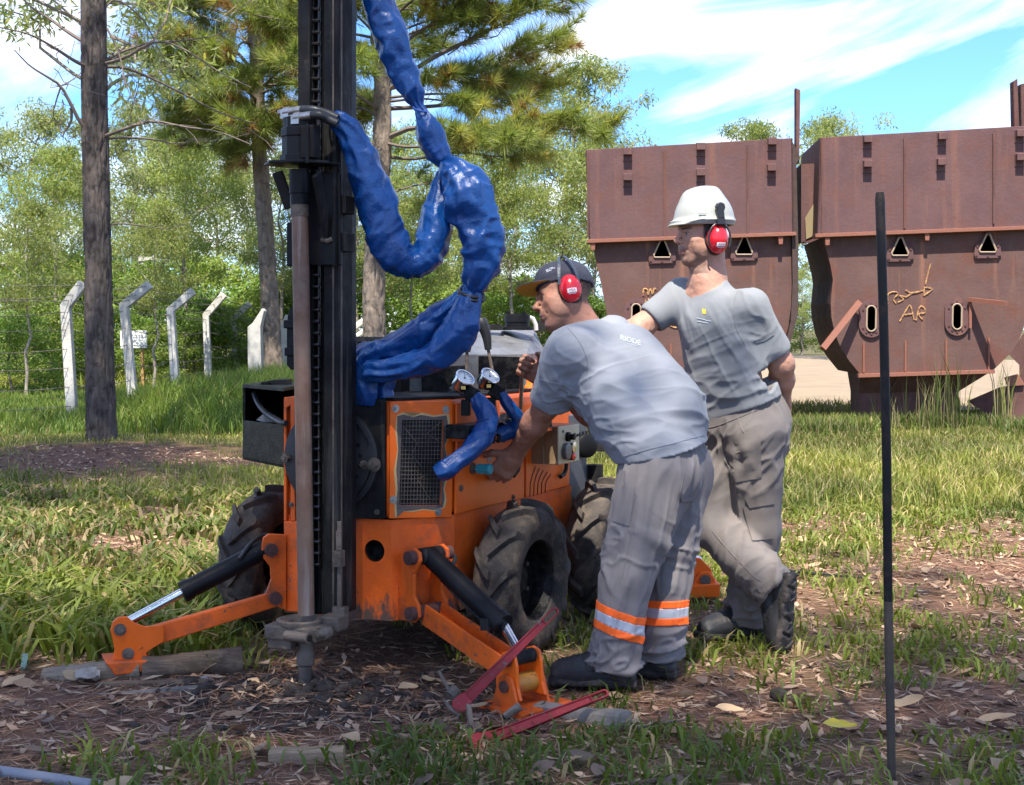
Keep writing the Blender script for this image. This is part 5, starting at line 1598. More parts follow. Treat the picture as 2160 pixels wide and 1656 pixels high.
b = MB(); b.cyl(V((.03, 5.33, .27)), V((-1.0, 5.71, .27)), .045, 12); b.cyl(V((.39, 6.08, .27)), V((-.64, 6.61, .27)), .045, 12); b.box(V((-.35, 5.75, .24)), (.35, 1.1, .14)); b.build('axle', GREASE, rig)

# ------------------------------------------------------------------ outriggers
def pin(p, d, r, l, parent, mat=RUST_DARK, washer=None):
    m = MB(); m.cyl(p - d * l / 2, p + d * l / 2, r, 20)
    m.cyl(p - d * (l / 2 + .004), p - d * l / 2, r * .45, 10)
    m.cyl(p + d * l / 2, p + d * (l / 2 + .004), r * .45, 10)
    return m.build('pin', mat, parent, smooth=True)
def cylinder(parent, a, k, c, rb, rr):
    d = (k - a).normalized()
    m = MB(); m.tube([a, k - d * .03], rb, 24); m.tube([k - d * .032, k], rb * 1.1, 24); cy = m.build('cylinder', BLACK, parent, smooth=True)
    m = MB(); m.tube([k, c], rr, 18); m.build('rod', CHROME, parent, smooth=True)
    return cy
# left
lo = bpy.data.objects.new('outrigger', None); link(lo, rig, at(440, 1300, 5.0))
tl = (at(600, 1200, 5.12) - at(270, 1380, 4.86)); tl.z = 0; tl.normalize(); nl = V((tl.y, -tl.x, 0))
PL = Plane(at(270, 1380, 4.86), at(590, 1200, 5.07))
for o_ in (0, -.055):
    m = MB(); m.prism([PL.hit(x, y, o_) for x, y in [(556, 1134), (568, 1126), (604, 1128), (604, 1288), (590, 1282), (570, 1272), (560, 1256), (572, 1222), (570, 1196), (556, 1178), (551, 1160)]], -PL.n * .014); m.build('bracket', ORANGE_WORN, lo, bevel=.003)
m = MB(); m.prism([PL.hit(x, y, -.018) for x, y in [(592, 1246), (592, 1278), (330, 1362), (322, 1322)]], -PL.n * .034); m.build('arm', ORANGE_WORN, lo, bevel=.005)
kn = [(233, 1330), (238, 1312), (250, 1302), (268, 1301), (284, 1314), (306, 1322), (346, 1318), (346, 1354), (322, 1368), (308, 1378), (316, 1398), (236, 1400), (242, 1372), (238, 1350)]
for o_ in (.014, -.050):
    m = MB(); m.prism([PL.hit(x, y, o_) for x, y in kn], -PL.n * .012); m.build('knuckle_plate', ORANGE, lo, bevel=.003)
m = MB()
bt = [PL.hit(x, y, .055) for x, y in [(222, 1398), (322, 1392), (326, 1408), (318, 1416), (242, 1426), (234, 1412)]]
m.prism(bt, -PL.n * .15); m.build('foot', ORANGE_WORN, lo, bevel=.006)
for x, y, r, o_ in ((253, 1328, .021, .014), (270, 1379, .021, .014)):
    m = MB(); p = PL.hit(x, y, o_); m.lathe(p, PL.n, [(r, 0), (r, .006), (r * .55, .008), (r * .5, .02), (.0001, .021)], 18); m.build('pin', STEEL_DIRTY, lo, smooth=True)
for x, y in ((567, 1157), (576, 1258)): pin(PL.hit(x, y, -.03), PL.n, .024, .10, lo)
cylinder(lo, PL.hit(572, 1152, -.035), PL.hit(384, 1250, -.035), PL.hit(258, 1318, -.035), .036, .0165)
# right
ro_ = bpy.data.objects.new('outrigger', None); link(ro_, rig, at(1000, 1340, 4.8))
a0, a1 = at(905, 1288, 4.97), at(1088, 1412, 4.64)
dr = (a1 - a0).normalized(); dh = V((dr.x, dr.y, 0)).normalized(); wr = V((-dh.y, dh.x, 0))
if wr.x < 0: wr = -wr
upr = wr.cross(dr).normalized()
if upr.z < 0: upr = -upr
for s in (-1, 1):
    c_ = a0 + wr * (.058 * s)
    m = MB(); zz = lambda h_, f_: c_ + V((0, 0, h_)) + dh * f_
    m.prism([zz(.20, -.10), zz(.235, .0), zz(.22, .03), zz(.19, .035), zz(.14, .0), (zz(.06, .0)), zz(.03, .025), zz(-.01, .03), zz(-.035, .0), zz(-.035, -.10)], wr * .014 * s); m.build('bracket', ORANGE_WORN, ro_, bevel=.003)
pin(a0 + V((0, 0, .20)), wr, .025, .20, ro_); pin(a0, wr, .025, .19, ro_)
m = MB(); m.cyl(a0 + V((0, 0, .20)) - wr * .052, a0 + V((0, 0, .20)) + wr * .052, .030, 18); m.build('pivot_tube', BLACK_DULL, ro_, smooth=True)
m = MB()
e0, e1_ = a0 + dr * .02, a1 + dr * .03
for s in (-1, 1): m.box((e0 + e1_) / 2 + wr * (.038 * s), (.010, .075, (e1_ - e0).length), (wr, upr, dr))
m.box((e0 + e1_) / 2 - upr * .030, (.07, .010, (e1_ - e0).length), (wr, upr, dr))
m.build('arm', ORANGE_WORN, ro_, bevel=.002)
ft = at(1100, 1440, 4.57)
for s in (-1, 1):
    c_ = ft + wr * (.050 * s)
    zz = lambda h_, f_: c_ + V((0, 0, h_)) + dh * f_
    m = MB(); m.prism([zz(.105, -.03), zz(.115, .0), zz(.105, .03), zz(.07, .04), zz(.0, .045), zz(-.04, .06), zz(-.04, -.05), zz(.0, -.06), zz(.06, -.05)], wr * .012 * s); m.build('knuckle_plate', ORANGE, ro_, bevel=.003)
    c_ = ft + wr * (.064 * s) - V((0, 0, .015))
    m = MB(); m.prism([zz(.045, -.03), zz(.055, .0), zz(.045, .03), zz(-.045, .06), zz(-.06, .07), zz(-.06, -.07), zz(-.045, -.06)], wr * .012 * s); m.build('ear', ORANGE_WORN, ro_, bevel=.003)
m = MB(); m.cyl(ft + V((0, 0, .085)) - wr * .05, ft + V((0, 0, .085)) + wr * .05, .024, 18); m.build('pivot_tube', BLACK_DULL, ro_, smooth=True)
m = MB(); m.cyl(ft - V((0, 0, .0)) - wr * .05, ft + wr * .05, .034, 18); m.build('pivot_tube', M('yellow_worn_paint', (.42, .17, .02), .55, chips=((.12, .08, .05), 30, .62), dirt=((.45, .10, .02), 12, .5, .6)), ro_, smooth=True)
pin(ft + V((0, 0, .085)), wr, .020, .15, ro_); pin(ft, wr, .020, .17, ro_)
m = MB(); bz = ft.z - .083
q = [ft + dh * f_ + wr * g_ for f_, g_ in ((-.10, -.10), (.10, -.10), (.10, .15), (-.10, .15))]
m.prism([up(p, bz) for p in q], V((0, 0, .014)))
for s, g_ in ((1, -.10), (1, .15)):
    m.box(up(ft + wr * g_, bz - .015), (.012, .20, .04), (wr, dh, ez))
m.build('foot', ORANGE_WORN, ro_, bevel=.003)
cy = cylinder(ro_, a0 + V((0, 0, .20)), at(1062, 1318, 4.72), ft + V((0, 0, .085)), .037, .0175)
m = MB(); m.tube([V(s) for s in spline(np.array([at(930, 1222, 4.93)[:], at(985, 1280, 4.80)[:], at(1025, 1318, 4.73)[:]]), 10)], .006, 6); m.box(at(1024, 1316, 4.735), (.035, .03, .04)); m.build('feed_pipe', BLACK_DULL, cy)
# rear right
rr_ = bpy.data.objects.new('outrigger', None); link(rr_, rig, at(1475, 1230, 6.3))
pr_ = lambda x, y, o_=0.0: at(x, y, 6.30 - o_)
m = MB(); m.prism([pr_(x, y) for x, y in [(1380, 1190), (1440, 1172), (1478, 1178), (1500, 1200), (1510, 1232), (1470, 1242), (1450, 1222), (1400, 1230)]], V((0, .05, 0))); m.build('arm', ORANGE, rr_, bevel=.004)
m = MB(); m.prism([pr_(x, y, .02) for x, y in [(1462, 1235), (1466, 1222), (1478, 1208), (1496, 1206), (1508, 1220), (1512, 1236)]], V((0, .10, 0))); m.prism([pr_(x, y, .06) for x, y in [(1452, 1236), (1519, 1232), (1519, 1260), (1453, 1262)]], V((0, .16, 0))); m.build('foot', ORANGE, rr_, bevel=.004)
m = MB(); m.cyl(pr_(1488, 1224, .035), pr_(1488, 1224, .01), .024, 18); m.build('pin', STEEL_DIRTY, rr_)
m = MB(); m.tube([pr_(1350, 1118, -.03), pr_(1478, 1182, -.03)], .015, 12); m.build('rod', CHROME, rr_, smooth=True)

# ------------------------------------------------------------------ mast
PMo = .26
MT = lambda x, y, o_=0.0: PF.hit(x, y, PMo + o_)
mn, mv = PF.n, PF.t
yt = -330
def rail(x0, x1, y0, y1, o0, depth, mb, ):
    P = [MT(x0, y0, o0), MT(x1, y0, o0), MT(x1, y1, o0), MT(x0, y1, o0)]
    # keep the rail vertical: same plan position top and bottom
    P = [V((P[3].x, P[3].y, P[0].z)), V((P[2].x, P[2].y, P[1].z)), P[2], P[3]]
    mb.prism(P, -mn * depth)
b = MB()
rail(628, 653, yt, 1296, 0, .11, b); rail(683, 713, yt, 1296, 0, .11, b); rail(653, 683, yt, 1296, -.05, .03, b)
mast = b.build('mast', BLACK_DULL, rig, bevel=.003)
b = MB(); rail(714, 719, yt, 1290, -.02, .012, b); rail(701, 704, yt, 1290, .003, .005, b); b.build('edge_strip', STEEL_DIRTY, mast)
b = MB(); rail(719, 736, yt, 1292, -.10, .06, b); b.build('side_channel', BLACK, mast, bevel=.003)
# chain, every link an object of its own
def link_mesh():
    m = MB()
    c = V((0, 0, 0))
    for s in (-1, 1):
        for z0 in (0,):
            m.box(V((s * .0125, 0, 0)), (.005, .010, .046))
            m.cyl(V((s * .0125, 0, .020)) - V((.0028, 0, 0)), V((s * .0125, 0, .020)) + V((.0028, 0, 0)), .0095, 8)
            m.cyl(V((s * .0125, 0, -.020)) - V((.0028, 0, 0)), V((s * .0125, 0, -.020)) + V((.0028, 0, 0)), .0095, 8)
    for z0 in (.020, -.020):
        m.cyl(V((-.017, 0, z0)), V((.017, 0, z0)), .0062, 8)
    return m
lm = link_mesh()
cx = MT(668, 1180, -.028)
first = None
zz0 = MT(668, 1182).z
yaw = math.atan2(mv.y, mv.x)
for i in range(62):
    z = zz0 + i * .0405
    if first is None:
        first = bpy.data.meshes.new('chain_link'); first.from_pydata([tuple(v) for v in lm.v], [], lm.f); first.materials.append(M('oily_chain', (.045, .043, .042), .3, metal=.6, bump=.1))
    o = bpy.data.objects.new('chain_link', first)
    link(o, mast, V((cx.x, cx.y, z)) + mn * (.004 if i % 2 else 0)); o.rotation_euler = (0, 0, yaw)
    o.scale = (1.0 if i % 2 else .82, 1, 1.0)
# drill string
b = MB(); b.tube([MT(632, 455, .075), MT(633, 470, .075), MT(646, 1296, .075)], .0285, 24); b.build('drill_pipe', PIPE, rig, smooth=True)
b = MB(); b.tube([MT(632, 430, .075), MT(632, 456, .075)], .0312, 24); b.build('pipe_joint', STEEL_DIRTY, rig, smooth=True)
b = MB(); b.tube([MT(645, 1340, .075), MT(645, 1372, .075), MT(644.5, 1376, .075), MT(644, 1400, .075), MT(643.5, 1404, .075), MT(642, 1512, .075)], [.027, .027, .031, .031, .0235, .0225], 20); b.build('lower_drill_pipe', STEEL_DIRTY, rig, smooth=True)
# rotary head
hc = MT(634, 300, .085)
b = MB(); b.lathe(V((hc.x, hc.y, MT(634, 350).z)), ez, [(.072, 0), (.072, .022), (.064, .024), (.064, .085), (.067, .087), (.067, .115), (.060, .118), (.060, .152), (.0001, .154)], 10)
hd = b.build('hydraulic_motor', BLACK, rig, bevel=.004)
b = MB(); b.bar(MT(648, 262, .155), MT(648, 345, .155), .012, .012); b.box(MT(655, 300, .12), (.05, .05, .11), (mv, mn, ez)); b.build('motor_bolts', BLACK_DULL, hd, bevel=.003)
pz = MT(634, 356).z
b = MB()
oc = V((hc.x, hc.y, pz))
b.prism([oc + mv * a + mn * c for a, c in ((-.125, .03), (-.07, .09), (.03, .09), (.115, .02), (.115, -.07), (-.07, -.07))], V((0, 0, .011))); b.build('head_plate', BLACK, rig, bevel=.003)
b = MB(); b.bar(MT(585, 362, .06), MT(612, 440, .03), .04, .012, mn); b.bar(MT(668, 366, .14), MT(692, 500, .02), .014, .045, mn); b.build('head_strut', BLACK_DULL, rig, bevel=.003)
b = MB(); b.tube([MT(632, 358, .075), MT(632, 408, .075), MT(632, 410, .075), MT(632, 432, .075)], [.036, .036, .033, .033], 20); b.build('spindle', BLACK, rig, smooth=True)
b = MB(); b.prism([MT(x, y, .022) for x, y in [(648, 362), (716, 364), (718, 560), (648, 560)]], -mn * .018); b.prism([MT(x, y, .012) for x, y in [(604, 470), (626, 466), (626, 560), (604, 562)]], -mn * .02); b.build('carriage', BLACK, rig, bevel=.004)
b = MB()
for y0, y1 in ((412, 450), (490, 530)): b.prism([MT(x, y, .004) for x, y in [(712, y0), (729, y0), (729, y1), (712, y1)]], -mn * .07)
b.bar(MT(707, 275, .03), MT(706, 562, .03), .012, .02, mn); b.bar(MT(716, 300, .0), MT(716, 400, .0), .008, .012, mn)
b.build('carriage_guide', BLACK_DULL, rig, bevel=.002)
b = MB(); b.tube([MT(680, 506, .03), MT(690, 508, .05), MT(700, 504, .04)], .008, 8); b.build('grease_nipple', STEEL_DIRTY, rig, smooth=True)
for i, (fy, dx, o_) in enumerate(((236, 0, .10), (247, 22, .13))):
    b = MB(); b.tube([MT(588 + dx, fy + 3, o_), MT(598 + dx, fy + 1, o_), MT(600 + dx, fy + 1, o_), MT(612 + dx, fy - 1, o_), MT(613 + dx, fy - 1, o_), MT(636 + dx, fy - 4, o_)], [.011, .013, .017, .017, .0145, .0145], 14); b.box(MT(604 + dx, fy + 6, o_), (.03, .03, .03), (mv, mn, ez)); b.build('hose_fitting', STEEL, rig, smooth=True)
    b = MB(); b.tube([V(s) for s in spline(np.array([MT(636 + dx, fy - 4, o_)[:], MT(662 + dx * .6, fy - 4, o_)[:], MT(690, fy + 4, o_ - .02)[:], MT(712, fy + 14, o_ - .03)[:]]), 12)], .0155, 12); b.build('hose', RUBBER_HOSE, rig, smooth=True)
# foot clamp
cl = MB()
kc = MT(634, 1328, .075)
cl.box(kc, (.20, .15, .048), (mv, mn, ez)); cl.box(MT(704, 1312, .03), (.075, .08, .05), (mv, mn, ez)); cl.box(MT(718, 1300, .0), (.05, .04, .07), (mv, mn, ez)); cl.box(kc - ez * .04 - mv * .05, (.09, .12, .04), (mv, mn, ez))
clo = cl.build('foot_clamp', STEEL_DIRTY, rig, bevel=.006)
b = MB(); b.lathe(kc + ez * .024, ez, [(.082, 0), (.084, .012), (.070, .016), (.062, .010), (.040, .006), (.036, .0)], 28); b.build('guide_ring', STEEL_DIRTY, clo, smooth=True)
b = MB(); b.tube([MT(604, 1340, .155), MT(652, 1347, .175)], .0175, 16); b.build('clamp_lever', STEEL_DIRTY, clo, smooth=True)
b = MB(); b.tube([MT(651, 1347, .1745), MT(653, 1347.2, .1765)], .011, 12); b.build('lever_bore', GREASE, clo)
b = MB(); b.lathe(MT(680, 1336, .15), (mn * .9 - mv * .5).normalized(), [(.020, -.03), (.024, -.02), (.024, -.005), (.016, 0), (.013, .02), (.008, .022), (.0001, .02)], 16); b.build('clamp_bolt', STEEL_DIRTY, clo, smooth=True)
b = MB(); b.bar(MT(716, 1100, .012), MT(716, 1290, .012), .014, .014); b.box(MT(716, 1178, .018), (.028, .03, .055), (mv, mn, ez)); b.bar(MT(715, 1120, .02), MT(715, 1160, .02), .018, .018); b.build('feed_rod', STEEL_DIRTY, mast)
b = MB(); b.prism([MT(x, y, -.06) for x, y in [(604, 690), (606, 665), (614, 648), (632, 644), (632, 780), (612, 780), (604, 770)]], -mn * .1); b.bar(MT(600, 684, -.05), MT(632, 684, -.05), .02, .03); b.bar(MT(602, 742, -.05), MT(632, 742, -.05), .02, .03); b.build('feed_motor', BLACK, rig, bevel=.004)

# ------------------------------------------------------------------ blue hose sleeves
def sleeve(ctrl, name='hose_sleeve', n=170, m=44, crump=.36, seed=0, parent=rig, size=1.0):
    """ctrl rows: px, py, Y, radius in px; a crumpled vinyl tube"""
    rows = []
    for x, y, Y, r in ctrl:
        p = at(x, y, Y); rows.append([*p[:], .86 * r * Y / F])
    S = spline(rows, n)
    P = np.zeros((n, m, 3))
    a = None
    th = np.linspace(0, 2 * PI, m, endpoint=False)
    for i in range(n):
        d = V(S[min(i + 1, n - 1), :3] - S[max(i - 1, 0), :3]).normalized()
        if a is None: a, b_, _ = frame(d)
        else:
            a = (a - d * a.dot(d)).normalized(); b_ = d.cross(a)
        P[i] = S[i, :3] + S[i, 3] * (np.outer(np.cos(th), np.array(a)) + np.outer(np.sin(th), np.array(b_)))
    N = P - S[:, None, :3]; N /= np.linalg.norm(N, axis=2, keepdims=True) + 1e-9
    R = np.maximum(S[:, 3], .004)[:, None]
    q = (P / np.array([.085, .085, .085]) + seed * 13.7).reshape(-1, 3)
    w = np.stack([vnoise(q * .6 + 3), vnoise(q * .6 + 31), vnoise(q * .6 + 57)], -1)
    q = q + w * .9
    rid = (1 - 2 * np.abs(vnoise(q * .75))).reshape(n, m)
    rid2 = (1 - 2 * np.abs(vnoise(q * 1.9 + 40))).reshape(n, m)
    big = vnoise(q * .38 + 80).reshape(n, m)
    # lengthwise gathers near the ties
    pin_ = np.clip(1 - (S[:, 3] / (np.percentile(S[:, 3], 75) + 1e-6)), 0, 1)[:, None]
    gath = np.cos(th[None, :] * 7 + 3 * vnoise(np.stack([np.arange(n) * .05, np.zeros(n) + seed, np.zeros(n)], -1))[:, None])
    # sharp ridges round shallow dented panels
    rs = np.random.default_rng(seed + 100)
    arc_ = np.concatenate([[0], np.cumsum(np.linalg.norm(np.diff(S[:, :3], axis=0), axis=1))])
    cs = .080 * size
    ns = int(arc_[-1] / cs * max(3, 2 * PI * np.mean(S[:, 3]) / cs) * .8) + 4
    sa, st = rs.random(ns) * arc_[-1], rs.random(ns) * 2 * PI
    rm = S[:, 3].mean()
    wa = arc_[:, None] + .022 * vnoise(q * .9 + 7).reshape(n, m)
    wt = th[None, :] + .35 * vnoise(q * .9 + 17).reshape(n, m)
    D = np.full((n, m), 9.0); D2 = D.copy()
    for a0_, t0_ in zip(sa, st):
        dt = (wt - t0_ + PI) % (2 * PI) - PI
        e = np.sqrt(((wa - a0_) * .40) ** 2 + (dt * rm) ** 2)
        D2 = np.where(e < D, D, np.minimum(D2, e)); D = np.minimum(D, e)
    cell = np.clip(1 - (D2 - D) / (cs * .62), 0, 1) ** 1.6
    f = crump * (.95 * cell - .48 + .30 * np.clip(rid, -.5, 1) + .26 * rid2 + .55 * big) + .30 * pin_ * gath
    P = P + N * (R * f)[..., None]
    i2 = np.arange(n * m).reshape(n, m); nx_ = np.roll(i2, -1, 1)
    fa = np.stack([i2[:-1], nx_[:-1], nx_[1:], i2[1:]], -1).reshape(-1, 4)
    return mesh_obj(name, P.reshape(-1, 3), fa, VINYL, parent, smooth=True)
sleeve([(768, -190, 4.86, 26), (778, -90, 4.86, 28), (796, 0, 4.86, 29), (822, 70, 4.86, 33), (848, 140, 4.86, 33), (872, 195, 4.86, 24), (882, 222, 4.86, 13), (890, 236, 4.86, 15), (905, 275, 4.86, 30), (922, 315, 4.86, 27), (940, 345, 4.86, 15), (946, 355, 4.86, 14)], seed=1, n=200)
sleeve([(700, 244, 4.72, 10), (712, 252, 4.72, 22), (740, 285, 4.74, 33), (768, 345, 4.76, 38), (790, 410, 4.78, 40), (806, 470, 4.79, 42), (832, 530, 4.80, 40), (868, 556, 4.81, 33), (898, 540, 4.82, 34), (916, 490, 4.84, 36), (930, 430, 4.86, 30), (938, 380, 4.87, 22), (946, 352, 4.86, 14)], seed=2, n=220, crump=.33)
sleeve([(938, 346, 4.84, 15), (952, 356, 4.82, 28), (975, 385, 4.81, 44), (992, 425, 4.80, 48), (1008, 470, 4.80, 46), (1017, 520, 4.80, 45), (1013, 565, 4.81, 40), (1004, 598, 4.82, 30), (997, 616, 4.83, 23), (994, 622, 4.83, 23)], seed=3, n=180, crump=.38)
sleeve([(1002, 610, 4.82, 20), (996, 630, 4.82, 26), (983, 668, 4.82, 33), (955, 715, 4.83, 34), (915, 752, 4.85, 31), (862, 772, 4.87, 28), (810, 780, 4.9, 26), (775, 783, 4.92, 25)], seed=4, n=170, crump=.36)
sleeve([(990, 612, 4.86, 18), (975, 634, 4.87, 26), (940, 662, 4.9, 31), (895, 694, 4.92, 33), (850, 722, 4.94, 32), (808, 740, 4.96, 26), (775, 752, 4.98, 28), (755, 780, 5.0, 36), (768, 815, 5.02, 38), (772, 836, 5.02, 36)], seed=5, n=190, crump=.38)
sleeve([(775, 770, 4.95, 30), (765, 795, 4.98, 40), (770, 820, 5.0, 42), (776, 838, 5.02, 36)], seed=6, n=60, crump=.34)
sleeve([(800, 780, 4.98, 16), (815, 800, 4.98, 20), (812, 822, 4.98, 18), (815, 838, 4.98, 20)], seed=7, n=50, crump=.25)
sleeve([(733, 790, 5.06, 8), (736, 812, 5.06, 9), (738, 836, 5.06, 9)], seed=8, n=30)
sleeve([(1001, 834, 5.06, 12), (1012, 846, 5.06, 18), (1026, 866, 5.06, 22), (1034, 890, 5.06, 23), (1018, 918, 5.04, 23), (1000, 940, 5.02, 21), (980, 960, 5.0, 19), (955, 978, 4.98, 20), (936, 992, 4.97, 21), (922, 1000, 4.97, 18)], seed=9, n=110, crump=.38)
sleeve([(1056, 828, 5.20, 10), (1066, 844, 5.20, 14), (1082, 866, 5.2, 15), (1092, 882, 5.22, 15), (1085, 905, 5.24, 16), (1060, 915, 5.24, 18), (1036, 914, 5.22, 17)], seed=10, n=90, crump=.2)
sleeve([(1110, 890, 5.3, 13), (1080, 902, 5.28, 17), (1048, 912, 5.26, 14)], seed=11, n=40)
b = MB(); S = [at(994 + 26 * math.cos(t), 618 + 8 * math.sin(t) + 5 * math.cos(t), 4.83 - .045 * math.sin(t)) for t in np.linspace(0, 2 * PI, 24)]
b.tube(S, .0065, 8, False); b.tube([s - V((0, 0, .012)) for s in S], .0065, 8, False); b.cyl(at(1016, 630, 4.8), at(1020, 638, 4.8), .007, 8); b.build('hose_tie', RUBBER_HOSE, rig, smooth=True)
b = MB()
for (cx_, cy_, rr2) in ((886, 230, 14), (944, 350, 17), (706, 250, 15)):
    S = [at(cx_ + rr2 * math.cos(t), cy_ + 4 * math.sin(t) + 4 * math.cos(t), 4.85 - .03 * math.sin(t) - (.12 if cx_ == 706 else 0)) for t in np.linspace(0, 2 * PI, 18)]
    b.tube(S, .004, 6, False)
b.build('sleeve_tie', M('blue_twine', (.03, .09, .34), .6), rig)
# loose hydraulic lines
for pts, r in (([at(742, 836, 5.04), at(748, 900, 4.98), at(742, 980, 4.94), at(738, 1060, 4.94)], .009),
               ([at(590, 1140, 5.10), at(560, 1128, 5.12), at(530, 1146, 5.06), at(505, 1180, 5.00)], .008),
               ([at(905, 1176, 5.04), at(930, 1160, 5.06), at(960, 1176, 5.02), at(945, 1204, 4.95)], .008),
               ([at(1005, 905, 5.22), at(996, 930, 5.24), at(1010, 952, 5.24), at(1030, 940, 5.25), at(1040, 918, 5.25)], .006)):
    b = MB(); b.tube([V(s) for s in spline(np.array([p[:] for p in pts]), 18)], r, 8); b.build('hydraulic_hose', RUBBER_HOSE, rig, smooth=True)
# ------------------------------------------------------------------ people: smooth unions of tapered volumes, meshed once
class Field:
    def __init__(s, lo, hi, h):
        s.lo, s.h = np.array(lo, float), h
        s.n = np.ceil((np.array(hi) - s.lo) / h).astype(int) + 1
        s.a = np.full(s.n, .15, np.float32)
    def sub(s, lo, hi, pad):
        i0 = np.clip(np.floor((np.array(lo) - pad - s.lo) / s.h).astype(int), 0, s.n)
        i1 = np.clip(np.ceil((np.array(hi) + pad - s.lo) / s.h).astype(int) + 1, 0, s.n)
        sl = tuple(slice(a, b) for a, b in zip(i0, i1))
        g = [s.lo[k] + s.h * np.arange(i0[k], i1[k]) for k in range(3)]
        return sl, g[0][:, None, None], g[1][None, :, None], g[2][None, None, :]
    def mix(s, sl, d, k, op):
        A = s.a[sl]
        if A.size == 0: return
        if op == 'u':
            hh = np.maximum(k - np.abs(A - d), 0) / k
            s.a[sl] = np.minimum(A, d) - hh * hh * k * .25
        else:
            d = -d
            hh = np.maximum(k - np.abs(A - d), 0) / k
            s.a[sl] = np.maximum(A, d) + hh * hh * k * .25
    def rc(s, a, b, ra, rb, k=.025, op='u'):
        a, b = np.array(a, float), np.array(b, float)
        r = max(ra, rb)
        sl, X, Y, Z = s.sub(np.minimum(a, b) - r, np.maximum(a, b) + r, k + .03)
        v = b - a; L = v @ v + 1e-12
        t = np.clip(((X - a[0]) * v[0] + (Y - a[1]) * v[1] + (Z - a[2]) * v[2]) / L, 0, 1)
        d = np.sqrt((X - a[0] - v[0] * t) ** 2 + (Y - a[1] - v[1] * t) ** 2 + (Z - a[2] - v[2] * t) ** 2) - (ra + (rb - ra) * t)
        s.mix(sl, d.astype(np.float32), k, op)
    def ell(s, c, r, ax, k=.015, op='u'):
        c = np.array(c, float); ax = np.array([np.array(v) for v in ax]); r = np.array(r, float)
        m = r.max()
        sl, X, Y, Z = s.sub(c - m, c + m, k + .02)
        X, Y, Z = X - c[0], Y - c[1], Z - c[2]
        q = [(X * v[0] + Y * v[1] + Z * v[2]) for v in ax]
        k0 = np.sqrt(sum((q[i] / r[i]) ** 2 for i in range(3))); k1 = np.sqrt(sum((q[i] / r[i] ** 2) ** 2 for i in range(3))) + 1e-9
        s.mix(sl, (k0 * (k0 - 1) / k1).astype(np.float32), k, op)
    def box(s, c, hf, ax, rad, k=.01, op='u'):
        c = np.array(c, float); ax = np.array([np.array(v) for v in ax])
        m = np.linalg.norm(hf) + rad
        sl, X, Y, Z = s.sub(c - m, c + m, k + .02)
        X, Y, Z = X - c[0], Y - c[1], Z - c[2]
        q = [np.abs(X * v[0] + Y * v[1] + Z * v[2]) - (hf[i] - rad) for i, v in enumerate(ax)]
        o = np.sqrt(sum(np.maximum(v, 0) ** 2 for v in q)); i_ = np.minimum(np.maximum(np.maximum(q[0], q[1]), q[2]), 0)
        s.mix(sl, (o + i_ - rad).astype(np.float32), k, op)
    def cut(s, c, n):
        """remove everything on the side n points to"""
        c = np.array(c, float); n = np.array(n, float); n /= np.linalg.norm(n)
        g = [s.lo[k] + s.h * np.arange(s.n[k]) for k in range(3)]
        d = (g[0][:, None, None] - c[0]) * n[0] + (g[1][None, :, None] - c[1]) * n[1] + (g[2][None, None, :] - c[2]) * n[2]
        s.a = np.maximum(s.a, d.astype(np.float32))
    def mesh(s):
        g = openvdb.FloatGrid(.15)
        g.copyFromArray(np.ascontiguousarray(s.a))
        pts, quads = g.convertToQuads(isovalue=0.0)
        pts = np.asarray(pts, float) * s.h + s.lo
        q = np.asarray(quads, np.int64)
        nrm = vnormals(pts, q)
        i = np.clip(((pts + nrm * s.h * 1.2 - s.lo) / s.h).round().astype(int), 0, s.n - 1)
        j = np.clip(((pts - nrm * s.h * 1.2 - s.lo) / s.h).round().astype(int), 0, s.n - 1)
        if (s.a[i[:, 0], i[:, 1], i[:, 2]] - s.a[j[:, 0], j[:, 1], j[:, 2]]).mean() < 0:
            q = q[:, ::-1].copy()
        return pts, q
def vnormals(p, q):
    fn = np.cross(p[q[:, 2]] - p[q[:, 0]], p[q[:, 3]] - p[q[:, 1]])
    n = np.zeros_like(p)
    for k in range(4):
        np.add.at(n, q[:, k], fn)
    return n / (np.linalg.norm(n, axis=1, keepdims=True) + 1e-12)
def relax(p, q, it=2):
    """light smoothing"""
    for _ in range(it):
        s = np.zeros_like(p); c = np.zeros(len(p))
        for a, b in ((0, 1), (1, 2), (2, 3), (3, 0)):
            np.add.at(s, q[:, a], p[q[:, b]]); np.add.at(c, q[:, a], 1)
            np.add.at(s, q[:, b], p[q[:, a]]); np.add.at(c, q[:, b], 1)
        p = p * .5 + .5 * s / c[:, None]
    return p
def folds(p, ax, freq, seed, sharp=1.0):
    """creases running along ax"""
    ax = np.array(ax, float); ax /= np.linalg.norm(ax)
    al = p @ ax
    ac = p - np.outer(al, ax)
    q = ac * freq + np.outer(al, ax) * freq * .16 + seed * 7.1
    q = q + .5 * np.stack([vnoise(q * .5 + 3), vnoise(q * .5 + 13), vnoise(q * .5 + 29)], -1)
    r = np.clip(1 - np.abs(vnoise(q)) * 2.0, 0, 1) ** 1.5 + .55 * np.clip(1 - np.abs(vnoise(q * 1.7 + 50)) * 2.4, 0, 1) ** 1.6
    return r * 1.25 - .45
def ray_px(bvh, x, y, off=0.0):
    d = Vector(((x - HX) / F, 1.0, -(y - HY) / F)).normalized()
    loc, n, i, ds = bvh.ray_cast(Vector((0, 0, EYE)), d)
    if loc is None: return None
    if n.dot(d) > 0: n = -n
    return loc + n * off
def bvh_of(p, q):
    return BVHTree.FromPolygons([Vector(v) for v in p], [tuple(f) for f in q.tolist()])
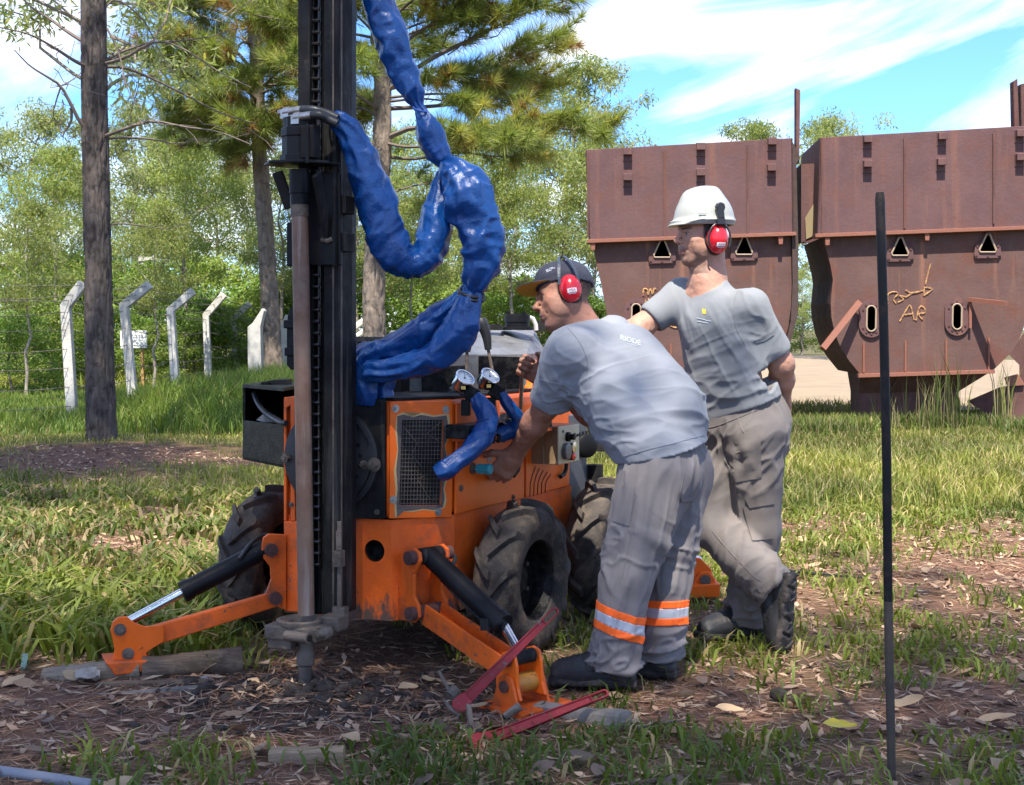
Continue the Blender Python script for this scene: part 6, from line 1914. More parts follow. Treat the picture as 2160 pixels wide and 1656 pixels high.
def patch(bvh, corners, name, mat, parent, nu=14, nv=10, off=.004, bulge=.0):
    """cloth patch lying on a surface: corners (4 photo points, clockwise) are followed over it"""
    c = [np.array(v, float) for v in corners]
    P, ok = [], True
    for j in range(nv + 1):
        for i in range(nu + 1):
            u, v = i / nu, j / nv
            xy = (c[0] * (1 - u) + c[1] * u) * (1 - v) + (c[3] * (1 - u) + c[2] * u) * v
            e = math.sin(PI * u) * math.sin(PI * v)
            P.append(ray_px(bvh, xy[0], xy[1], off + bulge * e))
    if any(p is None for p in P): return None
    W = nu + 1
    fs = [(j * W + i, (j + 1) * W + i, (j + 1) * W + i + 1, j * W + i + 1) for j in range(nv) for i in range(nu)]
    vs = [p[:] for p in P]
    rim = [i for i in range(W)] + [j * W + nu for j in range(1, nv + 1)] + [nv * W + i for i in range(nu - 1, -1, -1)] + [j * W for j in range(nv - 1, 0, -1)]
    b0 = len(vs)
    to = Vector((0, 0, EYE))
    for r in rim:
        p = P[r]; vs.append((p + (p - to).normalized() * (off + .004))[:])
    m = len(rim)
    for k in range(m):
        a, b = rim[k], rim[(k + 1) % m]
        fs.append((a, b, b0 + (k + 1) % m, b0 + k))
    o = mesh_obj(name, vs, fs, mat, parent, smooth=True); shade_angle(o.data, 50)
    return o
def seam(bvh, pts, r, name, mat, parent, off=.0005, n=24):
    S = spline(np.array(pts, float), n)
    P = [ray_px(bvh, x, y, off) for x, y in S]
    P = [p for p in P if p is not None]
    if len(P) < 3: return None
    b = MB(); b.tube(P, r, 6); return b.build(name, mat, parent, smooth=True)

def head_axes(fwd, up):
    f = Vector(fwd).normalized(); u = Vector(up); u = (u - f * u.dot(f)).normalized(); l = u.cross(f)
    return f, l, u
def add_head(fd, o, ax, neck, lean=0.0, thick=.058):
    f, l, u = ax
    P = lambda x, y, z: o + f * x + l * y + u * z
    E = lambda c, r, k=.015, op='u': fd.ell(P(*c), r, (f, l, u), k, op)
    C = lambda a, b, ra, rb, k=.015, op='u': fd.rc(P(*a), P(*b), ra, rb, k, op)
    E((-.012, 0, .045), (.099, .076, .086))
    E((.024, 0, -.022), (.064, .063, .082), .03)
    E((.048, 0, -.062), (.044, .046, .052), .03)
    for s in (-1, 1):
        C((-.012, .054 * s, -.052), (.060, .020 * s, -.105), .020, .016, .03)
        E((.056, .045 * s, -.022), (.026, .020, .020), .025)
        E((.030, .055 * s, -.050), (.036, .012, .036), .02)
    E((.070, 0, -.106), (.019, .024, .016), .02)
    C((.080, -.036, .020), (.089, 0, .015), .0095, .010, .018); C((.080, .036, .020), (.089, 0, .015), .0095, .010, .018)
    for s in (-1, 1): E((.094, .032 * s, -.002), (.016, .018, .011), .012, 's')
    C((.089, 0, .012), (.112, 0, -.022), .0075, .0095, .012); E((.114, 0, -.028), (.0115, .0115, .0105), .008)
    for s in (-1, 1):
        E((.101, .0135 * s, -.034), (.011, .0075, .008), .006)
        E((.105, .007 * s, -.0415), (.0055, .004, .0035), .003, 's')
        E((.0735, .0315 * s, -.002), (.0128, .0128, .0118), .002)
        C((.084, .019 * s, .0062), (.079, .043 * s, .0045), .0035, .003, .004)
        C((.0835, .020 * s, -.0095), (.079, .042 * s, -.008), .0032, .003, .005)
        E((-.012, .074 * s, -.012), (.016, .010, .030), .008)
        C((.094, .018 * s, -.040), (.080, .034 * s, -.068), .0025, .0025, .006, 's')
    E((.090, 0, -.056), (.013, .026, .014), .012)
    E((.0965, 0, -.0655), (.0085, .021, .0058), .005); E((.0945, 0, -.0775), (.0085, .019, .0062), .005)
    C((.104, -.022, -.0712), (.104, .022, -.0712), .0022, .0022, .003, 's')
    fd.rc(P(-.028, 0, -.050), Vector(neck), thick * .96, thick * 1.05, .03)
    fd.rc(P(.022, 0, -.085), Vector(neck) + f * .03, .030, .034, .03)
def head_colours(p, o, ax, base, stubble, hair=True, lips=(.30, .12, .10)):
    f, l, u = [np.array(v) for v in ax]
    q = p - np.array(o); x, y, z = q @ f, q @ l, q @ u
    near = np.linalg.norm(q, axis=1) < .17
    n = vnoise(p * 60); n2 = vnoise(p * 22 + 5)
    c = np.array(base) * (1 + .10 * n2 + .06 * n)[:, None]
    red = np.clip(vnoise(p * 16 + 9), 0, 1)[:, None] * .35
    c = c * (1 - red) + c * np.array([1.12, .88, .85]) * red
    def mixin(mask, col):
        nonlocal c
        m = np.clip(mask, 0, 1)[:, None] * near[:, None]
        c = c * (1 - m) + np.array(col) * m
    ss = lambda v, a, b: np.clip((v - a) / (b - a), 0, 1)
    mixin(ss(.5 - np.abs(x - .115) / .03, 0, .5) * ss(.022 - np.abs(y), 0, .01) * .35, (base[0] * 1.1, base[1] * .75, base[2] * .7))
    jaw = ss(-z, .048, .075) * ss(x, -.015, .02) * ss(-z, .0, .01) + ss(x, .085, .095) * ss(-z, .044, .052) * ss(.034 - np.abs(y), 0, .008)
    mixin(np.clip(jaw, 0, 1) * stubble * (.62 + .35 * n), (.075, .055, .046))
    mixin(ss(.5 - np.abs(z + .0715) / .022, 0, .3) * ss(x, .088, .094) * ss(.023 - np.abs(y), 0, .004) * .75, lips)
    eb = ss(.0065 - np.abs(z - .0205 - .05 * (np.abs(y) - .03)), 0, .003) * ss(np.abs(y), .010, .016) * ss(.052 - np.abs(y), 0, .006) * ss(x, .062, .07)
    mixin(eb * (.8 + .2 * n), (.022, .016, .013))
    for s in (-1, 1):
        d = np.sqrt((x - .0735) ** 2 + (y - .0315 * s) ** 2 + (z + .002) ** 2)
        rr = np.sqrt((y - .0315 * s) ** 2 + (z + .0018) ** 2)
        eye = ss(.0142 - d, 0, .001) * ss(x, .079, .081)
        mixin(eye * ss(.0105 - rr, 0, .002), (.30, .24, .21)); mixin(eye * ss(.0056 - rr, 0, .001), (.018, .012, .010))
        lid = ss(.0035 - np.abs(z - .0045), 0, .002) * ss(.016 - np.abs(y - .0315 * s), 0, .004) * ss(x, .07, .075)
        mixin(lid * .6, (.05, .03, .025))
    if hair:
        hm = np.maximum(ss(z + .55 * x * -1, .045, .06) * ss(.085 - x, 0, .01), ss(-x, .010, .022) * ss(z, -.062, -.045))
        hm = np.maximum(hm, ss(np.abs(y), .055, .06) * ss(.034 - x, 0, .01) * ss(z, -.028, -.012) * ss(x, -.03, -.02))
        mixin(hm * (.86 + .14 * n), (.022, .017, .015))
    return c
def add_hand(fd, w, d, t, left, curls, thumb=.6, sc=1.0, spread=.0215):
    """w wrist, d direction wrist to knuckles, t thumb side; fingers curl towards the palm"""
    d = Vector(d).normalized(); t = Vector(t); t = (t - d * t.dot(d)).normalized()
    n = d.cross(t) if left else t.cross(d)
    w = Vector(w)
    fd.box(w + d * (.050 * sc) + n * .002, (.045 * sc, .041 * sc, .015 * sc), (d, t, n), .014 * sc, .02)
    fd.rc(w - d * .03, w + d * .025, .027 * sc, .029 * sc, .03)
    L = [(.040, .026, .021), (.044, .030, .023), (.041, .028, .022), (.033, .021, .019)]
    for i in range(4):
        p = w + d * ((.088 - .004 * abs(i - 1)) * sc) + t * ((.0325 - spread * i) * sc)
        fd.rc(w + d * .05 * sc + t * ((.026 - .018 * i) * sc), p, .012 * sc, .0118 * sc, .010)
        a = 0.0; v = d.copy()
        for j in range(3):
            a += curls[i] * (.9, 1.15, .75)[j]
            v = d * math.cos(a) + n * math.sin(a)
            q = p + v * (L[i][j] * sc)
            fd.rc(p, q, (.0112, .0100, .0090)[j] * sc, (.0102, .0092, .0078)[j] * sc, .0035)
            p = q
    p = w + d * .022 * sc + t * .030 * sc + n * .006
    v = (t * .75 + d * .55 + n * thumb * .5).normalized()
    for j, ln in enumerate((.044, .034, .028)):
        q = p + v * (ln * sc)
        fd.rc(p, q, (.0155, .0118, .0105)[j] * sc, (.0120, .0108, .0088)[j] * sc, .008)
        p = q; v = (v + d * .30 + n * thumb * .75 - t * .35).normalized()
def boot(parent, heel, f, u, name='boot'):
    f = Vector(f).normalized(); u = Vector(u); u = (u - f * u.dot(f)).normalized(); l = u.cross(f)
    h = Vector(heel)
    P = lambda x, y, z: h + f * x + l * y + u * z
    lo = np.minimum.reduce([np.array(P(x, y, z)) for x in (-.06, .34) for y in (-.08, .08) for z in (-.03, .26)]); hi = np.maximum.reduce([np.array(P(x, y, z)) for x in (-.06, .34) for y in (-.08, .08) for z in (-.03, .26)])
    fd = Field(lo, hi, .0042)
    fd.ell(P(.205, 0, .052), (.085, .050, .043), (f, l, u), .02)
    fd.rc(P(.18, 0, .050), P(.075, 0, .105), .046, .050, .03)
    fd.rc(P(.055, 0, .055), P(.052, 0, .150), .047, .050, .03)
    fd.ell(P(.045, 0, .055), (.052, .045, .055), (f, l, u), .02)
    fd.box(P(.135, 0, .034), (.145, .046, .016), (f, l, u), .012, .02)
    fd.cut(P(0, 0, .022), -u)
    p, q = fd.mesh(); p = relax(p, q, 1)
    n = vnormals(p, q)
    X = (p - np.array(h)) @ np.array(f); Z = (p - np.array(h)) @ np.array(u)
    cr = folds(p, l, 34, 3) * np.exp(-((X - .155) / .05) ** 2) * np.clip((Z - .05) / .03, 0, 1) * .004 + folds(p, f, 30, 9) * np.clip((Z - .11) / .03, 0, 1) * .003
    p = p + n * cr[:, None]
    bo = mesh_obj(name, p, q, BOOT, parent, loc=h, smooth=True)
    fd = Field(lo, hi, .0042)
    fd.box(P(.175, 0, .016), (.118, .050, .018), (f, l, u), .015, .012)
    fd.box(P(.055, 0, .016), (.068, .043, .020), (f, l, u), .014, .014)
    fd.ell(P(.225, 0, .016), (.072, .053, .020), (f, l, u), .01)
    fd.box(P(.118, 0, -.004), (.020, .07, .010), (f, l, u), .003, .004, 's')
    for i in range(9):
        x = .015 + i * .030
        if abs(x - .118) < .025: continue
        fd.box(P(x, .016 if i % 2 else -.016, -.006), (.006, .034, .011), ((f + l * (.35 if i % 2 else -.35)).normalized(), (l - f * (.35 if i % 2 else -.35)).normalized(), u), .002, .003, 's')
    p, q = fd.mesh(); p = relax(p, q, 1)
    mesh_obj('sole', p, q, SOLE, bo, smooth=True)
    b = MB()
    for s in (-1, 1):
        pts = [P(.165 + .045 * math.cos(a) * .9, s * (.030 + .020 * math.sin(a)), .075 + .018 * math.cos(a)) for a in np.linspace(-1.2, 1.2, 8)]
    ap = [P(.245, y, .072 - y * y * 8) for y in np.linspace(-.034, .034, 7)]
    return bo
def bands(src_p, src_q, a, b, axis_pt, axis_dir, rad, cuts, parent):
    """reflective stripes: slices of the trouser leg, lifted off it"""
    n = vnormals(src_p, src_q)
    ad = np.array(axis_dir, float); ad /= np.linalg.norm(ad); ap = np.array(axis_pt)
    rel = src_p - ap; al = rel @ ad
    dist = np.linalg.norm(rel - np.outer(al, ad), axis=1)
    for (t0, t1), mt, nm in cuts:
        keep = ((al[src_q] > t0 - .02) & (al[src_q] < t1 + .02) & (dist[src_q] < rad)).all(1)
        qq = src_q[keep]
        ids = np.unique(qq); mp = -np.ones(len(src_p), int); mp[ids] = np.arange(len(ids))
        me = bpy.data.meshes.new('tmp'); me.from_pydata((src_p[ids] + n[ids] * .0035).tolist(), [], mp[qq].tolist())
        bm = bmesh.new(); bm.from_mesh(me)
        for t, s in ((t0, -1), (t1, 1)):
            bmesh.ops.bisect_plane(bm, geom=bm.verts[:] + bm.edges[:] + bm.faces[:], plane_co=Vector(ap + ad * t), plane_no=Vector(ad * s), clear_outer=True)
        vs = [v.co[:] for v in bm.verts]; bm.verts.index_update(); fs = [[v.index for v in f.verts] for f in bm.faces]
        bm.free(); bpy.data.meshes.remove(me)
        o = mesh_obj(nm, vs, fs, mt, parent, smooth=True)
        so = o.modifiers.new('thick', 'SOLIDIFY'); so.thickness = .002; so.offset = -1
def surf_text(bvh, body, name, mat, parent, org, ex, ey, h, ref):
    def pr(p):
        r = bvh.find_nearest(p)
        if r[0] is None: return p
        nn = r[1] if r[1].dot(r[0] - ref) > 0 else -r[1]
        return r[0] + nn * .003
    return text_obj(body, name, mat, parent, org, ex, ey, h, 0, 0, pr)
def muff(parent, o, ax, cupc, r, name='ear_muff'):
    f, l, u = ax
    P = lambda x, y, z: o + f * x + l * y + u * z
    root = bpy.data.objects.new(name, None); link(root, parent, P(*cupc))
    fd = Field(np.array(P(*cupc)) - .09, np.array(P(*cupc)) + .09, .003)
    c = V(cupc)
    fd.ell(P(*c), r, (f, l, u), .004)
    fd.ell(P(c.x, c.y + r[1] * .35, c.z + .004), (r[0] * .80, r[1] * .9, r[2] * .82), (f, l, u), .006)
    fd.cut(P(c.x, c.y - r[1] * .35, c.z), -l)
    p, q = fd.mesh(); p = relax(p, q, 1); mesh_obj('cup', p, q, RED_PLASTIC, root, smooth=True)
    b = MB(); b.lathe(V((0, 0, 0)), V((0, 0, 1)), [(r[0] * .6, -.03), (r[0] * 1.0, -.026), (r[0] * 1.08, -.016), (r[0] * 1.0, -.006), (r[0] * .7, -.004)], 28)
    b.v = [tuple(P(c.x + v[0], c.y + v[2] - r[1] * .25, c.z + v[1] * r[2] / r[0])) for v in b.v]
    b.build('cushion', FOAM, root, smooth=True)
    bv = bvh_of(p, q)
    lab = MB()
    def on(x, z, e):
        q0 = P(c.x + x, c.y + .08, c.z + z); h_ = bv.ray_cast(q0, -l); return (h_[0] if h_[0] is not None else P(c.x + x, c.y + r[1] * 1.2, c.z + z)) + l * e
    w_, hh = r[0] * .42, r[2] * .13; zc = -r[2] * .38
    vs = [on(-w_ + 2 * w_ * i / 6, zc - hh + 2 * hh * j / 2, .0008) for j in range(3) for i in range(7)]
    fs = [(j * 7 + i, j * 7 + i + 1, (j + 1) * 7 + i + 1, (j + 1) * 7 + i) for j in range(2) for i in range(6)]
    fs = [t[::-1] for t in fs]
    lab.add(vs, fs); lo_ = lab.build('label_plate', WHITE_PRINT, root)
    pj = lambda pt: on((pt - P(*c)).dot(f), (pt - P(*c)).dot(u), .0016)
    text_obj('MSA', 'lettering', RED_PLASTIC, lo_, P(c.x + w_ * .8, c.y + .03, c.z + zc - hh * .62), -f, u, hh * 1.35, 0, .25, pj)
    ln = MB(); vs = [on(-w_ * .8 + 1.6 * w_ * i / 5, zc - hh * 1.75 + k, .0012) for k in (0, .0028) for i in range(6)]
    ln.add(vs, [(i + 1, i, 6 + i, 7 + i) for i in range(5)]); ln.build('print_line', PALE_PRINT, root)
    return root
def arc(P, pts, w, th, n=26):
    """flat strap through local points: wide along x, thin across"""
    S = spline(np.array(pts, float), n)
    b = MB()
    vs, fs = [], []
    for i in range(n):
        t = S[min(i + 1, n - 1)] - S[max(i - 1, 0)]; t /= np.linalg.norm(t)
        rad = S[i] * np.array([.25, 1, 1]) - np.array([0, 0, -.02]); rad -= t * (rad @ t); rad /= np.linalg.norm(rad) + 1e-9
        sd = np.cross(t, rad)
        for a_, b_ in ((-1, -1), (1, -1), (1, 1), (-1, 1)):
            vs.append(P(*(S[i] + sd * w / 2 * a_ + rad * th / 2 * b_)))
    for i in range(n - 1):
        for k in range(4):
            fs.append((i * 4 + k, i * 4 + (k + 1) % 4, i * 4 + 4 + (k + 1) % 4, i * 4 + 4 + k))
    fs += [(3, 2, 1, 0), tuple((n - 1) * 4 + k for k in range(4))]
    b.add(vs, fs); return b

# ================================================================== the bent worker
SK_A, SK_B = (.325, .158, .104), (.42, .225, .155)
pa = thing('person', on_ground(1330, 1450), 'man in navy cap, red ear muffs and blue-grey T-shirt bending over the rig controls', 'person')
pelvis, chest, neckA = at(1402, 962, 4.93), at(1248, 758, 5.08), at(1232, 706, 5.10)
lat = V((-.5, -.86, 0)).normalized()
lsh, lel, lwr = at(1202, 745, 4.92), at(1152, 856, 5.06), at(1086, 958, 5.27)
rsh, rel_, rwr = at(1292, 712, 5.24), at(1292, 908, 5.34), at(1146, 796, 5.36)
hoA = at(1190, 627, 5.12); axA = head_axes((-.985, -.10, -.15), (-.15, .36, .92))
fd = Field((-.16, 4.62, .52), (.78, 5.62, 1.58), .0042)
add_head(fd, hoA, axA, neckA + V((.02, 0, -.02)), thick=.060)
fd.rc(chest - lat * .06, pelvis - lat * .03, .08, .06, .05); fd.rc(chest + lat * .06, pelvis + lat * .03, .08, .06, .05)
fd.rc(neckA, chest, .06, .08, .05)
for s_, e_, w_ in ((lsh, lel, lwr), (rsh, rel_, rwr)):
    fd.rc(chest, s_, .075, .055, .04)
    fd.rc(s_, e_, .052, .046, .03)
    v_ = w_ - e_
    fd.rc(e_, e_ + v_ * .35, .044, .047, .03); fd.rc(e_ + v_ * .35, w_, .047, .029, .03)
dA = (at(1052, 1003, 5.29) - lwr)
add_hand(fd, lwr, dA, V((-.75, -.1, .25)), True, (.55, .62, .66, .70), thumb=.5, sc=1.10)
dR = (at(1100, 768, 5.35) - rwr)
add_hand(fd, rwr + dR.normalized() * .012, dR, V((0, 0, 1)), False, (1.35, 1.40, 1.42, 1.45), thumb=1.3, sc=.98)
p, q = fd.mesh(); p = relax(p, q, 1)
n = vnormals(p, q)
p = p + n * (.0012 * vnoise(p * 55) + .0008 * vnoise(p * 130))[:, None]
mesh_obj('body', p, q, SKIN, pa, smooth=True, cols=head_colours(p, hoA, axA, SK_A, .35))
# shirt
fd = Field((-.02, 4.62, .62), (.86, 5.58, 1.36), .0055)
sd_ = (pelvis - chest).normalized()
for s in (-1, 1):
    fd.rc(chest + lat * (.085 * s), pelvis + lat * (.055 * s) + sd_ * .15, .118, .138, .07)
    fd.rc(chest + lat * (.06 * s) - sd_ * .05, chest + lat * (.14 * s) - sd_ * .03, .085, .075, .06)
fd.rc(neckA + V((.012, 0, -.012)), chest, .078, .10, .05)
fd.rc(at(1330, 745, 5.05), at(1420, 860, 4.96), .105, .12, .08)
def sleeve_arm(s_, e_, f0, r0, r1):
    e2 = s_ + (e_ - s_) * f0
    fd.rc(s_, e2, r0, r1, .045)
    v_ = (e_ - s_).normalized()
    return e2, v_
le, lv = sleeve_arm(lsh, lel, .80, .083, .073)
re2, rv = sleeve_arm(rsh, rel_, .62, .085, .078)
hemc = at(1400, 951, 4.93)
fd.cut(hemc, (.225, .02, -.975))
for (e2, v_, r_) in ((le, lv, .073), (re2, rv, .078)):      # sleeve openings
    fd.box(e2 + v_ * .075, (.045, .14, .14), (v_, *frame(v_)[:2]), .002, .002, 's')
    fd.rc(e2 + v_ * .10, e2 + v_ * .012, r_ - .014, r_ - .016, .006, 's')
for i in range(1): fd.rc(neckA + V((-.01, 0, .0)), hoA + axA[2] * -.08 + axA[0] * -.02, .066, .062, .006, 's')
p, q = fd.mesh(); p = relax(p, q, 2)
n = vnormals(p, q)
td = np.array(sd_)
al = (p - np.array(chest)) @ td
lowm = np.clip((al - .18) / .2, 0, 1); arm = np.exp(-(np.linalg.norm(p - np.array(at(1245, 835, 4.95)), axis=1) / .17) ** 2)
slv = np.exp(-(np.linalg.norm(p - np.array(lsh * .5 + le * .5), axis=1) / .10) ** 2)
d = .006 * folds(p, (.75, .35, -.45), 9, 2) * (1 - .4 * lowm) + .012 * folds(p, (.9, .3, .05), 13, 5) * lowm + .016 * folds(p, (.95, .2, .25), 15, 8) * arm + .010 * folds(p, (-.3, .2, -.9), 17, 4) * slv + .002 * vnoise(p * 9)
nk = np.clip((np.linalg.norm(p - np.array(neckA), axis=1) - .09) / .09, .1, 1); hm_ = np.clip(np.abs((p - np.array(hemc)) @ np.array((.225, .02, -.975))) / .05, .25, 1); d = d * nk * hm_ * .85
p = p + n * d[:, None]
shA = mesh_obj('shirt', p, q, SHIRT_BLUE, pa, smooth=True)
bvA = bvh_of(p, q)
def back_print(p):
    # p is in letter space: x along the word, z up; carried to the shirt along the line of sight
    h_ = ray_px(bvA, 1308 + p.x * 1000, 716 - p.z * 1000 + p.x * 300, .002)
    return h_ if h_ is not None else Vector(chest)
text_obj('RIODE', 'shirt_print', PALE_PRINT, shA, V((0, 0, 0)), V((1, 0, 0)), V((0, 0, 1)), .0105, 0, 0, back_print)
seam(bvA, [(1322, 724), (1336, 728), (1350, 732)], .0009, 'print_line', PALE_PRINT, shA, .0006)
seam(bvA, [(1138, 800), (1160, 806), (1190, 811), (1212, 812)], .0010, 'sleeve_seam', SHIRT_BLUE, shA, .0016)
seam(bvA, [(1196, 690), (1222, 722), (1238, 760), (1236, 790)], .0010, 'shoulder_seam', SHIRT_BLUE, shA, .0014)
seam(bvA, [(1316, 962), (1360, 950), (1420, 936), (1486, 918)], .0010, 'hem_seam', SHIRT_BLUE, shA, .0016)
# trousers
fd = Field((.14, 4.55, .02), (.86, 5.25, .90), .0055)
lh, rh = at(1386, 992, 4.87), at(1424, 985, 4.99)
lk, la = at(1324, 1215, 4.80), at(1290, 1412, 4.79)
rk, ra = at(1408, 1215, 4.95), at(1386, 1402, 4.93)
fd.rc(at(1396, 935, 4.93) - lat * .04, lh * .5 + rh * .5 - lat * .05, .100, .122, .05); fd.rc(at(1396, 935, 4.93) + lat * .04, lh * .5 + rh * .5 + lat * .05, .100, .122, .05)
fd.rc(lh, lk, .128, .092, .04); fd.rc(lk, la, .092, .087, .03)
fd.rc(rh, rk, .118, .085, .04); fd.rc(rk, ra, .083, .078, .03)
fd.cut(at(1398, 918, 4.93), (-.1, 0, 1)); 
fd.cut(at(1290, 1409, 4.79), (0, 0, -1))
for c_, r_ in ((la, .074), (ra, .066)): fd.rc(c_ + V((0, 0, -.05)), c_ + V((0, 0, .02)), r_, r_ - .01, .004, 's')
p, q = fd.mesh(); p = relax(p, q, 2); n = vnormals(p, q)
z = p[:, 2]; hem = np.exp(-((z - .09) / .09) ** 2); knee = np.exp(-((z - .46) / .10) ** 2); top = np.clip((z - .5) / .2, 0, 1) * np.clip((.86 - z) / .12, 0, 1)
d = .012 * folds(p, (.1, 0, 1), 11, 1) * top + .009 * folds(p, (.15, .1, 1), 13, 3) * (1 - hem) + .020 * folds(p, (1, .2, .25), 17, 6) * hem + .013 * folds(p, (1, .3, -.4), 14, 7) * knee + .002 * vnoise(p * 9)
p = p + n * d[:, None]
trA = mesh_obj('trousers', p, q, TROUSER, pa, smooth=True); bvT = bvh_of(p, q)
cutsA = [((0, .026), BAND_ORANGE, 'reflective_band'), ((.026, .060), BAND_SILVER, 'reflective_band'), ((.060, .086), BAND_ORANGE, 'reflective_band')]
c0 = at(1304, 1281, 4.80); bands(p, q, 0, 0, c0 - V((0, 0, 0)), (lk - la) * -1 + V((-.05, 0, 0)), .125, cutsA, trA)
c0 = at(1392, 1262, 4.945); bands(p, q, 0, 0, c0, (ra - rk) + V((.04, 0, 0)), .105, cutsA, trA)
patch(bvT, [(1302, 1022), (1340, 1030), (1328, 1110), (1292, 1100)], 'pocket', TROUSER, trA, off=.004)
seam(bvT, [(1346, 968), (1340, 1040), (1330, 1130), (1312, 1220)], .0018, 'side_seam', TROUSER, trA)
seam(bvT, [(1312, 1330), (1306, 1360), (1298, 1395)], .0018, 'side_seam', TROUSER, trA)
seam(bvT, [(1446, 960), (1440, 1010), (1428, 1075)], .0018, 'back_seam', TROUSER, trA)
patch(bvT, [(1436, 1048), (1462, 1046), (1460, 1056), (1434, 1058)], 'pocket_flap', TROUSER, trA, 8, 4, off=.005)
seam(bvT, [(1360, 944), (1400, 940), (1455, 938)], .0022, 'waistband', TROUSER, trA)
def under(a_, f, k=.062):
    f = V(f).normalized(); return V((a_.x, a_.y, .002)) - f * k
boot(pa, under(la, (-.99, .12, 0), .075), V((-.99, .12, 0)), V((0, 0, 1)))
boot(pa, under(ra, (-.96, .28, 0)), V((-.96, .28, 0)), V((0, 0, 1)))
# cap
f_, l_, u_ = axA
PA = lambda x, y, z: hoA + f_ * x + l_ * y + u_ * z
fd = Field(np.array(hoA) - .19, np.array(hoA) + .2, .0035)
fd.ell(PA(-.012, 0, .050), (.108, .086, .092), (f_, l_, u_), .01)
fd.ell(PA(.035, 0, .085), (.055, .060, .045), (f_, l_, u_), .03)
fd.cut(PA(0, 0, .036) + f_ * 0, (-u_ + f_ * .10).normalized())
fd.ell(PA(-.012, 0, .044), (.100, .078, .084), (f_, l_, u_), .004, 's')
p, q = fd.mesh(); p = relax(p, q, 1); n = vnormals(p, q)
p = p + n * (.0018 * folds(p, np.array(f_), 22, 3) + .001 * vnoise(p * 30))[:, None]
cap = mesh_obj('cap', p, q, CAP_NAVY, pa, smooth=True); bvC = bvh_of(p, q)
vs, fs, mi = [], [], []
NU, NV = 20, 10
for layer, dz in ((0, 0.0), (1, -.0042)):
    for j in range(NV + 1):
        for i in range(NU + 1):
            t = (i / NU - .5) * 2; v = j / NV
            yy = .074 * math.sin(t * 1.45) / math.sin(1.45)
            base_x = .083 * math.sqrt(max(0, 1 - (yy / .088) ** 2)) + .006
            ext = (.082) * (max(0, 1 - abs(t) ** 2.6)) ** .5
            x = base_x + ext * v
            z_ = .056 - .085 * (yy ** 2) / .05 * (.5 + .5 * v) + .006 * v
            vs.append(PA(x, yy, z_ + dz))
W = NU + 1; LN = W * (NV + 1)
for j in range(NV):
    for i in range(NU):
        a = j * W + i
        fs.append((a, a + W, a + W + 1, a + 1)); mi.append(0)
        fs.append((LN + a, LN + a + 1, LN + a + W + 1, LN + a + W)); mi.append(1)
for i in range(NU):
    a = NV * W + i; fs.append((a, LN + a, LN + a + 1, a + 1)); mi.append(0)
bo = mesh_obj('brim', [v[:] for v in vs], fs, CAP_NAVY, cap, smooth=True, mats=[CAP_NAVY, CAP_YELLOW], midx=mi); shade_angle(bo.data, 50)
def onhead(bv, x, y, z):
    c_ = PA(-.012, 0, .05); d_ = (PA(x, y, z) - c_).normalized(); h_ = bv.ray_cast(c_ + d_ * .3, -d_); return h_[0] + d_ * .001
b = MB()
for r_ in range(3):
    for i in range(7):
        x0 = .060 - .0055 * i - .003 * r_; zz_ = .096 - .0062 * r_
        if random.random() < .12: continue
        P4_ = [onhead(bvC, x0, .066 + .004 * (i / 7), zz_), onhead(bvC, x0 - .0040, .067 + .004 * (i / 7), zz_), onhead(bvC, x0 - .0040, .068 + .004 * (i / 7), zz_ - .0032), onhead(bvC, x0, .067 + .004 * (i / 7), zz_ - .0032)]
        b.add(P4_, [(0, 1, 2, 3)]); 
b.build('cap_print', PALE_PRINT, cap)
mu = muff(pa, hoA, axA, (-.016, .088, -.004), (.041, .030, .055))
for sx in (.030, -.026):
    k = 1 if sx > 0 else -1
    b = arc(PA, [(-.016 + sx * 1.25, .100, .012), (-.016 + sx * 1.15, .108, .045), (-.014 + sx * .75, .100, .092), (-.012 + sx * .35, .060, .138), (-.012, .0, .154), (-.012 + sx * .35, -.060, .138), (-.014 + sx * .75, -.100, .092), (-.016 + sx * 1.2, -.102, .02)], .011, .004)
    b.build('headband', BAND_NAVY, mu)

# ================================================================== the standing worker
pb = thing('person', on_ground(1560, 1345), 'man in white hard hat and grey T-shirt standing cross-legged, hand behind his back', 'person')
pelB, cheB, necB = at(1566, 892, 5.52), at(1517, 690, 5.50), at(1492, 596, 5.50)
latB = V((.80, -.60, 0))
rs, re_, rw = at(1438, 622, 5.60), at(1350, 692, 5.56), at(1262, 738, 5.60)
ls, le_, lw = at(1582, 646, 5.40), at(1648, 768, 5.46), at(1650, 858, 5.66)
hoB = at(1482, 494, 5.50); axB = head_axes((-.95, -.30, -.02), (0, .02, 1))
fd = Field((.22, 5.16, .72), (1.24, 5.92, 1.78), .0042)
add_head(fd, hoB, axB, necB + V((.012, .01, -.03)), thick=.063)
for s in (-1, 1): fd.rc(cheB + latB * (.06 * s), pelB + latB * (.04 * s), .085, .07, .05)
fd.rc(necB, cheB, .06, .09, .05)
for s_, e_, w_ in ((rs, re_, rw), (ls, le_, lw)):
    fd.rc(cheB - (cheB - necB) * .4, s_, .07, .058, .05)
    fd.rc(s_, e_, .055, .048, .03)
    v_ = w_ - e_
    fd.rc(e_, e_ + v_ * .35, .047, .048, .03); fd.rc(e_ + v_ * .35, w_, .048, .030, .03)
add_hand(fd, rw, V((-1, .15, -.3)), V((-.2, -.5, .8)), False, (.3, .32, .35, .38), sc=1.0)
add_hand(fd, lw, V((-.1, .25, -.9)), V((-.8, -.3, 0)), True, (.5, .5, .5, .5), sc=1.0)
p, q = fd.mesh(); p = relax(p, q, 1); n = vnormals(p, q)
p = p + n * (.0012 * vnoise(p * 55) + .0008 * vnoise(p * 130))[:, None]
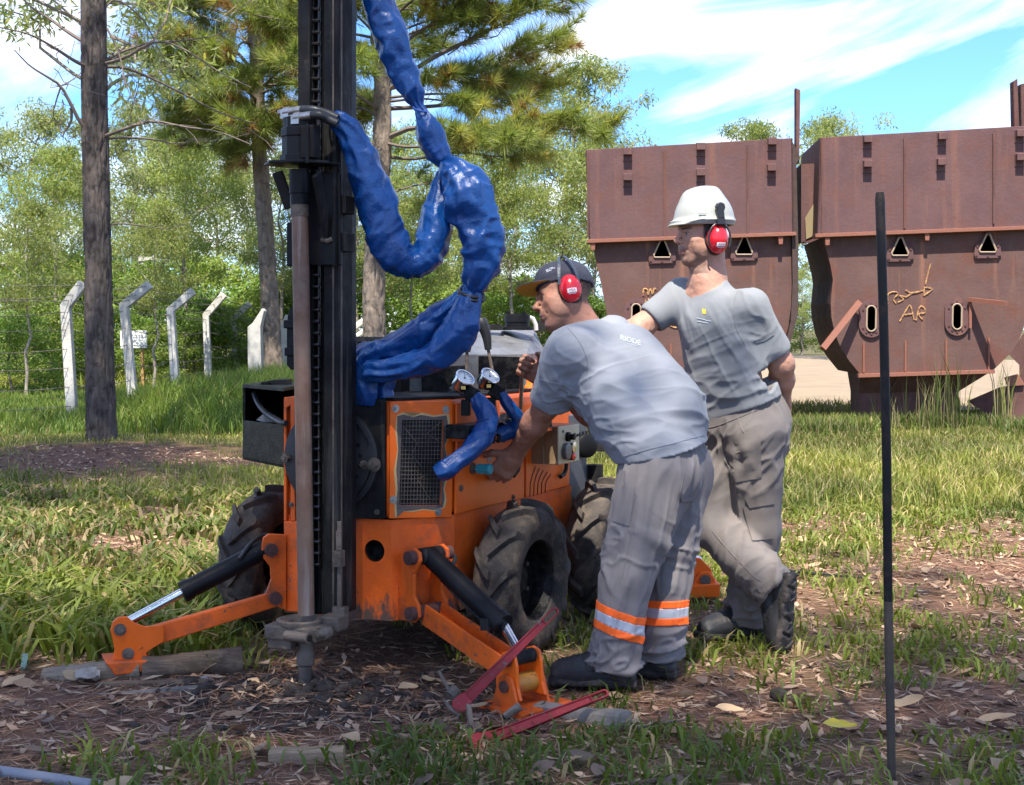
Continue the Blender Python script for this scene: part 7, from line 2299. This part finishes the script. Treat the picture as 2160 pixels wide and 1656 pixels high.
mesh_obj('body', p, q, SKIN, pb, smooth=True, cols=head_colours(p, hoB, axB, SK_B, .8))
fd = Field((.30, 5.14, .84), (1.24, 5.86, 1.50), .0055)
sdB = (pelB - cheB).normalized()
for s in (-1, 1):
    fd.rc(cheB + latB * (.065 * s), pelB + latB * (.068 * s) + sdB * .15, .108, .128, .07)
    fd.rc(cheB + latB * (.05 * s) - sdB * .07, (rs if s < 0 else ls) + V((0, 0, -.004)), .080, .058, .06)
fd.rc(necB + V((.015, 0, -.028)), cheB, .072, .10, .05)
def slB(s_, e_, f0, r0, r1):
    e2 = s_ + (e_ - s_) * f0; fd.rc(s_, e2, r0, r1, .045); return e2, (e_ - s_).normalized()
r2, r2v = slB(rs, re_, .62, .067, .068); l2, l2v = slB(ls, le_, .72, .066, .070)
fd.cut(at(1562, 862, 5.5), (.35, 0, -.94))
for (e2, v_, r_) in ((r2, r2v, .068), (l2, l2v, .070)):
    fd.box(e2 + v_ * .075, (.045, .14, .14), (v_, *frame(v_)[:2]), .002, .002, 's')
    fd.rc(e2 + v_ * .10, e2 + v_ * .012, r_ - .014, r_ - .016, .006, 's')
fd.ell(necB + V((-.028, -.03, -.002)), (.080, .070, .040), (V((1, 0, 0)), V((0, 1, 0)), V((0, 0, 1))), .01, 's')
fd.rc(necB + V((0, 0, .0)), necB + V((-.005, 0, .1)), .070, .072, .006, 's')
p, q = fd.mesh(); p = relax(p, q, 2); n = vnormals(p, q)
al = (p - np.array(cheB)) @ np.array(sdB)
lowm = np.clip((al - .10) / .2, 0, 1)
armp = np.exp(-(np.linalg.norm(p - np.array(at(1455, 640, 5.5)), axis=1) / .13) ** 2); lside = np.exp(-(np.linalg.norm(p - np.array(at(1560, 790, 5.4)), axis=1) / .18) ** 2)
d = .009 * folds(p, (.45, -.2, -.85), 12, 2) * (1 - .5 * lowm) + .016 * folds(p, (.85, -.35, .30), 14, 5) * lowm + .014 * folds(p, (.25, -.1, -.95), 18, 8) * armp + .014 * folds(p, (.8, -.5, .35), 16, 3) * lside + .002 * vnoise(p * 9)
nk = np.clip((np.linalg.norm(p - np.array(necB), axis=1) - .10) / .09, .05, 1); hm_ = np.clip(np.abs((p - np.array(at(1562, 862, 5.5))) @ np.array((.35, 0, -.94))) / .06, .25, 1); d = d * nk * hm_ * .62 * np.clip((np.linalg.norm(p - np.array(r2), axis=1) - .085) / .05, .04, 1) * np.clip((np.linalg.norm(p - np.array(l2), axis=1) - .05) / .06, .3, 1)
p = p + n * d[:, None]
shB = mesh_obj('shirt', p, q, SHIRT_GREY, pb, smooth=True); bvB = bvh_of(p, q)
seam(bvB, [(1446, 590), (1458, 606), (1482, 614), (1508, 604), (1528, 584)], .0035, 'collar', SHIRT_GREY, shB, .001)
seam(bvB, [(1594, 722), (1612, 718), (1632, 706)], .0010, 'sleeve_seam', SHIRT_GREY, shB, .0015)
seam(bvB, [(1562, 600), (1548, 640), (1552, 690), (1572, 730)], .0010, 'shoulder_seam', SHIRT_GREY, shB, .0015)
patch(bvB, [(1481, 651), (1489, 652), (1490, 663), (1482, 662)], 'yellow_logo', YELLOW_PRINT, shB, 5, 5, off=.0015)
for (x0, y0, x1, y1) in ((1470, 671, 1488, 675), (1489, 676, 1500, 678), (1471, 678, 1494, 682)):
    seam(bvB, [(x0, y0), ((x0 + x1) / 2, (y0 + y1) / 2), (x1, y1)], .0014, 'shirt_print', PALE_PRINT, shB, .0008)
# trousers
fd = Field((.60, 5.10, .02), (1.24, 5.84, 1.02), .0055)
wB = at(1568, 850, 5.52)
hR, kR, aR = at(1532, 925, 5.58), at(1494, 1105, 5.53), at(1632, 1238, 5.34)
hL, kL, aL = at(1590, 915, 5.46), at(1603, 1115, 5.50), at(1572, 1316, 5.58)
for s in (-1, 1): fd.rc(wB + latB * (.05 * s) + V((-.02, 0, .05)), pelB + latB * (.055 * s), .112, .125, .05)
fd.rc(at(1612, 880, 5.52), at(1600, 930, 5.50), .105, .11, .05)
fd.rc(hL, kL, .122, .086, .04); fd.rc(kL, aL, .086, .082, .03)
fd.rc(hR, kR, .112, .090, .04); fd.rc(kR, aR, .090, .084, .035)
fd.cut(wB + V((0, 0, .04)), (-.35, 0, .94))
sh_ = (aR - kR).normalized()
# cut the two hems separately: shin of the crossed leg, then the standing leg
g_ = [fd.lo[k_] + fd.h * np.arange(fd.n[k_]) for k_ in range(3)]
GXb, GYb, GZb = g_[0][:, None, None], g_[1][None, :, None], g_[2][None, None, :]
dd = (GXb - aR.x) * sh_.x + (GYb - aR.y) * sh_.y + (GZb - aR.z) * sh_.z - .015
nearR = ((GXb - aR.x) ** 2 + (GYb - aR.y) ** 2 + (GZb - aR.z) ** 2 < .15 ** 2) & (dd > -.03) & ((GXb - aL.x) ** 2 + (GYb - aL.y) ** 2 > .085 ** 2)
fd.a = np.where(nearR, np.maximum(fd.a, dd), fd.a).astype(np.float32)
fd.cut((aL.x, aL.y, aL.z + .0), (0, 0, -1))
fd.rc(aL - V((0, 0, .05)), aL + V((0, 0, .02)), .070, .06, .004, 's'); fd.rc(aR + sh_ * .06, aR - sh_ * .01, .074, .064, .004, 's')
p, q = fd.mesh(); p = relax(p, q, 2); n = vnormals(p, q)
z = p[:, 2]
hem = np.exp(-((z - .12) / .10) ** 2); shinR = np.exp(-(np.linalg.norm(p - np.array(aR), axis=1) / .14) ** 2)
d = .011 * folds(p, (.1, 0, 1), 12, 11) + .018 * folds(p, (1, .2, .25), 17, 12) * hem + .012 * folds(p, (.7, -.1, .6), 14, 14) * np.exp(-((z - .72) / .12) ** 2) + .014 * folds(p, (.6, -.3, .75), 16, 15) * shinR + .002 * vnoise(p * 9)
p = p + n * d[:, None]
trB = mesh_obj('trousers', p, q, TROUSER_TAN, pb, smooth=True); bvT = bvh_of(p, q)
patch(bvT, [(1572, 1050), (1630, 1022), (1632, 1062), (1582, 1070)], 'pocket_flap', TROUSER_TAN, trB, off=.009)
patch(bvT, [(1568, 1068), (1632, 1060), (1630, 1135), (1586, 1142)], 'pocket', TROUSER_TAN, trB, off=.005, bulge=.004)
patch(bvT, [(1522, 925), (1604, 905), (1606, 1008), (1546, 1018)], 'pocket', TROUSER_TAN, trB, off=.003, bulge=.003)
seam(bvT, [(1556, 880), (1566, 908), (1588, 922), (1604, 926)], .002, 'pocket_seam', TROUSER_TAN, trB)
seam(bvT, [(1502, 1120), (1545, 1170), (1590, 1215), (1606, 1226)], .002, 'side_seam', TROUSER_TAN, trB)
seam(bvT, [(1484, 905), (1520, 896), (1580, 872), (1640, 846)], .0025, 'waistband', TROUSER_TAN, trB)
boot(pb, under(aL, (-.90, -.42, 0), .070), V((-.90, -.42, 0)), V((0, 0, 1)))
boot(pb, at(1674, 1216, 5.30), V((-.10, -.02, -1)), V((-.80, .60, .05)))
# hard hat
f_, l_, u_ = axB
PB = lambda x, y, z: hoB + f_ * x + l_ * y + u_ * z
tilt = (u_ + f_ * .03).normalized()
fd = Field(np.array(hoB) - .24, np.array(hoB) + .26, .0034)
hc_ = (-.008, 0, .047)
fd.ell(PB(*hc_), (.125, .106, .140), (f_, l_, u_), .01)
fd.rc(PB(.055, 0, .150), PB(-.055, 0, .170), .012, .012, .05)
fd.ell(PB(-.002, 0, .050), (.134, .117, .012), (f_, l_, u_), .012)
fd.ell(PB(.085, 0, .038), (.082, .085, .0085), ((f_ - u_ * .22).normalized(), l_, (u_ + f_ * .22).normalized()), .02)
fd.ell(PB(-.008, 0, .030), (.113, .095, .140), (f_, l_, u_), .004, 's')
fd.box(PB(0, 0, -.03), (.3, .3, .062), (f_, l_, u_), .001, .002, 's')
p, q = fd.mesh(); p = relax(p, q, 1)
hat = mesh_obj('hard_hat', p, q, HELMET, pb, smooth=True); bvH = bvh_of(p, q)
b = MB(); b.bar(PB(.060, .094, .072), PB(.030, .103, .071), .004, .012, u_); b.build('hat_slot', HELMET, hat, bevel=.001)
b = MB(); b.box(PB(-.094, .070, .070), (.018, .003, .020), ((f_ * .75 + l_ * .66).normalized(), (l_ * .75 - f_ * .66).normalized(), u_)); b.build('hat_sticker', M('green_sticker', (.30, .42, .34), .5), hat)
mu = muff(pb, hoB, axB, (-.020, .092, -.028), (.044, .032, .058))
b = MB(); b.prism([PB(-.020 + x, .128, z_) for x, z_ in ((-.018, .052), (.010, .050), (.013, .082), (.018, .098), (.012, .112), (-.004, .116), (-.018, .110), (-.022, .095), (-.016, .080))], l_ * -.020); b.build('muff_clip', MUFF_BLACK, mu, bevel=.004)
b = MB(); b.prism([PB(-.020 + x, .128, z_) for x, z_ in ((-.022, .028), (.016, .028), (.012, .052), (-.018, .052))], l_ * -.016)
b.tube([V(s) for s in [PB(-.02 + .047 * math.cos(t), .112, -.026 + .060 * math.sin(t)) for t in np.linspace(-.5, PI + .6, 22)]], .0042, 8); b.build('muff_yoke', MUFF_BLACK, mu, bevel=.002)
b = MB(); b.tube([PB(-.060, .085, .03), PB(-.068, .088, .0), PB(-.062, .088, -.03)], .005, 8); b.build('hat_strap', PALE_PRINT, hat, smooth=True)
# ------------------------------------------------------------------ things lying about
def rough_log(name, a, b, r0, r1, mat, label, cat, seed=0, n=26, m=18, amp=.18, square=0.0, group=None):
    a, b = V(a), V(b)
    x, y, d = frame(b - a)
    P = np.zeros((n, m, 3)); th = np.linspace(0, 2 * PI, m, endpoint=False)
    for i in range(n):
        t = i / (n - 1); c = a * (1 - t) + b * t; r = r0 * (1 - t) + r1 * t
        sq = 1 + square * (np.abs(np.cos(2 * th)) * -.25 + .12)
        q = np.stack([np.cos(th) * 1.6 + seed, np.sin(th) * 1.6, np.full(m, t * (b - a).length / r0 * .35)], -1)
        rr = r * sq * (1 + amp * vnoise(q) + amp * .4 * vnoise(q * 3.1))
        P[i] = np.array(c) + np.outer(rr * np.cos(th), np.array(x)) + np.outer(rr * np.sin(th), np.array(y))
    i2 = np.arange(n * m).reshape(n, m); nx_ = np.roll(i2, -1, 1)
    fs = np.stack([i2[:-1], nx_[:-1], nx_[1:], i2[1:]], -1).reshape(-1, 4).tolist()
    fs += [tuple(i2[0][::-1].tolist()), tuple(i2[-1].tolist())]
    o = mesh_obj(name, P.reshape(-1, 3), fs, mat, loc=(a + b) / 2, smooth=True); shade_angle(o.data, 45)
    return tag(o, label, cat, group)
rough_log('log', at(93, 1432, 4.86), at(300, 1412, 4.85), .036, .040, WOOD, 'pale barked end of the weathered log under the left outrigger foot' if False else 'weathered log lying under the left outrigger foot', 'log', 1)
rough_log('log', at(301, 1412, 4.85), at(512, 1392, 4.92), .040, .048, WOOD_DARK, 'dark wet log lying between left outrigger foot and drill hole', 'log', 2)
rough_log('stick', at(206, 1446, 4.72), at(440, 1438, 4.74), .013, .012, WOOD_DARK, 'upper of two bare sticks lying in front of the log', 'stick', 3, amp=.12)
rough_log('stick', at(150, 1475, 4.62), at(446, 1452, 4.66), .012, .015, M('grey_stick', (.20, .17, .14), .8, var=((.12, .10, .08), 12, .4, .7), bump=.4), 'lower of two grey sticks, nearest the camera before the log', 'stick', 4, amp=.12)
rough_log('wood_block', at(570, 1602, 3.99), at(726, 1598, 3.99), .036, .034, WOOD_PALE, 'pale split block of wood on the bare soil at bottom centre', 'wood block', 5, square=1.0, amp=.10)
rough_log('wood_block', at(1135, 1502, 4.56), at(1318, 1528, 4.32), .036, .044, M('grey_timber', (.30, .26, .21), .85, var=((.19, .16, .13), 12, .35, .7), bump=.5, bscale=30), 'grey timber block under the right outrigger foot', 'wood block', 6, square=1.0, amp=.12)
rough_log('wood_chip', at(1064, 1512, 4.42), at(1096, 1490, 4.44), .012, .017, WOOD, 'pale broken wood chip leaning on the right outrigger foot', 'wood chip', 7, square=1, amp=.3, n=10)
rough_log('wood_chip', at(925, 1522, 4.36), at(955, 1560, 4.20), .010, .020, WOOD_DARK, 'dark curled bark piece left of the red wrench jaws', 'wood chip', 8, amp=.3, n=10)
for i, (pts, r, lb) in enumerate([
    ([(628, 1470), (670, 1500), (705, 1526), (760, 1545)], .0038, 'thin pale twig running from the drill hole'),
    ([(496, 1545), (560, 1535), (630, 1524), (702, 1505)], .0045, 'thin twig left of the pale wood block'),
    ([(800, 1545), (880, 1560), (940, 1568)], .0035, 'thin twig between wood block and wrench'),
    ([(1330, 1655), (1440, 1638), (1530, 1640)], .008, 'dark stick at the bottom photo edge below the wrench'),
    ([(1345, 1536), (1400, 1524), (1450, 1518)], .005, 'short twig beside the grey timber block'),
    ([(215, 1590), (290, 1570), (340, 1556)], .003, 'thin twig on the soil at lower left'),
    ([(1660, 1204), (1740, 1212), (1850, 1220)], .010, 'dark hose end lying on the litter at right')]):
    q = [on_ground(x, y, .012) for x, y in pts]
    b = MB(); b.tube([V(s) for s in spline(np.array([p[:] for p in q]), 16)], list(np.linspace(r, r * .6, 16)), 7)
    o = b.build('twig' if i < 6 else 'hose', TWIG if i not in (3, 6) else WOOD_DARK if i == 3 else RUBBER_HOSE, None, smooth=True); tag(o, lb, 'twig' if i < 6 else 'hose')
# paper, stone, plastic
def sheet(name, pts, mat, label, cat, z=.02, amp=.012):
    c = [np.array(on_ground(x, y, z)[:]) for x, y in pts]
    vs, fs = [], []
    n = 12
    for j in range(n + 1):
        for i in range(n + 1):
            u, v = i / n, j / n
            p = (c[0] * (1 - u) + c[1] * u) * (1 - v) + (c[3] * (1 - u) + c[2] * u) * v
            p = p + np.array([0, 0, amp * (1 - 2 * abs(vnoise(np.array([p * 30]))[0])) + amp])
            vs.append(p)
    for j in range(n):
        for i in range(n):
            a = j * (n + 1) + i; fs.append((a, a + n + 1, a + n + 2, a + 1))
    o = mesh_obj(name, vs, fs, mat, loc=c[0]); s = o.modifiers.new('thick', 'SOLIDIFY'); s.thickness = .0015
    return tag(o, label, cat)
sheet('paper_scrap', [(160, 1452), (210, 1448), (212, 1430), (156, 1432)], PAPER, 'crumpled white paper scrap beside the log under the left outrigger', 'paper', .02, .02)
sheet('plastic_strip', [(44, 1430), (52, 1430), (60, 1400), (46, 1400)], M('pale_green_plastic', (.16, .24, .18), .6), 'pale green plastic strip in the grass at left', 'plastic', .03, .02)
for x, y, r, lb in ((432, 1444, .026, 'grey stone beside the stick ends'), (1640, 1475, .034, 'dark clod on the litter right of the boots'), (560, 1415, .022, 'grey lump of soil left of the drill pipe')):
    p = on_ground(x, y, 0)
    vs = iv * (1 + .35 * vnoise(iv * 1.5 + x))[:, None] * r * np.array([1, 1, .75]) + np.array([p.x, p.y, r * .5])
    tag(mesh_obj('stone', vs, ifc, STONE if 'stone' in lb else CLOD, loc=p), lb, 'stone')
b = MB(); b.tube([on_ground(-40, 1622, .015), on_ground(90, 1640, .015), on_ground(230, 1662, .012)], .016, 10); tag(b.build('grey_pipe', PLASTIC_GREY, None, smooth=True), 'grey plastic pipe at the bottom left corner', 'pipe')
# steel rod stuck in the ground
rb, rt = on_ground(1881, 1640), at(1856, 406, 3.84)
rod = thing('steel_rod', rb, 'tall blackened steel rod stuck upright in the ground at right', 'rod')
rd = rt - rb
b = MB(); b.tube([rb + rd * .30, rb + rd * .55 + V((.004, 0, 0)), rb + rd * .8 + V((.003, 0, 0)), rb + rd * .988, rt], [.0122, .0128, .0131, .0135, .011], 14); b.build('shaft', ROD, rod, smooth=True)
b = MB(); b.tube([rb - rd * .04, rb + rd * .30], [.0115, .0125], 14); b.build('muddy_end', ROD_LOW, rod, smooth=True)
# pipe wrenches
def wrench(label, tip, neck, headp, face, flip=1, loop=True):
    """tip: end of the handle; neck: where the head begins; headp: end of the jaw"""
    tip, neck, headp = V(tip), V(neck), V(headp)
    root = thing('pipe_wrench', (tip + headp) / 2, label, 'pipe wrench', 'red pipe wrenches')
    d = (neck - tip).normalized(); fa = (V(face) - d * V(face).dot(d)).normalized(); sd = d.cross(fa) * flip
    L = (neck - tip).length
    b = MB()
    n = 1
    for k in range(n):
        t0, t1 = .16 + .84 * k / n, .16 + .84 * (k + 1) / n
        w0, w1 = .0115 + .0075 * t0, .0115 + .0075 * t1
        p0, p1 = tip + d * (L * t0), tip + d * (L * t1)
        for s in (-1, 1):
            q = [p0 + sd * (w0 * s), p1 + sd * (w1 * s), p1 + sd * ((w1 - .005) * s), p0 + sd * ((w0 - .005) * s)]
            b.prism([x - fa * .009 for x in q], fa * .018)
        q = [p0 + sd * w0, p1 + sd * w1, p1 - sd * w1, p0 - sd * w0]
        b.prism([x - fa * .004 for x in q], fa * .008)
    ring = [tip + d * (L * .16) + sd * .0135]
    out = [tip + d * (L * .16) + sd * .0135] + [tip + d * .014 - d * (.014 * math.cos(a)) + sd * (.0135 * math.sin(a)) for a in np.linspace(PI / 2, -PI / 2, 12)] + [tip + d * (L * .16) - sd * .0135]
    inn = [tip + d * (L * .15) + sd * .008] + [tip + d * .016 - d * (.009 * math.cos(a)) + sd * (.008 * math.sin(a)) for a in np.linspace(PI / 2, -PI / 2, 10)] + [tip + d * (L * .15) - sd * .008]
    b.plate([x - fa * .008 for x in out], [[x - fa * .008 for x in inn]], fa * .016)
    b.build('handle', RED_WRENCH, root, bevel=.0015)
    hd = (headp - neck)
    b = MB(); b.prism([neck - fa * .013 + x for x in (sd * .020, -sd * .020, hd * .35 - sd * .030, hd * .75 - sd * .034, hd - sd * .020, hd * .95 + sd * .010, hd * .5 + sd * .022)], fa * .026); b.build('housing', RED_WRENCH, root, bevel=.003)
    b = MB(); b.prism([neck - fa * .010 + x for x in (hd * .55 + sd * .01, hd * 1.05 + sd * .02, hd * 1.20 - sd * .02, hd * 1.12 - sd * .055, hd * .98 - sd * .06, hd * 1.0 - sd * .03)], fa * .020); b.build('hook_jaw', STEEL_DIRTY, root, bevel=.003)
    b = MB(); c = neck + hd * .45 - sd * .048; b.cyl(c - hd.normalized() * .016, c + hd.normalized() * .016, .019, 16)
    for k in range(5): b.cyl(c + hd.normalized() * (-.014 + .007 * k), c + hd.normalized() * (-.011 + .007 * k), .0205, 16)
    b.build('adjusting_nut', STEEL_DIRTY, root)
    b = MB(); b.prism([c - fa * .008 + x for x in (-sd * .075 - hd * .30, -sd * .085 - hd * .16, sd * .02 + hd * .3, sd * .03 + hd * .15)], fa * .016); b.build('jaw_shank', STEEL_DIRTY, root, bevel=.002)
    return root
wrench('red pipe wrench leaning against the right outrigger arm', at(1176, 1284, 4.57), at(988, 1470, 4.46), at(962, 1502, 4.42), V((.15, -1, .35)), -1)
wrench('red pipe wrench lying across the grey timber block', at(1282, 1461, 4.40), at(1040, 1556, 4.19), at(988, 1580, 4.12), V((.1, -.75, .7)), -1)
# dead leaves, each one its own piece of the ground
def leaf_mesh(name, seed, mat):
    r = np.random.default_rng(seed)
    n, m = 7, 4
    vs, fs = [], []
    cu, cv = r.uniform(-.5, .9), r.uniform(-.6, 1.2)
    for i in range(n + 1):
        t = i / n; w = .30 * math.sin(PI * min(1, t * .96 + .02)) ** .8 * (1 - .25 * t)
        for j in range(m + 1):
            s = (j / m - .5) * 2
            vs.append((t - .5, s * w + .04 * math.sin(t * 6 + seed), cu * .22 * (t - .5) ** 2 * 4 * .5 + cv * .30 * w * s * s + .02 * r.normal()))
    for i in range(n):
        for j in range(m):
            a = i * (m + 1) + j; fs.append((a, a + m + 1, a + m + 2, a + 1))
    me = bpy.data.meshes.new(name); me.from_pydata(vs, [], fs); me.materials.append(mat)
    me.polygons.foreach_set('use_smooth', np.ones(len(fs), bool))
    return me
LM = [leaf_mesh('fallen_leaf', i, m) for i, m in enumerate((DRYLEAF, DRYLEAF_PALE, DRYLEAF_GREY, DRYLEAF, DRYLEAF_PALE, DRYLEAF_GREY, DRYLEAF))]
SPOTS = [(860, 1460, .10, 1), (905, 1440, .09, 4), (850, 1500, .10, 4), (1505, 1480, .10, 1), (1380, 1535, .11, 4), (1550, 1580, .09, 1), (1700, 1485, .11, 4), (1915, 1490, .14, 4), (2100, 1520, .16, 1), (740, 1570, .15, 4), (550, 1590, .12, 2),
         (1690, 1150, .14, 4), (1720, 1200, .09, 4), (1480, 1440, .09, 0), (1440, 1470, .12, 1), (1620, 1440, .09, 0), (160, 1445, .12, 4), (30, 1450, .12, 1), (330, 1300, .12, 1), (300, 1195, .14, 4), (120, 1220, .12, 1), (1300, 1465, .08, 3), (700, 1460, .07, 2), (1010, 1490, .08, 4)]
rl = random.Random(3)
for k in range(230):
    if k < len(SPOTS):
        x, y, s, mi = SPOTS[k]; s *= .8; p = on_ground(x, y)
    else:
        while True:
            Y = 3.6 + 6.5 * rl.random() ** 1.3; X = rl.uniform(-.42, .42) * Y
            if zones(np.array([X]), np.array([Y]))[0] < .62 + .3 * rl.random() and not (-1.0 < X < .3 and 5.0 < Y < 6.4): break
        p = V((X, Y, 0)); s = rl.uniform(.04, .095); mi = rl.randrange(7)
    o = bpy.data.objects.new('fallen_leaf', LM[mi])
    COL.objects.link(o); o.parent = GROUND
    z = float(gz(np.array([p.x]), np.array([p.y]))[0])
    o.location = (p.x, p.y, z + .016 + .01 * rl.random())
    o.rotation_euler = (rl.gauss(0, .35), rl.gauss(0, .30), rl.random() * 6.28); o.scale = (s, s, s)
yl = leaf_mesh('yellow_leaf', 5, YELLOWLEAF)
o = bpy.data.objects.new('yellow_leaf', yl); COL.objects.link(o); p = on_ground(1770, 1558); o.location = (p.x, p.y, .04); o.rotation_euler = (.25, .1, .2); o.scale = (.11, .10, .11)
tag(o, 'single bright yellow leaf on the litter left of the steel rod', 'leaf')
